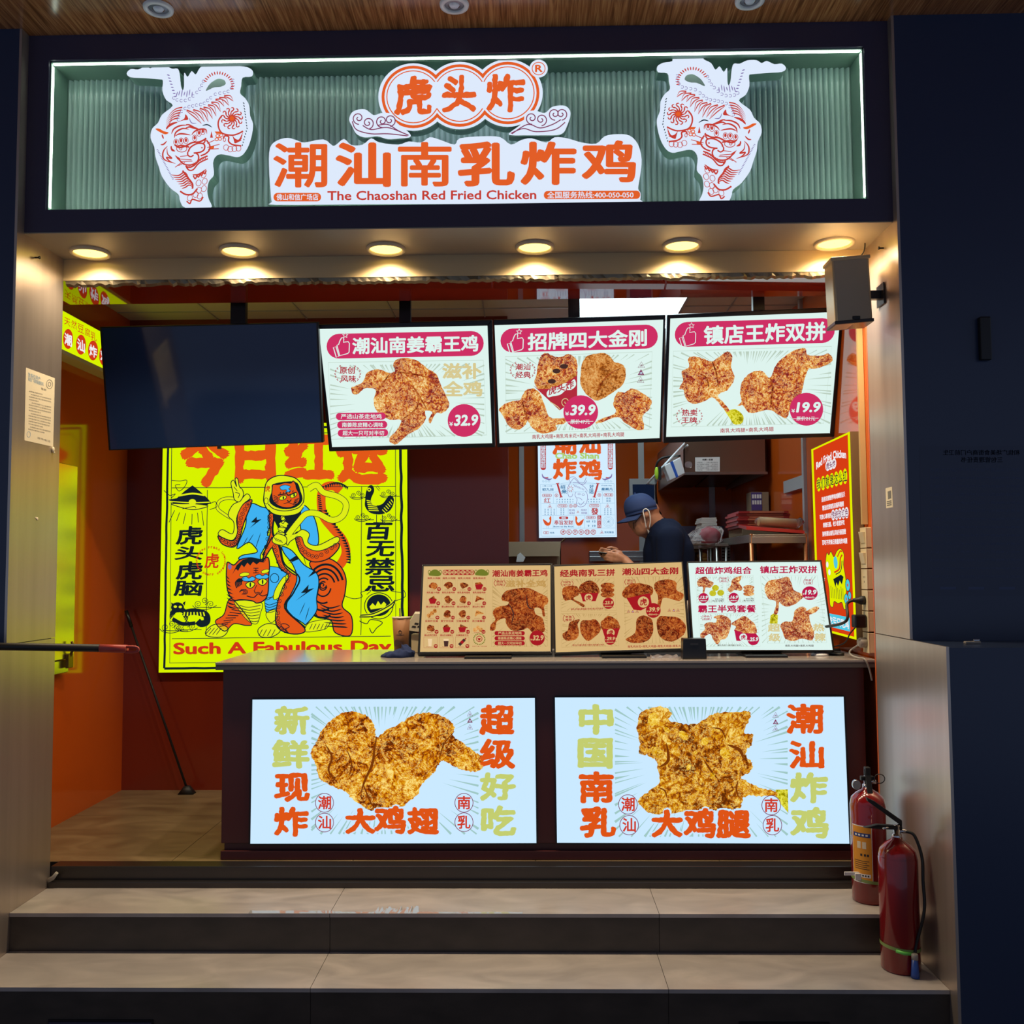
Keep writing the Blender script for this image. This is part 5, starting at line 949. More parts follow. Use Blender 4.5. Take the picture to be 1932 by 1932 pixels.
# ------------------------------------------------------------------ calendar lightbox on the kitchen's back wall
CY = 3.84
cb = thing('calendar_lightbox', at('Y', CY, 1090, 1013), 'white lit calendar poster with orange characters on the kitchen back wall', 'lightbox')
Cq = [at('Y', CY, *q) for q in ((1013.5, 765), (1159.5, 762), (1164, 1013), (1017, 1015))]
part('housing', cb, 'steel', lambda m: m.prism([p+Vector((0, .001, 0)) for p in Cq], (0, .058, 0)))
a = Art((0, CY, 0), (0, -1, 0), (1010, 830, 10.17), .0008); a.poly([(36, -660), (1520, -690), (1566, 1862), (72, 1882)], 'cal_white', 0)
for c, q in zip('潮汕炸鸡', ((320, -190, 800, 290), (830, -190, 1262, 282), (335, 350, 800, 772), (828, 370, 1285, 775))): a.text(c, *q, 'cal_orange', 2, .05, 0, 0, .04)
a.text('Chao Shan', 380, 246, 1222, 366, 'cal_green', 4, .05)
for x, w_, tx in ((100, 105, '潮汕南乳炸鸡好味道'), (1390, 100, '潮汕人正宗南乳炸鸡')):
    a.rr(x, -300, x+w_, 580-(x > 500)*10, 50, 'cal_red', 2)
    for i, c in enumerate(tx): a.rr(x+12, -255+i*89, x+w_-12, -175+i*89, 10, 'cal_white', 3); a.text(c, x+18, -250+i*89, x+w_-18, -180+i*89, 'cal_red', 4, .02)
L = 'cal_line'
for p in ([(100, 850), (1510, 840)], [(105, 1000), (1515, 995)], [(120, 1222), (1520, 1212)], [(130, 1450), (1525, 1440)], [(135, 1700), (1535, 1690)]): a.stroke(p, 6, L, 2, 0)
a.stroke([(100, 850), (110, 1830), (130, 1850), (1530, 1835), (1545, 1800), (1510, 840)], 6, L, 2, 0)
for p in ([(345, 1010), (350, 1215)], [(1285, 1000), (1290, 1210)], [(400, 1225), (405, 1445)], [(630, 1225), (630, 1445)], [(1010, 1220), (1010, 1440)], [(1250, 1215), (1252, 1440)], [(340, 1450), (340, 1695)], [(740, 1450), (740, 1695)], [(950, 1445), (950, 1690)]): a.stroke(p, 5, L, 2, 0)
T = a.text
T('二零二三年', 130, 872, 325, 898, 'cal_blue', 3, .02); T('初九日', 130, 922, 345, 980, 'cal_blue', 3, .035); T('Week-day', 1262, 868, 1470, 890, 'cal_blue', 3, .03); T('星期几', 1265, 918, 1490, 972, 'cal_blue', 3, .04)
for x0, y0, x1, y1 in ((400, 845, 520, 1095), (1225, 845, 1105, 1095)):
    d = 1 if x1 > x0 else -1
    a.stroke([(x0+d*25, y0), (x1-d*25, y1)], 34, 'cal_red', 4, 0); a.stroke([(x0-d*5, y0-4), (x0+d*60, y0-12)], 14, 'cal_red', 4, 0); a.stroke([(x1-d*55, y1+8), (x1+d*5, y1-4)], 14, 'cal_red', 4, 0)
a.poly([(470, 850), (560, 830), (1090, 830), (1170, 850), (1110, 1040), (990, 1050), (640, 1040), (530, 1050)], 'cal_white', 1)
a.stroke([(460, 850), (640, 815), (1000, 815), (1170, 845)], 5, L, 2); T('招', 480, 868, 575, 940, 'cal_blue', 3, .03); T('来', 500, 945, 605, 1035, 'cal_blue', 3, .03); T('好', 1040, 860, 1120, 935, 'cal_blue', 3, .03); T('运', 1030, 940, 1120, 1030, 'cal_blue', 3, .03)
# small tiger in line work
for pts in ([(650, 800), (660, 730), (740, 710), (800, 760), (850, 820), (930, 820), (960, 760), (975, 720)], [(660, 820), (700, 780), (740, 740), (790, 780), (850, 840), (940, 845), (985, 780)], [(690, 810), (640, 870), (620, 960), (640, 1080), (700, 1085), (720, 1030)], [(720, 820), (830, 830), (940, 900), (1000, 980)], [(780, 1000), (760, 1060), (800, 1140), (790, 1220), (830, 1280), (930, 1270), (990, 1180), (1000, 1060), (960, 980)], [(800, 1110), (860, 1120), (900, 1160)], [(830, 1200), (870, 1250), (940, 1180)]): a.stroke(pts, 8, 'cal_purple', 5)
for k in range(8): a.stroke([(730+k*28, 850+k*12), (760+k*24, 900+k*10)], 7, 'cal_purple', 5); a.stroke([(675+28*math.cos(k*.785), 940+28*math.sin(k*.785)), (675+60*math.cos(k*.785+.4), 940+66*math.sin(k*.785+.4))], 9, 'cal_red', 5, 0)
for x, y in ((840, 1040), (920, 1050)): a.ring(x, y, 26, 16, 6, 'cal_purple', 5, 14)
for x, y, w_, tx in ((135, 1040, 175, '幸运色'), (1315, 1030, 175, '贵人星'), (430, 1240, 180, '今日宜忌'), (1040, 1235, 180, '今日好运'), (975, 1465, 180, '幸运数字')): a.rrline(x, y, x+w_, y+50, 22, 8, 'cal_red', 3); T(tx, x+22, y+8, x+w_-22, y+42, 'cal_red', 3, .03)
for x, y, c in ((405, 1065, '宜'), (1228, 1058, '忌'), (680, 1268, '吉'), (762, 1265, '凶')): a.ring(x, y, 30, 30, 8, 'cal_red', 3, 18); T(c, x-16, y-16, x+16, y+16, 'cal_red', 3, .03)
T('红', 165, 1115, 290, 1205, 'cal_red', 3, .02); T('發', 1070, 1305, 1210, 1438, 'cal_red', 3, .035, 0, 0, .03); T('正北', 1360, 1105, 1450, 1140, 'cal_blue', 3, .03); T('东北', 1360, 1155, 1450, 1192, 'cal_blue', 3, .03)
for r in range(2):
    for k in range(7): T('子丑寅卯辰巳午', 0, 0, 1, 1, 'cal_blue', 3, .02) if 0 else T('子丑寅卯辰巳午'[k], 403+k*51, 1132+r*46, 428+k*51, 1158+r*46, 'cal_blue', 3, .03)
    for k in range(5): T('未申酉戌亥'[k], 1007+k*52, 1128+r*46, 1032+k*52, 1155+r*46, 'cal_blue', 3, .03)
for k in range(4):
    for r in range(4): T('吉凶平利'[(k+r) % 4], 176+k*58, 1320+r*33, 200+k*58, 1344+r*33, 'cal_blue', 3, .03)
    for x in (482, 530, 1322, 1378, 1436): T('宜忌利吉'[k], x, 1312+k*34, x+24, 1336+k*34, 'cal_blue', 3, .03)
for x, y, tx in ((645, 1330, '吃鸡'), (645, 1385, '发财'), (875, 1325, '招财'), (880, 1380, '纳福')): T(tx, x, y, x+110, y+42, 'cal_purple', 3, .015)
for x, y, r in ((278, 1272, 40), (1385, 1265, 42), (817, 1380, 24), (1275, 1770, 36)): a.stroke([(x, y-r), (x+r, y+r*.8), (x-r, y+r*.8)], 8, 'cal_red', 3, 0, True); T('虎', x-r*.4, y-r*.2, x+r*.4, y+r*.6, 'cal_red', 3, .03)
for x, d in ((230, 1), (845, -1)):
    a.poly([(x+d*35, 1510), (x+d*55, 1470), (x+d*75, 1470), (x+d*75, 1570), (x+d*40, 1640), (x-d*40, 1630), (x-d*85, 1520), (x-d*20, 1560), (x+d*20, 1590), (x+d*50, 1550)], 'cal_orange', 3, sm=4); [a.stroke([(x-d*70+d*k*22, 1545+k*10), (x-d*50+d*k*20, 1610)], 6, 'cal_red', 4, 0) for k in range(4)]; a.stroke([(x-8, 1640), (x-8, 1690)], 6, L, 3, 0); a.stroke([(x+22, 1640), (x+22, 1690)], 6, L, 3, 0)
a.rr(455, 1472, 632, 1522, 24, 'cal_red', 3); T('横批', 500, 1482, 590, 1514, 'cal_white', 4, .03); T('奉旨发财', 362, 1540, 720, 1632, 'cal_red', 3, .025); T('Born to Be Rich', 350, 1648, 728, 1676, 'cal_blue', 3, .03)
for tx, x, y in (('6.8', 982, 1545), ('12', 1095, 1545), ('9', 1005, 1632), ('19', 1095, 1632)): T(tx, x, y, x+62 if len(tx) > 1 else x+30, y+38, 'cal_blue', 3, .03)
a.rr(1190, 1450, 1265, 1690, 6, 'cal_red', 3); [T(c, 1202, 1462+i*56, 1252, 1508+i*56, 'cal_white', 4, .02) for i, c in enumerate('九四七日')]
for r in (105, 80, 50): a.ring(1400, 1568, r, r*.98, 5, L, 3, 30); T('虎', 1378, 1545, 1425, 1592, 'cal_blue', 3, .02)
a.rrline(155, 1755, 260, 1805, 24, 7, 'cal_red', 3); T('宜', 180, 1765, 235, 1796, 'cal_red', 3, .02); T('吃鸡', 285, 1765, 362, 1800, 'cal_blue', 3, .03); T('百无禁忌', 1325, 1752, 1505, 1792, 'cal_blue', 3, .03)
for i, c in enumerate('虎头开年日历'): a.ell(532+i*116, 1768, 52, 52, 'cal_red', 3, 20); a.ell(532+i*116, 1768, 42, 42, 'cal_white', 4, 20); T(c, 502+i*116, 1738, 562+i*116, 1798, 'cal_red', 5, .03)
for sx, x in ((1, 210), (-1, 1390)): a.stroke([(x-sx*80, 650), (x-sx*60, 710), (x, 740), (x+sx*60, 760), (x+sx*110, 740)], 34, 'cal_purple', 2, 5, False, 1); a.stroke([(x-sx*20, 730), (x+sx*40, 720)], 16, 'cal_red', 3, 0); [a.spiral(x-sx*60+sx*k*55, 790, 24, 1.4, 6, L, 3) for k in range(3)]
a.build('poster_face', cb)
# ------------------------------------------------------------------ red lightbox on the right wall
RX = 1.66
rb = thing('menu_lightbox', (RX, 1.1, 1.13), 'narrow red lit poster with yellow border on the right kitchen wall', 'lightbox')
RN = Vector((-1, 0, 0)); RQ = [(1530.5, 848), (1603.4, 814), (1616, 1207.2), (1542, 1187)]
R4 = [hit(Vector((RX, 0, 0)), RN, *q) for q in RQ]
part('housing', rb, 'box_side', lambda m: m.prism([p+Vector((.001, 0, 0)) for p in R4], (.055, 0, 0)))
a = Art((RX, 0, 0), RN, (0, 0, 1), .0006)
def q2(x, y):
    u, v = x/300, y/1000; A, B2, C2, D = RQ
    return tuple((A[i]*(1-u)+B2[i]*u)*(1-v)+(D[i]*(1-u)+C2[i]*u)*v for i in (0, 1))
a.xf = q2
a.poly([(0, 0), (300, 0), (300, 1000), (0, 1000)], 'red_yel', 0); a.poly([(16, 10), (284, 10), (284, 988), (16, 988)], 'red_bg', 1)
a.xf = lambda x, y: q2(x, y+24*((x-152)/116)**2)
a.text('Red Fried Chicken', 36, 60, 268, 100, 'red_white', 3, .05); a.xf = q2
for i, c in enumerate('虎头炸'): a.ell(124+i*24, 125, 18, 26, 'red_white', 2, 24); a.text(c, 113+i*24, 107, 135+i*24, 142, 'box_maroon', 3, .03)
for i, c in enumerate('我们就是这么红'): a.ell(50+i*34, 206, 17, 38, 'red_yel', 2, 20); a.text(c, 36+i*34, 178, 64+i*34, 232, 'yel_black', 3, .02)
for i, (tx, x0, x1) in enumerate((('选用农家散养鸡肉腌制当天', 68, 250), ('精选优质南乳和酱料腌制', 72, 238), ('可放心享用的', 50, 138), ('鲜嫩无腥，老少皆宜好吃', 74, 240), ('独特潮汕南乳风味外酥里嫩', 66, 248), ('百吃不厌每日限量现炸鸡腿', 62, 256))): a.text(tx, x0, 278+i*46, x1, 306+i*46, 'red_white', 3, .045)
for i, c in enumerate('传统玫红色'): a.ell(154+i*26, 385, 15, 28, 'red_white', 3, 18); a.text(c, 142+i*26, 364, 166+i*26, 406, 'box_maroon', 4, .02)
a.poly([(92, 590), (100, 578), (112, 590), (128, 572), (150, 600), (175, 570), (205, 560), (228, 590), (222, 640), (232, 690), (240, 750), (232, 800), (238, 850), (215, 862), (200, 830), (170, 838), (140, 830), (130, 860), (108, 850), (105, 770), (90, 700), (84, 640)], 'red_yel', 3, sm=4)
a.stroke([(92, 590), (100, 578), (112, 590), (128, 572), (150, 600), (175, 570), (205, 560), (228, 590), (222, 640), (232, 690), (240, 750), (232, 800), (238, 850), (215, 862), (200, 830), (170, 838), (140, 830), (130, 860), (108, 850), (105, 770), (90, 700), (84, 640)], 3, 'yel_black', 4, 4, True)
a.stroke([(150, 680), (190, 660), (200, 610), (215, 590)], 9, 'red_bg', 5); a.stroke([(160, 690), (200, 670), (212, 620)], 5, 'yel_black', 5); a.stroke([(215, 575), (200, 572), (178, 600)], 7, 'red_bg', 5)
a.poly([(140, 715), (200, 690), (220, 700), (205, 740), (190, 720), (175, 750), (165, 730), (155, 755)], 'yel_black', 5)
a.poly([(148, 610), (165, 598), (178, 630), (168, 660), (152, 650)], 'red_blue', 5, sm=3); a.ell(98, 640, 9, 16, 'red_white', 5, 14); a.ell(112, 680, 9, 16, 'red_white', 5, 14)
for k in range(8): a.stroke([(120+k*13, 750+(k % 3)*8), (122+k*13, 815)], 3, 'yel_black', 5, 0)
for x, y, r in ((250, 740, 30), (236, 810, 26), (262, 790, 20), (240, 850, 16)): a.ell(x, y, r*.6, r, 'red_blue', 4, 18); a.ring(x, y, r*.6, r, 3, 'yel_black', 5, 18); a.ell(x, y, r*.16, r*.3, 'box_red', 5, 8)
a.rr(50, 898, 256, 968, 6, 'red_blue', 3); a.text('不吃亏只吃鸡', 62, 910, 248, 958, 'red_white', 4, .04)
a.build('poster_face', rb)
# ------------------------------------------------------------------ kitchen
q0, q1 = at('Z', 3.214, 1088, 597), at('Z', 3.214, 1262, 597)
t = thing('ceiling_panel_light', ((q0.x+q1.x)/2, (q1.y+.83)/2+.1, 3.214), 'bright white square light panel in the shop ceiling above the menu boards', 'ceiling light')
lx0, lx1, ly0, ly1 = q0.x-.02, q1.x+.04, .90, q1.y
part('frame', t, 'white_trim', lambda m: [m.box(lx0-.02, lx1+.02, ly0-.02, ly0, 3.198, 3.2145), m.box(lx0-.02, lx1+.02, ly1, ly1+.02, 3.198, 3.2145), m.box(lx0-.02, lx0, ly0, ly1, 3.198, 3.2145), m.box(lx1, lx1+.02, ly0, ly1, 3.198, 3.2145)])
part('diffuser', t, 'panel_light', lambda m: m.box(lx0, lx1, ly0, ly1, 3.202, 3.2145))
q2x = .35  # second light panel, added out of view to brighten the kitchen
t = thing('ceiling_panel_light', (q2x+.3, 2.7, 3.214), 'unseen white light panel added in the kitchen ceiling farther back above the worker', 'ceiling light')
part('frame', t, 'white_trim', lambda m: m.box(q2x-.02, q2x+.62, 2.08, 2.72, 3.206, 3.2145))
part('diffuser', t, 'panel_light', lambda m: m.box(q2x, q2x+.6, 2.1, 2.7, 3.202, 3.206))
# steel door panel with its latch on the left wall
g0, g1, gl, gb = at('X', -2.64, 147, 880), at('X', -2.64, 142, 1240), at('X', -2.64, 112, 875), at('X', -2.64, 140, 1266)
t = thing('metal_panel', (-2.67, g0.y-.2, g1.z), 'narrow brushed steel panel with a latch on the left orange wall', 'panel')
part('panel', t, 'steel_panel', lambda m: m.box(-2.697, -2.64, .55, g0.y, g1.z, g0.z), .004)
part('lower_lip', t, 'steel_panel', lambda m: m.box(-2.697, -2.65, .55, g0.y-.04, gb.z, g1.z-.006), .003)
k = at('X', -2.64, 128, 1240)
lt = part('latch', t, 'latch', lambda m: [m.box(-2.64, -2.622, k.y-.03, k.y+.03, k.z-.06, k.z+.02), m.tube([(-2.63, k.y, k.z+.0), (-2.61, k.y, k.z+.05), (-2.62, k.y, k.z+.09)], .008)], .003)
# black pole leaning in the nook
a0, a1 = at('Z', FL+.012, 362, 1488), Vector((-2.66, 1.93, at('Y', 1.93, 244, 1152).z))
t = thing('broom', (a0.x, a0.y, FL), 'thin black broom leaning in the corner under the yellow poster', 'broom')
a0.y = min(a0.y, 1.9)
part('handle', t, 'rubber', lambda m: m.tube([a0+Vector((0, 0, .02)), a1], .008))
part('grip', t, 'black', lambda m: m.tube([a1+(a0-a1)*.09, a1+(a0-a1)*.0], .012))
part('bristles', t, 'rubber', lambda m: m.rings([[(a0.x+sx*(.05 if i == 0 else .015), a0.y+sy*(.03 if i == 0 else .015), FL+.001+i*.05) for sx, sy in ((-1, -1), (1, -1), (1, 1), (-1, 1))] for i in range(2)]))
# cardboard carton
c0, c1 = at('Y', 2.45, 968, 1018), at('Y', 2.45, 1058, 1018)
t = thing('cardboard_box', ((c0.x+c1.x)/2, 2.6, FL), 'tall grey brown cardboard box with open flaps behind the menu monitors', 'box')
bx0, bx1, bz = c0.x-.05, c1.x, c0.z-.02
part('body', t, 'cardboard', lambda m: [m.box(bx0, bx1, 2.45, 2.456, FL, bz), m.box(bx0, bx1, 2.79, 2.796, FL, bz), m.box(bx0, bx0+.006, 2.45, 2.796, FL, bz), m.box(bx1-.006, bx1, 2.45, 2.796, FL, bz), m.box(bx0, bx1, 2.45, 2.796, FL, FL+.006)])
part('flap', t, 'cardboard', lambda m: m.prism([(bx0, 2.45, bz), (bx1, 2.45, bz), (bx1-.01, 2.40, bz-.10), (bx0+.01, 2.40, bz-.10)], (0, .004, .004)))
part('flap', t, 'cardboard', lambda m: m.prism([(bx1, 2.46, bz), (bx1, 2.79, bz), (bx1+.035, 2.78, bz+.015), (bx1+.035, 2.47, bz+.03)], (0, 0, .005)))
w0 = at('Y', 2.44, 982, 1052)
part('label', t, 'white_print', lambda m: m.prism([(w0.x-.03, 2.395, w0.z-.03), (w0.x+.02, 2.395, w0.z-.03), (w0.x+.035, 2.40, w0.z+.0), (w0.x+.0, 2.405, w0.z+.035), (w0.x-.02, 2.40, w0.z+.02)], (0, -.002, 0)))
# aluminium rail and wall tablet
r0, r1 = at('Y', 3.86, 1112, 1040), at('Y', 3.86, 1235, 1058)
t = thing('wall_rail', ((r0.x+r1.x)/2, 3.88, r1.z), 'horizontal aluminium rail on the kitchen back wall behind the worker', 'rail')
part('profile', t, 'steel', lambda m: [m.box(r0.x, r1.x, 3.87, 3.899, r1.z, r0.z), m.box(r0.x, r1.x, 3.86, 3.87, r0.z-.016, r0.z), m.box(r0.x, r1.x, 3.86, 3.87, r1.z+.02, r1.z+.04)], .002)
p0, p1 = at('Y', 3.85, 1187, 903), at('Y', 3.85, 1238, 985)
t = thing('wall_screen', ((p0.x+p1.x)/2, 3.87, p1.z), 'grey framed dark screen on the kitchen back wall above the cap', 'screen')
part('frame', t, 'white_trim', lambda m: m.box(p0.x, p1.x, 3.852, 3.899, p1.z, p0.z), .004)
part('screen', t, 'glass_dark', lambda m: m.box(p0.x+.028, p1.x-.012, 3.848, 3.853, p1.z+.03, p0.z-.05))
# range hood
h = [at('Y', 2.5, *q) for q in ((1290, 896), (1447, 897))]; hx0, hx1, hz = h[0].x, h[1].x, h[0].z
t = thing('range_hood', ((hx0+hx1)/2, 3.2, hz), 'long brown steel range hood above the fryers with a notice on its front', 'range hood')
def hood(m):
    m.mat('hood_steel').box(hx0, hx1, 2.5, 2.512, hz, hz+.32); m.box(hx0, hx0+.012, 2.5, 3.89, hz, hz+.32); m.box(hx1-.012, hx1, 2.5, 3.89, hz, hz+.32)
    m.box(hx0, hx1, 2.5, 3.89, hz+.31, hz+.322); m.mat('steel_dark').box(hx0+.012, hx1-.012, 2.512, 3.88, hz+.10, hz+.11)
part('canopy', t, 'hood_steel', hood, .003)
part('filter', t, 'steel_dark', lambda m: [m.prism([(hx0+.03+i*.27, 2.6, hz+.09), (hx0+.28+i*.27, 2.6, hz+.09), (hx0+.28+i*.27, 3.8, hz+.02), (hx0+.03+i*.27, 3.8, hz+.02)], (0, 0, .01)) for i in range(2)])
part('rim', t, 'steel', lambda m: m.box(hx0-.004, hx1+.004, 2.492, 2.5, hz, hz+.018))
part('duct', t, 'hood_steel', lambda m: m.box(hx0+.1, hx0+.4, 3.3, 3.7, hz+.322, 3.215))
n = thing('hood_notice', at('Y', 2.498, 1335, 876), 'small white printed notice stuck on the range hood front', 'notice')
a = Art((0, 2.499, 0), (0, -1, 0), (940, 820, 3.116)); a.poly([(1157, 133), (1303, 131), (1303, 218), (1157, 218)], 'white_print', 1, depth=.0008); a.text('档案一览表', 1200, 142, 1262, 153, 'ink_dark', 2, .03)
for i in range(5): a.text('地址 广东佛山和信广场 联系电话', 1168, 160+i*11, 1200+(i % 2)*40, 167+i*11, 'ink_dark', 2, .01); a.text('负责人安全责任书', 1225+(i % 2)*30, 160+i*11, 1290, 167+i*11, 'ink_dark', 2, .01)
a.stroke([(1157, 133), (1303, 131), (1303, 218), (1157, 218)], 2, 'ink_dark', 2, 0, True); a.build('sheet', n)
s0 = at('Y', 2.497, 1299, 877); tag(MB().mat('cello').ball(s0+Vector((0, -.004, 0)), .03, 6, (1, .2, .9)).build('sticker', loc=tuple(s0)), 'small round pinkish sticker beside the range hood notice', 'sticker')
# acrylic splash guard with a white lamp box on the left front corner of the hood
GY = 2.42; G = [at('Y', GY, *q) for q in ((1292, 836), (1297, 838), (1236, 914), (1221, 912))]
t = thing('splash_guard', tuple(G[2]), 'tilted clear acrylic splash guard on the left corner of the range hood', 'guard')
part('sheet', t, 'clear', lambda m: m.prism([tuple(G[0]), tuple(G[1]), tuple(G[2]), tuple(G[3])], (0, .07, 0)))
part('arm', t, 'white_plastic', lambda m: [m.tube([G[0]+Vector((0, .0, 0)), G[3]], .007), m.tube([G[1]+Vector((.01, .05, 0)), (hx0+.02, 2.488, hz+.2)], .007)])
gp = [at('Y', GY-.128, *q) for q in ((1253, 878), (1284, 862), (1293, 893), (1264, 907))]
t = thing('lamp_box', tuple(gp[3]), 'white box with blue stripe hanging at the splash guard', 'box')
part('body', t, 'white_plastic', lambda m: m.prism([tuple(p) for p in gp], (0, .12, .0)), .006)
part('blue_stripe', t, 'blue_tape', lambda m: [m.prism([gp[0]+(gp[1]-gp[0])*.36+Vector((0, -.002, 0)), gp[0]+(gp[1]-gp[0])*.52+Vector((0, -.002, 0)), gp[3]+(gp[2]-gp[3])*.55+Vector((0, -.002, 0)), gp[3]+(gp[2]-gp[3])*.4+Vector((0, -.002, 0))], (0, .124, 0))])
k = at('Y', GY-.022, 1239, 893)
tag(MB().mat('green_lamp').ball(k, .03, 8, (.5, .5, 1.6)).mat('rubber').box(k.x+.012, k.x+.03, k.y-.02, k.y+.02, k.z-.045, k.z+.045).build('indicator_lamp', loc=tuple(k)), 'small yellow green lamp clipped to the splash guard', 'lamp')
ca = [at('Y', yy, *q) for yy, q in ((2.52, (1284, 860)), (2.52, (1250, 864)), (2.53, (1238, 880)), (2.6, (1237, 915)), (3.2, (1238, 940)), (3.86, (1244, 965)), (3.88, (1262, 985)), (3.89, (1281, 988)))]
tag(MB().mat('rubber').tube(ca, .008, 8, 6).build('power_cable', loc=tuple(ca[-1])), 'dark cable hanging from the range hood corner down behind the worker', 'cable')
# warming cabinet right of the worker
def X_(px, Y): return at('Y', Y, px, 1000).x
def Z_(py, Y): return at('Y', Y, 1330, py).z
wy = 3.1; w0, w1 = X_(1272, wy), X_(1342, wy)
t = thing('warming_cabinet', ((w0+w1)/2, 3.3, FL), 'grey steel warming cabinet with golden food inside, right behind the worker', 'warming cabinet')
part('body', t, 'steel_rough', lambda m: [m.box(w0, w1, wy, 3.6, Z_(1036, wy), Z_(1012, wy)), m.box(w0, w1, wy+.02, 3.6, FL, Z_(1062, wy)), m.box(w0, w1, 3.55, 3.6, FL, Z_(1012, wy)), m.box(w0, w0+.015, wy, 3.6, FL, Z_(1012, wy))], .004)
part('top', t, 'navy', lambda m: m.box(w0, w1+.1, wy+.02, 3.88, Z_(1012, wy)+.001, Z_(992, wy)))
def food(m):
    r = random.Random(4)
    for i in range(26): m.ball((w0+.03+r.random()*(w1-w0-.05), wy+.05+r.random()*.25, Z_(1060, wy)+.02+r.random()*.05), .022+r.random()*.012, 5, (1, 1, .8))
tag(part('fried_food', t, 'food_gold', food), kind='stuff')
# shelf rack along the right wall with its packages
rx0, rx1, ry0, ry1 = at('Y', 1.56, 1418, 1000).x, 1.675, 1.56, 2.9; rz = at('Y', 1.56, 1470, 1008).z
t = thing('shelf_rack', ((rx0+rx1)/2, (ry0+ry1)/2, FL), 'steel shelf rack along the right kitchen wall loaded with paper packages', 'shelf')
part('shelf', t, 'steel_rough', lambda m: [m.box(rx0-.01, rx1+.01, ry0, ry1, rz-.014, rz), m.box(rx0, rx1, ry0-.004, ry0+.01, rz-.055, rz-.014), m.box(rx0-.012, rx0, ry0, ry1, rz-.05, rz-.0)], .002)
part('shelf', t, 'steel_rough', lambda m: m.box(rx0-.01, rx1+.01, ry0, ry1, .70, .72), .002)
for x in (rx0, rx1):
    for y in (ry0+.012, ry1-.012): part('upright', t, 'steel_orange_lit' if y < 2 else 'steel', lambda m: m.tube([(x, y, FL), (x, y, rz+.004)], .013, 12))  # front uprights: orange light on the steel is put into their colour
def packs(nm, lab, cat, grp, fn): o = MB(); fn(o); return o
i = 0
for k in range(7):   # stack of folded red paper bags
    z = rz+.052+k*.0155; y0 = 1.82+.012*(k % 3); x0 = rx0-.02-.012*(k % 2)
    o = MB().mat('bag_red').prism([(x0, y0, z), (rx1-.03+.008*(k % 3), y0, z), (rx1-.03, y0+.4, z), (x0+.01, y0+.4, z)], (0, 0, .0135)); o.mat('bag_tan').box(x0+.07, rx1-.06, y0-.0015, y0+.02, z+.001, z+.0125)
    tag(o.build('paper_bag', loc=(x0, y0, z)), ('lowest' if k == 0 else 'topmost' if k == 6 else ('second', 'third', 'fourth', 'fifth', 'sixth')[k-1])+' red and tan paper bag in the pile on the shelf rack', 'paper bag', 'paper bags on the shelf rack')
zb = rz+.002
tag(MB().mat('cardboard').box(rx0+.0, rx1-.03, 1.82, 2.24, zb, rz+.051).build('carton', loc=(rx0, 1.82, zb), bevel=.003), 'flat tan carton under the pile of red paper bags on the shelf rack', 'box')
o = MB().mat('bag_red').prism([(rx0-.03, 1.565, zb+.028), (rx1-.005, 1.565, zb-.002+.004), (rx1-.005, 1.78, zb+.006), (rx0-.03, 1.78, zb+.05)], (0, 0, .018))
tag(o.build('folded_bag', loc=(rx0, 1.57, zb)), 'flat red folded paper bag lying at the front edge of the shelf rack', 'paper bag')
y_, z_ = 1.66, zb+.078
o = thing('wrapped_roll', ((rx0+rx1)/2+.05, y_, z_-.03), 'tan paper roll in clear wrapping on the red bag of the shelf rack', 'roll')
part('roll', o, 'roll_tan', lambda m: m.tube([(rx0+.07, y_, z_+.004), (rx1-.03, y_, z_-.012)], .026, 16)); part('wrapping', o, 'cello', lambda m: m.tube([(rx0+.045, y_, z_+.006), (rx0+.07, y_, z_+.004), (rx1-.02, y_, z_-.012), (rx1+.01, y_, z_+.01)], [.012, .03, .03, .022], 14))
ty = 2.2; tz = rz+.002; tx1, tx0 = rx0-.0, rx0-.0
# white trays on the back left part of the rack, bundle in a clear bag beside them
sx0 = X_(1342, 2.6)
t2 = thing('side_shelf', (rx0-.13, 2.3, FL), 'low steel side table left of the shelf rack carrying a plastic bag', 'table')
sz = at('Y', 2.35, 1336, 1027).z; sxl = at('Y', 2.35, 1336, 1027).x; sxr = rx0-.03
part('table_top', t2, 'steel_rough', lambda m: m.box(sxl, sxr, 2.1, 2.75, sz-.02, sz), .003)
for x in (sxl+.015, sxr-.015):
    for y in (2.115, 2.735): part('leg', t2, 'steel', lambda m: m.tube([(x, y, FL), (x, y, sz-.018)], .011, 10))
for k in range(3):
    z = sz+.001+k*.022
    tag(MB().mat('tray_white').box(sxr-.2+.01*k, sxr-.01, 2.38, 2.66, z, z+.02).build('paper_tray', loc=(sxr-.1, 2.5, z), bevel=.003), ('lowest', 'middle', 'topmost')[k]+' white paper tray stacked on the side table beside the rack', 'tray', 'white trays beside the shelf rack')
for k in range(9):
    z = sz+.068+k*.0135
    tag(MB().mat('tray_white').box(sxr-.135+.006*(k % 3), sxr-.02+.004*(k % 2), 2.40, 2.61, z, z+.0125).build('paper_sheet', loc=(sxr-.08, 2.25, z)), 'white paper packet in the pile on the trays beside the red bundle', 'paper', 'white paper packets on the trays')
bc = at('Y', 2.22, 1334, 1005)
t = thing('plastic_bag', (bc.x, 2.24, sz), 'clear plastic bag holding a red bundle, on the side table left of the rack', 'plastic bag')
part('bundle', t, 'bundle_red', lambda m: m.ball((bc.x+.022, 2.23, sz+.056), .05, 9, (1.3, .95, 1.0)), 0)
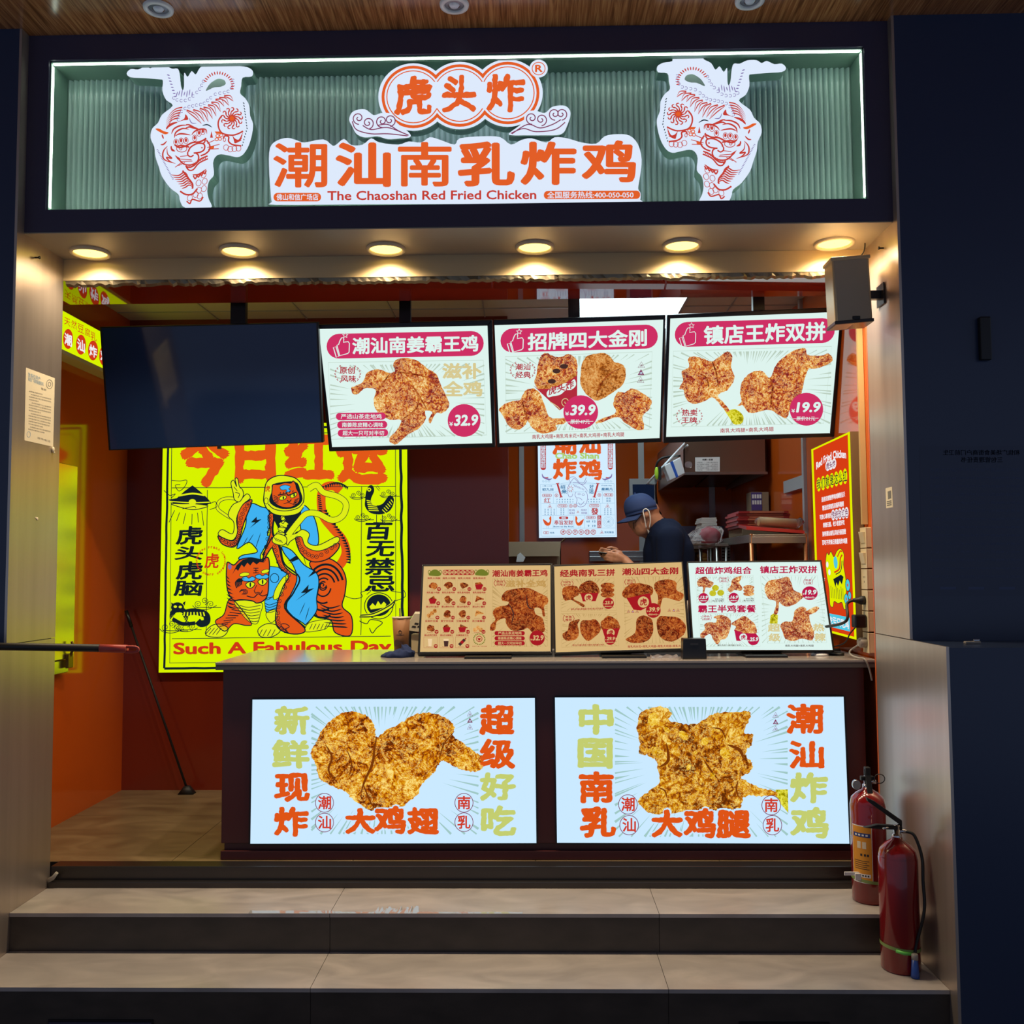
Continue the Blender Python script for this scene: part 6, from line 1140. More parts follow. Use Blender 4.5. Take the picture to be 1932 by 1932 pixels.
def bag(m):
    n = 26; R = []
    for (r, z, jx) in ((.075, sz+.002, -.03), (.115, sz+.016, -.035), (.105, sz+.05, -.02), (.085, sz+.09, .01), (.055, sz+.115, .03), (.02, sz+.125, .04)):
        R.append([(bc.x+jx+math.cos(6.2832*k/n)*r*1.2*(1+.08*math.sin(k*2.3+z*60)), 2.23+math.sin(6.2832*k/n)*r*.85*(1+.08*math.cos(k*1.7)), z) for k in range(n)])
    m.rings(R, smooth=False)
part('film', t, 'cello', bag)
# purple carton and the small bottle on the rack's far end
pc = [at('Y', 2.55, *q) for q in ((1417, 931), (1437, 928), (1438, 953), (1418, 955))]
t = thing('carton', tuple(pc[3]), 'small purple and white carton standing behind the red paper bags', 'box')
zz = rz+.001
part('body', t, 'cardboard', lambda m: m.box(pc[0].x, pc[1].x+.05, 2.55, 2.7, zz, pc[1].z), .002)
def pp(m):
    W, H = pc[1].x-pc[0].x, pc[1].z-pc[3].z
    m.mat('purple_box').box(pc[0].x, pc[1].x, 2.547, 2.5505, pc[3].z-.03, pc[1].z-.004); m.mat('white_print')
    for i in range(4):
        for j in range(2): m.box(pc[0].x+W*(.08+i*.23), pc[0].x+W*(.25+i*.23), 2.545, 2.547, pc[3].z+H*(.12+j*.42), pc[3].z+H*(.40+j*.42))
part('printed_front', t, 'purple_box', pp)
# wall paper with table behind the rack, on the back wall
k0, k1 = at('Y', 3.895, 1429, 1029), at('Y', 3.895, 1445, 1060)
t = thing('wall_list', (k0.x, 3.895, k1.z), 'small white printed list on the kitchen wall under the shelf rack', 'notice')
def lst(m):
    m.mat('white_print').box(min(k0.x, 1.62), min(k1.x, 1.7), 3.893, 3.899, k1.z-.04, k0.z); m.mat('ink_dark')
    for i in range(6): m.box(min(k0.x, 1.62)+.008, min(k1.x, 1.7)-.008, 3.891, 3.893, k0.z-.03-i*.026, k0.z-.02-i*.026)
part('sheet', t, 'white_print', lst)
# ------------------------------------------------------------------ the worker
PY = 1.47
def W(px, py, dy=0): return at('Y', PY+dy, px, py) if not dy else Vector((at('Y', PY, px, py).x, PY+dy, at('Y', PY, px, py).z))
def wc(x, y, dy=0): return W(1140+x/9.66, 920+y/9.66, dy)      # crop of the head
def caps(m, pts, rs, n=14):
    for (a, b), (r0, r1) in zip(zip(pts, pts[1:]), zip(rs, rs[1:])): m.tube([a, b], (r0, r1), n)
    for p, r in zip(pts, rs): m.ball(p, r, 8)
def fuse(m, name, parent, mat, vox, sm=6):
    me = bpy.data.meshes.new(name+'_src'); bmesh.ops.recalc_face_normals(m.bm, faces=m.bm.faces); m.bm.to_mesh(me); m.bm.free(); o = bpy.data.objects.new('src', me); COL.objects.link(o)
    r = o.modifiers.new('r', 'REMESH'); r.mode = 'VOXEL'; r.voxel_size = vox; r.use_smooth_shade = True
    q = o.modifiers.new('s', 'SMOOTH'); q.iterations = sm; q.factor = .5
    bpy.context.view_layer.update(); me2 = bpy.data.meshes.new_from_object(o.evaluated_get(bpy.context.evaluated_depsgraph_get())); me2.name = name
    bpy.data.objects.remove(o); bpy.data.meshes.remove(me); me2.materials.clear(); me2.materials.append(MATS[mat]); me2.polygons.foreach_set('use_smooth', [True]*len(me2.polygons))
    return link(name, me2, parent)
hip = Vector((wc(1080, 700).x+.03, PY, 1.02)); per = thing('person', (hip.x, PY, FL), 'person in blue cap and dark shirt looking down at a phone behind the counter', 'person')
neck = wc(1060, 800); chest = wc(1130, 1080); sh = lambda d: wc(1130, 960, d)
hl, hr = W(1178, 1056, -.03), W(1172, 1050, .05)                                 # wrists hold the phone
el = [Vector((sh(0).x-.03, PY-.24, hl.z-.27)), Vector((sh(0).x-.03, PY+.24, hl.z-.27))]
m = MB().mat('skin')
m.ball(wc(690, 410), .086, 12, (1.05, .86, .93)); m.ball(wc(800, 420), .068, 12, (1, .95, .95)); caps(m, [wc(610, 600), wc(690, 740)], [.062, .055]); caps(m, [wc(690, 760), wc(755, 845)], [.045, .026]); m.ball(wc(640, 560), .066, 10, (1, .95, 1))
for d in (-.035, .035): caps(m, [wc(800, 620, d), wc(725, 800, d*.6)], [.028, .02])                   # jaw
caps(m, [wc(560, 690), wc(566, 745)], [.009, .015]); m.ball(wc(582, 755, .012), .009, 6); m.ball(wc(582, 755, -.012), .009, 6)   # nose
for q in ((640, 812), (664, 836)): caps(m, [wc(q[0], q[1], -.018), wc(q[0]-6, q[1], 0), wc(q[0], q[1], .018)], [.006, .0085, .006])
m.ball(wc(752, 872), .019, 8); caps(m, [wc(545, 640, -.04), wc(520, 630, 0), wc(545, 640, .04)], [.012, .014, .012])
for d in (-1, 1):
    m.ball(wc(745, 490, d*.079), .03, 8, (.72, .3, 1.05)); m.ball(wc(752, 520, d*.082), .012, 6)
caps(m, [wc(850, 560), wc(970, 700), neck], [.062, .058, .064]); caps(m, [neck, chest, Vector((hip.x, PY, 1.22)), hip], [.08, .11, .11, .12])
for d, ii, wr in ((-1, 0, hl), (1, 1, hr)):
    caps(m, [sh(.17*d), el[ii], wr], [.052, .04, .026]); caps(m, [Vector((hip.x, PY+.09*d, .99)), Vector((hip.x-.01, PY+.1*d, .56)), Vector((hip.x+.02, PY+.1*d, .16))], [.085, .06, .042]); caps(m, [Vector((hip.x+.03, PY+.1*d, .13)), Vector((hip.x-.12, PY+.11*d, .12))], [.04, .03])
    # palm, four fingers, thumb
    f = Vector((-1, 0, .22)).normalized(); s_ = Vector((0, -d, 0)); u = Vector((.2, 0, 1)).normalized()
    pc_ = wr+f*.05; caps(m, [wr, pc_+u*.012], [.026, .026]); caps(m, [wr, pc_-u*.012], [.024, .024])
    for j, ln in enumerate((.068, .076, .072, .056)):
        b = pc_+u*(.024-.016*j)+f*.022; c = b+f*ln*.5+s_*.012*(.3 if ii else 1); e = c+f*ln*.3+s_*(.022 if ii else .026); caps(m, [pc_+u*(.018-.012*j), b, c, e], [.011, .0095, .0085, .0075], 8)
    tb = pc_+u*.026-f*.02; caps(m, [wr+f*.02+u*.012, tb+s_*.012+u*.012, tb+f*.035+s_*.026+u*.016, tb+f*.06+s_*.03+u*.008], [.014, .011, .010, .008], 8)
body = fuse(m, 'body', per, 'skin', .0055, 3)
m = MB().mat('shirt')
caps(m, [wc(1075, 800), wc(1120, 900), wc(1110, 1180), Vector((hip.x, PY, 1.25)), Vector((hip.x, PY, .98))], [.085, .12, .135, .14, .145])
for d in (-1, 1):
    caps(m, [wc(1120, 900, .06*d), sh(.17*d), sh(.17*d)+(el[0 if d < 0 else 1]-sh(.17*d))*.62], [.11, .082, .07]); caps(m, [wc(1120, 1000, .1*d), Vector((hip.x, PY+.08*d, 1.0))], [.1, .11]); caps(m, [wc(1250, 950, .09*d), wc(1330, 1150, .08*d), Vector((hip.x+.06, PY+.07*d, 1.05))], [.07, .09, .09])
caps(m, [wc(1200, 820), wc(1340, 1000), wc(1420, 1250)], [.075, .08, .08])
fuse(m, 'shirt', per, 'shirt', .009, 8)
lg = at('Y', PY-.2, 1218, 1050)
m = MB().mat('trousers'); caps(m, [Vector((hip.x, PY, 1.0)), Vector((hip.x, PY, .93))], [.14, .14])
for d in (-1, 1): caps(m, [Vector((hip.x, PY+.085*d, .98)), Vector((hip.x-.01, PY+.1*d, .56)), Vector((hip.x+.02, PY+.1*d, .19))], [.115, .085, .068])
fuse(m, 'trousers', per, 'trousers', .012, 6)
for d in (-1, 1):
    part('shoe', per, 'shoe', lambda m: m.rings([[(hip.x-.03+math.cos(6.2832*k/20)*.14*s_, PY+.105*d+math.sin(6.2832*k/20)*.052*s_, z) for k in range(20)] for s_, z in ((.96, FL), (1, FL+.02), (.9, FL+.06), (.5, FL+.085))]))
# cap: crown, brim, strap
def crown(m):
    n = 28; fr, bk = wc(385, 500), wc(975, 345); c = (fr+bk)/2; ax = (bk-fr)/2; u = Vector((ax.z, 0, -ax.x)).normalized(); u = u if u.z > 0 else -u; L = ax.length; ax.normalize(); R = []
    for i in range(10):
        t = i/9*math.pi/2; k = max(.02, math.cos(t)**.75); hgt = math.sin(t)*.108
        R.append([c+ax*(math.cos(6.2832*j/n)*L*k - .012*math.sin(t))+Vector((0, math.sin(6.2832*j/n)*.092*k, 0))+u*hgt for j in range(n)])
    m.rings(R)
    lo = [c+ax*(math.cos(6.2832*j/n)*L*.995)+Vector((0, math.sin(6.2832*j/n)*.0915, 0))-u*.012 for j in range(n)]; m.rings([lo, R[0]], caps=False)
    m.ball(c+u*.108-ax*.012, .009, 6)
cp = part('cap', per, 'cap', crown)
def brim(m):
    n = 18; ro, ri = [], []; b0, tip = wc(470, 500), wc(228, 640); d = tip-b0; dn = Vector((d.z, 0, -d.x)).normalized(); dn = dn if dn.z > 0 else -dn
    A, B_ = [], []
    for i in range(n+1):
        s_ = -1+2*i/n; y = s_*.083; e = math.sqrt(max(0, 1-s_*s_*.96)); A.append(b0+Vector((.05*s_*s_, y, .02*s_*s_))-dn*.018*s_*s_); B_.append(b0+d*e**.8+Vector((.05*s_*s_*(1-e), y*.98, 0))-dn*.02*s_*s_)
    up = [m.bm.verts.new(p) for p in A]; dw = [m.bm.verts.new(p) for p in B_]; up2 = [m.bm.verts.new(p-dn*.004) for p in A]; dw2 = [m.bm.verts.new(p-dn*.004) for p in B_]
    for i in range(n):
        m._f([up[i], up[i+1], dw[i+1], dw[i]], True); m._f([up2[i], dw2[i], dw2[i+1], up2[i+1]], True); m._f([dw[i], dw[i+1], dw2[i+1], dw2[i]], True)
part('brim', cp, 'cap', brim)
# face mask pulled under the chin, ear loops, glasses, phone in hand
mk = part('face_mask', per, 'mask', lambda m: m.rings([[wc(760+i*22, 745+i*45, s_*(.05-.004*i)) + Vector((-.012*(1-abs(s_)), 0, -.006)) for s_ in (-1, -.6, -.2, .2, .6, 1)]+[wc(800+i*22, 790+i*40, s_*(.05-.004*i)) for s_ in (1, .6, .2, -.2, -.6, -1)] for i in range(4)], smooth=False))
for d in (-1, 1): part('ear_loop', mk, 'mask', lambda m: m.tube([wc(745, 745, .062*d), wc(700, 560, .088*d), wc(678, 440, .09*d), wc(730, 405, .09*d), wc(785, 460, .092*d), wc(810, 600, .082*d), wc(800, 740, .066*d)], .0035, 6, 5))
def gl(m):
    for d in (-1, 1):
        c = wc(528, 690, .034*d); m.tube([c+Vector((.012*math.cos(k*.5236)*.4, .024*math.cos(k*.5236), .02*math.sin(k*.5236))) for k in range(13)], .002, 6); m.tube([wc(540, 660, .06*d), wc(600, 560, .074*d), wc(690, 470, .083*d)], .0022, 6)
    m.tube([wc(520, 690, -.01), wc(515, 690, .01)], .002, 6)
part('glasses', per, 'black', gl)
pm = (hl+hr)/2+Vector((-.085, 0, .02))
t = thing('smartphone', tuple(pm), 'dark smartphone held in both hands of the worker', 'phone')
part('case', t, 'phone', lambda m: m.prism([pm+Vector((-.06, -.034, .012)), pm+Vector((.06, -.034, -.006)), pm+Vector((.06, .034, -.006)), pm+Vector((-.06, .034, .012))], (.001, 0, .009)), .003)
# ------------------------------------------------------------------ things on the counter
def zt(x, y): return at('Z', CT, x, y)
c = zt(752, 1236); cy = .86; cx = at('Y', cy, 757, 1200).x; ztop = at('Y', cy, 757, 1165).z
t = thing('drink_cup', (cx, cy, CT), 'tall brown paper drink cup with straw behind the blue cloth', 'cup')
def cup(m):
    m.lathe(cx, cy, ((.036, CT+.001), (.048, ztop)), 32)
    m.mat('ring_cream').lathe(cx, cy, ((.0495, ztop-.004), (.0505, ztop), (.0495, ztop+.004)), 32)
part('cup_body', t, 'cup_paper', cup)
def art_c(m):
    cols = ((-.034, .052, .064), (-.028, .048, .076), (-.02, .046, .083), (-.01, .05, .084), (0, .058, .08), (.01, .062, .074), (.02, .063, .068), (.026, .065, .066))
    R_ = lambda z: .036+.012*(z/(ztop-CT))+.0012; q = lambda x, z: (cx+R_(z)*math.cos(x/R_(z)-1.75), cy+R_(z)*math.sin(x/R_(z)-1.75), CT+z)
    lo = [m.bm.verts.new(q(x, z0)) for x, z0, z1 in cols]; hi = [m.bm.verts.new(q(x, z1)) for x, z0, z1 in cols]
    for i in range(len(cols)-1): m._f([lo[i], lo[i+1], hi[i+1], hi[i]], True)
def art_d(m):
    ring_ = [(math.cos(k*.5236)*.008, .125+math.sin(k*.5236)*.009) for k in range(13)]; R_ = lambda z: .036+.012*(z/(ztop-CT))
    m.tube([(cx+(R_(z)+.0006)*math.cos(x/R_(z)-1.5708), cy+(R_(z)+.0006)*math.sin(x/R_(z)-1.5708), CT+z) for x, z in ring_], .0012, 5)
    m.tube([(cx+(R_(.11)+.0006)*math.cos(x/R_(.11)-1.5708), cy+(R_(.11)+.0006)*math.sin(x/R_(.11)-1.5708), CT+.11) for x in (-.022, -.01, 0, .01, .022)], .0011, 5)
part('printed_motif', t, 'cup_brown', art_c); part('printed_emblem', t, 'cup_brown', art_d)
part('straw', t, 'cup_brown', lambda m: m.tube([(cx, cy, CT+.05), (cx-.008, cy, ztop+.05)], .004, 10))
# crumpled blue cloth
b0, b1 = at('Y', .70, 720, 1236), at('Y', .70, 776, 1236)
def cloth(m):
    n, k = 44, 14; R = []; r = random.Random(9)
    for i in range(k):
        s_ = 1.02-(i/(k-1))**2.2*.97; h = .05*(i/(k-1))**.55
        R.append([((b0.x+b1.x)/2+.02*i/k+(b1.x-b0.x)*.52*s_*math.cos(6.2832*j/n)*(1+.10*math.sin(j*.9+i*.5)), .74+.07*s_*math.sin(6.2832*j/n)*(1+.12*math.sin(j*1.3)), CT+.0008+max(0, h*(1+.16*math.sin(j*.8+i*.7)+.12*math.sin(j*1.7)) * (.85+.3*math.cos(6.2832*j/n)))) for j in range(n)])
    m.rings(R)
tag(MB().mat('cloth_blue').build('x') and None or (lambda m: (cloth(m), m.build('cloth', loc=(b0.x+.08, .74, CT)))[1])(MB().mat('cloth_blue')), 'crumpled dark blue cloth lying on the counter in front of the drink cup', 'cloth')
bpy.data.objects.remove(bpy.data.objects['x'])
# receipt printer-like stand with papers behind the first monitor
s0 = at('Y', .98, 779, 1195); s1 = at('Y', .98, 790, 1195)
t = thing('paper_stand', (s1.x, 1.0, CT), 'small desk stand with stacked paper slips behind the left menu monitor', 'stand')
part('stand', t, 'cream', lambda m: m.box(at('Y', .98, 776, 1200).x, at('Y', .98, 800, 1200).x, .98, 1.06, CT+.0005, at('Y', .98, 780, 1197).z), .002)
ps = [at('Y', .96, *q) for q in ((763, 1188), (795, 1193), (800, 1158), (782, 1158))]
part('slips', t, 'paper', lambda m: m.prism(ps, (0, .035, .01)))
part('printing', t, 'ink_dark', lambda m: [m.prism([ps[0]+(ps[1]-ps[0])*a_+(ps[3]-ps[0])*b_+Vector((0, -.001, 0)), ps[0]+(ps[1]-ps[0])*(a_+.22)+(ps[3]-ps[0])*b_+Vector((0, -.001, 0)), ps[0]+(ps[1]-ps[0])*(a_+.22)+(ps[3]-ps[0])*(b_+.1)+Vector((0, -.001, 0)), ps[0]+(ps[1]-ps[0])*a_+(ps[3]-ps[0])*(b_+.1)+Vector((0, -.001, 0))], (0, -.0005, 0)) for a_, b_ in ((.3, .2), (.34, .4), (.6, .25), (.56, .5))])
pk = at('Y', .86, 768, 1170)
t = thing('tape_dispenser', (pk.x+.02, 1.12, CT), 'green topped black holder standing between the drink cup and the left monitor', 'holder')
hx = at('Y', 1.12, 772, 1170); part('post', t, 'black', lambda m: m.box(hx.x-.008, hx.x+.05, 1.09, 1.15, CT+.0005, hx.z-.012), .003)
part('loop', t, 'leaf_green', lambda m: m.tube([hx+Vector((-.02, 0, -.008)), hx+Vector((.0, 0, .012)), hx+Vector((.04, 0, .022)), hx+Vector((.08, 0, .01)), hx+Vector((.05, 0, -.006)), hx+Vector((-.02, 0, -.008))], .005, 8, 4))
# black speaker cube between the monitors
k0, k1 = at('Y', .545, 1288, 1243), at('Y', .545, 1334, 1243); kz = at('Y', .545, 1310, 1205).z
t = thing('payment_speaker', ((k0.x+k1.x)/2, .58, CT), 'small black payment speaker cube on the counter between two menu monitors', 'speaker')
part('case', t, 'black', lambda m: m.rings([[(k0.x-.0+i, .545, z), (k1.x-i, .545, z), (k1.x-i, .615, z), (k0.x+i, .615, z)] for z, i in ((CT+.0005, .0), (kz, .004))], smooth=False), .004)
part('logo', t, 'steel_dark', lambda m: m.box((k0.x+k1.x)/2-.022, (k0.x+k1.x)/2+.018, .5425, .546, kz-.032, kz-.022))
aw = at('Y', .60, 1299, 1203); ah = at('Y', .60, 1297, 1133)
part('antenna', t, 'steel_dark', lambda m: m.tube([(aw.x, .60, kz-.005), (ah.x, .60, ah.z)], .0045, 8))
g0, g1 = zt(1221, 1236), zt(1274, 1238)
tag(MB().mat('cello').rings([[(g0.x+(g1.x-g0.x)*u+.004*math.sin(i*5+u*20), .60+.08*i/5, CT+.001+.012*math.sin(math.pi*i/5)*(1+.4*math.sin(u*18+i))) for u in [k/12 for k in range(13)]]+[(g0.x+(g1.x-g0.x)*u, .60+.08*i/5, CT+.0004) for u in [k/12 for k in range(12, -1, -1)]] for i in range(6)], smooth=False).build('plastic_film', loc=(g0.x, .62, CT)), 'clear crumpled plastic film on the counter in front of the middle monitor', 'plastic')
k = zt(1543, 1236); kk = at('Y', .74, 1545, 1237)
tag(MB().mat('white_plastic').lathe(kk.x, .72, ((.045, CT+.0005), (.042, CT+.01), (.02, CT+.016)), 24).build('cable_puck', loc=(kk.x, .72, CT)), 'flat white plastic puck on the counter under the right monitor corner', 'puck')
# ------------------------------------------------------------------ sockets and switches on the right wall
sy0, sy1, sx = .555, .64, 1.69
ys = [(795, 962), (966, 1127), (1131, 1296), (1300, 1465), (1468, 1633), (1637, 1803)]
kinds = ('switch', 'switch', 'socket', 'socket', 'socket', 'socket'); ordn = ('topmost', 'second from the top', 'third from the top, empty socket', 'fourth from the top, with a black plug', 'fifth from the top, with a square charger', 'lowest, with a round grey plug')
plates = []
for (a_, b_), kd, od in zip(ys, kinds, ordn):
    z1 = at('X', sx, 1625, 810+a_/4.293).z; z0 = at('X', sx, 1627, 810+b_/4.293).z
    t = thing('wall_switch' if kd == 'switch' else 'wall_socket', (1.72, (sy0+sy1)/2, z0), 'cream wall %s beside the red poster, %s' % (kd, od), kd, 'wall switches and sockets beside the red poster')
    part('back_box', t, 'cream', lambda m: m.box(sx+.004, 1.72, sy0, sy1, z0+.0015, z1-.0015), .003); part('face_plate', t, 'cream', lambda m: m.box(sx, sx+.004, sy0-.001, sy1+.001, z0+.001, z1-.001), .001)
    zm = (z0+z1)/2
    if kd == 'switch': part('rocker', t, 'cream', lambda m: m.prism([(sx, sy0+.012, zm-.028), (sx-.004, sy0+.012, zm-.028), (sx-.014, sy0+.012, zm+.03), (sx, sy0+.012, zm+.03)], (0, sy1-sy0-.024, 0)), .002)
    else: part('slot', t, 'ink_dark', lambda m: [m.box(sx-.0008, sx+.001, sy0+.03+i*.02, sy0+.034+i*.02, zm+.006+j*.0, zm+.016) for i in (0, 1) for j in (0,)]+[m.box(sx-.0008, sx+.001, sy0+.04, sy0+.044, zm-.018, zm-.008)])
    plates.append((zm, t))
pz = plates[3][0]; mid = (sy0+sy1)/2
t = thing('power_plug', (sx, mid, pz), 'black round power plug in the wall socket with a thick black cable', 'plug')
part('plug', t, 'rubber', lambda m: m.rings([[(sx-x_, mid+.0+r*math.cos(6.2832*k/16), pz+r*math.sin(6.2832*k/16)) for k in range(16)] for x_, r in ((.001, .022), (.02, .022), (.035, .015), (.06, .009))]))
cpts = [Vector((sx-.058, mid, pz)), at('X', 1.60, 1598, 1140), at('X', 1.58, 1596, 1172), Vector((1.53, .76, at('Y', .76, 1584, 1183).z)), Vector((1.46, .82, at('Y', .82, 1572, 1188).z))]
part('cable', t, 'rubber', lambda m: m.tube(cpts, .0075, 10, 8))
pz = plates[4][0]
t = thing('phone_charger', (sx, mid, pz), 'black square charger in the wall socket below the round plug', 'charger')
part('charger', t, 'black', lambda m: m.box(sx-.062, sx-.001, mid-.03, mid+.03, pz-.032, pz+.034), .008)
part('cable', t, 'rubber', lambda m: m.tube([Vector((sx-.05, mid, pz-.03)), at('X', 1.62, 1604, 1195), at('X', 1.60, 1590, 1215), Vector((1.57, .98, CT+.012)), Vector((1.50, 1.02, CT+.012))], .0035, 8, 8))
pz = plates[5][0]
t = thing('grey_plug', (sx, mid, pz), 'grey round plug in the lowest socket with a grey cable to the counter edge', 'plug')
part('plug', t, 'plug_grey', lambda m: m.rings([[(sx-x_, mid+r*math.cos(6.2832*k/18), pz+r*math.sin(6.2832*k/18)) for k in range(18)] for x_, r in ((.001, .026), (.03, .025), (.04, .018))]))
part('cable', t, 'plug_grey', lambda m: m.tube([Vector((sx-.035, mid, pz-.01)), at('Y', .62, 1604, 1228), at('Y', .58, 1606, 1236), Vector((at('Y', .52, 1620, 1240).x, .52, CT+.005)), Vector((at('Y', .46, 1632, 1250).x, .462, CT+.004)), Vector((at('Y', .455, 1640, 1262).x, .457, CT-.04)), Vector((at('Y', .46, 1645, 1275).x, .46, CT-.10))], .0045, 8, 8))
t = thing('black_cable', tuple(zt(1560, 1232)), 'black cable coiled on the counter at the right monitor corner', 'cable')
part('cable', t, 'rubber', lambda m: m.tube([Vector((1.50, .86, CT+.008)), Vector((1.55, .74, CT+.007)), Vector((1.60, .70, CT+.007)), Vector((1.62, .78, CT+.007)), Vector((1.56, .86, CT+.008)), Vector((1.62, .92, CT+.008))], .007, 8, 8))
part('connector', t, 'black', lambda m: m.box(1.60, 1.66, .90, .945, CT+.0005, CT+.018), .005)
# ------------------------------------------------------------------ loudspeaker on the right pillar
SP = [at('Y', .10, *q) for q in ((1570, 486), (1640, 480), (1648, 606), (1577, 612))]
t = thing('loudspeaker', tuple((SP[2]+SP[3])/2), 'grey box loudspeaker mounted high at the right pillar beside the menu boards', 'loudspeaker')
dv = Vector((.02, .16, 0))
part('cabinet', t, 'speaker_side', lambda m: m.prism([p+Vector((0, .006, 0)) for p in SP], (0, .12, 0)), .006)
cc2 = sum(SP, Vector())/4
part('grille', t, 'speaker_grille', lambda m: m.prism([p+(cc2-p)*.09+Vector((0, .003, 0)) for p in SP], (0, .01, 0)), .004)
part('top_cap', t, 'speaker_side', lambda m: m.prism([SP[0]+Vector((-.006, 0, -.016)), SP[1]+Vector((.006, 0, -.016)), SP[1]+Vector((.006, 0, .002)), SP[0]+Vector((-.006, 0, .002))], (0, .13, 0)), .004)
part('bottom_cap', t, 'steel_dark', lambda m: m.prism([SP[3]+Vector((-.004, 0, 0)), SP[2]+Vector((.004, 0, 0)), SP[2]+Vector((.004, 0, .016)), SP[3]+Vector((-.004, 0, .016))], (0, .13, 0)), .003)
lgp = at('Y', .10, 1616, 599); part('badge', t, 'black', lambda m: m.box(lgp.x-.018, lgp.x+.018, .099, .112, lgp.z-.008, lgp.z+.008), .003)
part('bracket', t, 'steel_dark', lambda m: [m.box(SP[1].x-.03, XR-.003, .15, .18, SP[2].z+.12, SP[2].z+.16), m.box(XR-.009, XR-.003, .12, .21, SP[2].z+.09, SP[2].z+.19)])
part('wire', t, 'rubber', lambda m: m.tube([SP[0]+Vector((.13, .04, 0)), at('Y', .2, 1630, 474), at('Y', .3, 1632, 456)], .003, 6, 5))
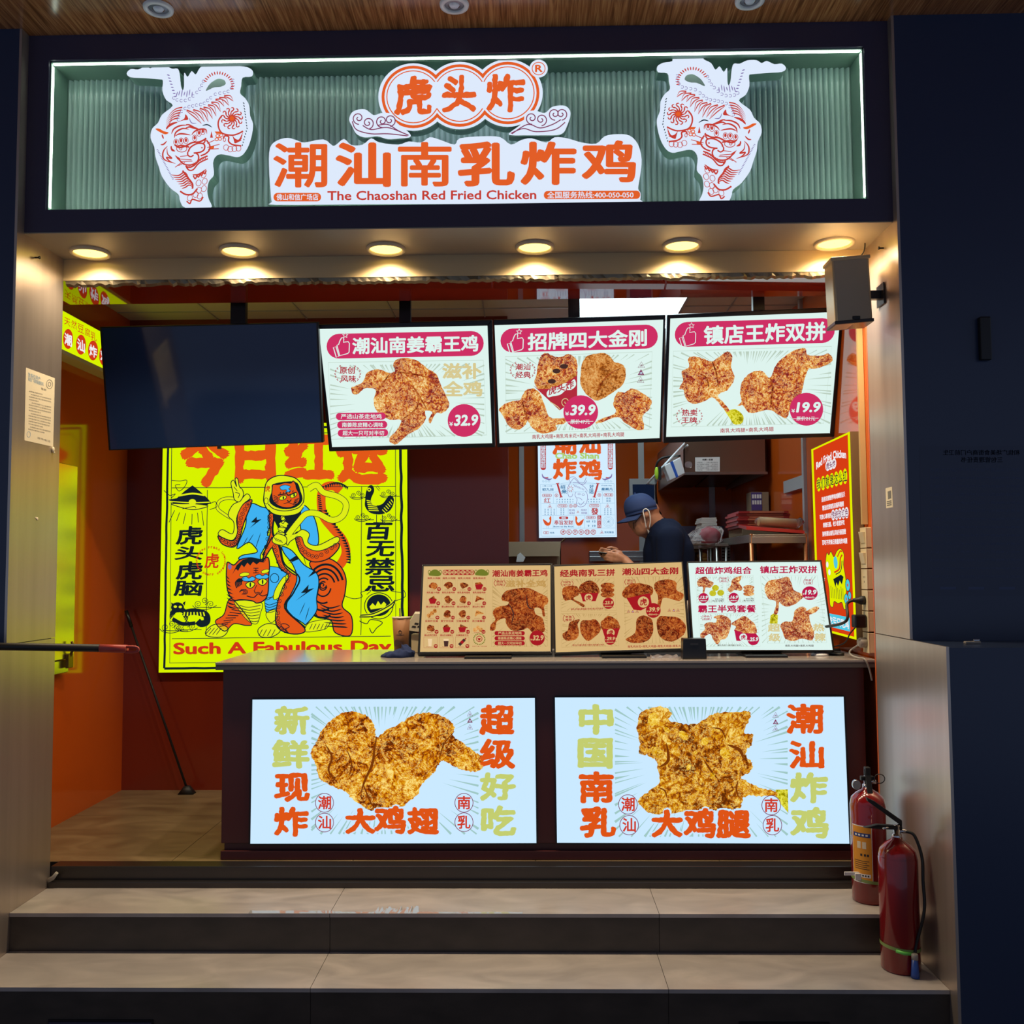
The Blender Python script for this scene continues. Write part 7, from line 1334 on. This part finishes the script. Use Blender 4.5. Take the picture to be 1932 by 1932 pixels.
# ------------------------------------------------------------------ fire extinguishers
def extinguisher(cx, cy, z0, H, R, lab, front):
    t = thing('fire_extinguisher', (cx, cy, z0), lab, 'fire extinguisher', 'red fire extinguishers on the steps')
    part('cylinder', t, 'red_paint', lambda m: m.lathe(cx, cy, ((R*.94, z0), (R, z0+.008), (R, z0+H*.86), (R*.985, z0+H*.865), (R*.985, z0+H*.87), (R*.9, z0+H*.925), (R*.62, z0+H*.97), (R*.3, z0+H), (R*.26, z0+H+.012)), 48))
    zt_ = z0+H+.01
    part('neck_valve', t, 'chrome', lambda m: [m.lathe(cx, cy, ((.021, zt_-.012), (.021, zt_+.012), (.014, zt_+.014), (.014, zt_+.05), (.01, zt_+.052)), 20), m.tube([(cx, cy, zt_+.025), (cx+.038, cy-.01, zt_+.025)], .009, 12)])
    if front:
        part('lever', t, 'rubber', lambda m: m.prism([(cx+.02, cy-.01, zt_+.045), (cx+.02, cy-.01, zt_+.07), (cx-.10, cy-.03, zt_+.155), (cx-.135, cy-.035, zt_+.172), (cx-.13, cy-.035, zt_+.155)], (0, .024, 0)), .003)
        part('carry_handle', t, 'rubber', lambda m: m.prism([(cx+.02, cy-.01, zt_+.030), (cx+.02, cy-.01, zt_+.046), (cx-.09, cy-.03, zt_+.058), (cx-.15, cy-.035, zt_+.046), (cx-.09, cy-.03, zt_+.040)], (0, .024, 0)), .002)
        part('safety_pin', t, 'chrome', lambda m: m.tube([(cx-.05, cy-.04, zt_+.05), (cx-.075, cy-.042, zt_+.044)], .004, 8))
        hp = [(cx+.035, cy-.012, zt_+.025), (cx+.062, cy-.03, zt_+.012), (cx+R+.002, cy-.05, zt_-.07), (cx+R-.004, cy-.07, z0+H*.72), (cx+R*.86, cy-.09, z0+H*.5), (cx+R*.5, cy-R*.9, z0+H*.24), (cx+R*.30, cy-R-.012, z0+.085)]
        part('hose', t, 'rubber', lambda m: m.tube(hp, .0065, 10, 8))
        nz = part('nozzle', t, 'blue_nozzle', lambda m: m.lathe(cx+R*.27, cy-R-.016, ((.018, z0+.003), (.016, z0+.02), (.0125, z0+.075)), 20))
        part('collar', nz, 'plug_grey', lambda m: m.lathe(cx+R*.28, cy-R-.015, ((.0135, z0+.074), (.0135, z0+.095), (.009, z0+.098)), 20))
        part('strap', t, 'green_band', lambda m: m.tube([(cx-R*.55, cy-R*.86, z0+.098), (cx-R*.2, cy-R-.004, z0+.094), (cx+R*.2, cy-R-.006, z0+.092)], .007, 8))
    else:
        part('lever', t, 'rubber', lambda m: m.prism([(cx-.012, cy-.045, zt_-.03), (cx+.012, cy-.045, zt_-.03), (cx+.012, cy-.012, zt_+.085), (cx-.012, cy-.012, zt_+.085)], (0, .016, 0)), .003)
        part('pressure_gauge', t, 'chrome', lambda m: m.rings([[(cx-.052+.018*math.cos(6.2832*k/18), cy-.005-y_, zt_+.012+.022*math.sin(6.2832*k/18)) for k in range(18)] for y_ in (-.008, .012)]))
        part('pin_ring', t, 'steel_dark', lambda m: m.tube([(cx+.052+.024*math.cos(6.2832*k/20), cy-.015, zt_+.04+.021*math.sin(6.2832*k/20)) for k in range(21)], .0025, 6))
        part('grip', t, 'rubber', lambda m: [m.box(cx-.012, cy*0+cx+.012, cy-.02, cy+.01, zt_+.05, zt_+.092), m.box(cx-.03, cx+.03, cy-.012, cy+.012, zt_+.03, zt_+.05)], .004)
        # paper label wrapped round the front left of the cylinder
        def lab_(m):
            a0, a1, za, zb = math.radians(192), math.radians(262), z0+H*.19, z0+H*.70
            def strip(u0, u1, v0, v1, mat, e):
                n = 10; m.mat(mat); P_ = [[(cx+(R+e)*math.cos(a0+(a1-a0)*(u0+(u1-u0)*i/n)), cy+(R+e)*math.sin(a0+(a1-a0)*(u0+(u1-u0)*i/n)), za+(zb-za)*v) for i in range(n+1)] for v in (v0, v1)]
                V0 = [m.bm.verts.new(p) for p in P_[0]]; V1 = [m.bm.verts.new(p) for p in P_[1]]
                for i in range(n): m._f([V0[i], V0[i+1], V1[i+1], V1[i]], True)
            strip(0, 1, 0, 1, 'white_print', .0008); strip(.03, .97, .015, .985, 'label_orange', .0012); strip(.1, .92, .80, .87, 'ink_blue', .0016); strip(.12, .9, .10, .16, 'white_print', .0016)
            for k in range(5): strip(.14, .85-.1*(k % 2), .24+k*.035, .25+k*.035, 'ink_dark', .0016)
            for u in (.45, .62, .75): strip(u, u+.09, .47, .51, 'ink_dark', .0016)
            for u in (.3, .55): strip(u, u+.18, .60, .72, 'paper', .0016)
            for u in range(6): strip(.16+u*.12, .23+u*.12, .115, .145, 'ink_dark', .002)
            for u in range(4): strip(.2+u*.17, .3+u*.17, .82, .85, 'white_print', .002)
        part('label', t, 'label_orange', lab_)
        part('cable_tie', t, 'white_print', lambda m: [m.box(cx-R-.05, cx-R*.8, cy-R*.62, cy-R*.55, z0+.125, z0+.14), m.box(cx-R-.004, cx-R*.72, cy-R*.72, cy-R*.6, z0+.105, z0+.135)])
    zb_ = z0+.1
    part('band', t, 'olive_band', lambda m: m.rings([[(cx+(R+.0015)*math.cos(6.2832*k/48), cy+(R+.0015)*math.sin(6.2832*k/48), z-.008*math.cos(6.2832*k/48)) for k in range(48)] for z in (zb_-.007, zb_+.007)], caps=False))
extinguisher(1.540, .20, 0, .50, .079, 'red fire extinguisher with orange label on the upper step beside the counter', False)
extinguisher(1.546, -.135, SL, .535, .080, 'red fire extinguisher with hose and blue nozzle on the lower step', True)
# ------------------------------------------------------------------ pole lying on the left ledge, small things on the right ledge
e1 = at('Y', -.25, 262, 1219); e0 = at('Y', -.25, -60, 1209)
t = thing('hook_pole', ((e0.x+e1.x)/2-.3, -.25, 1.19), 'black wrapped pole with a red tip lying on the left ledge', 'pole')
zz0 = 1.19+.0165; r_ = .0165
part('shaft', t, 'rod_black', lambda m: m.tube([(e0.x-.5, -.25, zz0), (XL, -.25, zz0), (e1.x-.16, -.25, zz0-.01)], r_, 14))
part('sleeve', t, 'rod_red', lambda m: m.tube([(e1.x-.165, -.25, zz0-.0105), (e1.x-.05, -.25, zz0-.014)], r_+.001, 14))
part('hook', t, 'rod_red', lambda m: m.tube([(e1.x-.06, -.255, zz0-.004), (e1.x-.012, -.255, zz0-.006), (e1.x, -.255, zz0-.016), (e1.x-.012, -.255, zz0-.026), (e1.x-.055, -.255, zz0-.026)], .006, 10, 6))
k0, k1 = at('Z', 1.2, 1778, 1207), at('Z', 1.2, 1818, 1207)
t = thing('pen', tuple(k0), 'thin silver pen lying on the dark right ledge', 'pen')
part('barrel', t, 'steel', lambda m: m.tube([(k0.x+.012, k0.y, 1.2035), (k1.x+.05, k0.y+.01, 1.2035)], .0035, 8)); part('cap', t, 'chrome', lambda m: m.tube([(k0.x, k0.y, 1.204), (k0.x+.012, k0.y, 1.2035)], .0055, 8))
k0 = at('Z', 1.2, 1840, 1213)
t = thing('lighter', tuple(k0), 'small dark lighter with a bright metal end on the right ledge beside the pen', 'lighter')
part('body', t, 'plug_grey', lambda m: m.box(k0.x-.045, k0.x+.02, k0.y-.012, k0.y+.012, 1.1965, 1.207), .003); part('metal_end', t, 'chrome', lambda m: m.box(k0.x-.01, k0.x+.016, k0.y-.008, k0.y+.008, 1.207, 1.216), .002)
sp = at('X', XL, 98, 1664)
tag(MB().mat('plug_grey').tube([(XL+.004, .36, .034), (XL+.03, .35, .05), (XL+.05, .345, .075)], [.012, .008], 8).build('plastic_scrap', loc=(XL+.02, .35, .03)), 'small grey plastic scrap at the foot of the left pillar on the upper step', 'scrap')

def wet(m):
    r = random.Random(6); fr, bk = [], []
    for i in range(130):
        px = 470+i*4; p = at('Z', .0006, px, 1721.5); d = r.uniform(.024, .028) if i < 40 else r.uniform(.012, .022) if i < 60 else r.uniform(.03, .09) if i < 80 else r.uniform(.012, .02)
        fr.append((p.x, .019, .0006)); bk.append((p.x, .019+d, min(.0006+d*.09, .0045)))
    v = [m.bm.verts.new(q) for q in fr]; u = [m.bm.verts.new(q) for q in bk]
    for i in range(129): m._f([v[i], v[i+1], u[i+1], u[i]])
mw = MB().mat('water'); wet(mw)
tag(mw.build('water_streak', loc=(-1.0, .03, .0004)), 'thin wet streak along the nosing of the upper step below the wing panel', 'water')
bpy.data.objects.remove(_to); bpy.data.curves.remove(_tc)
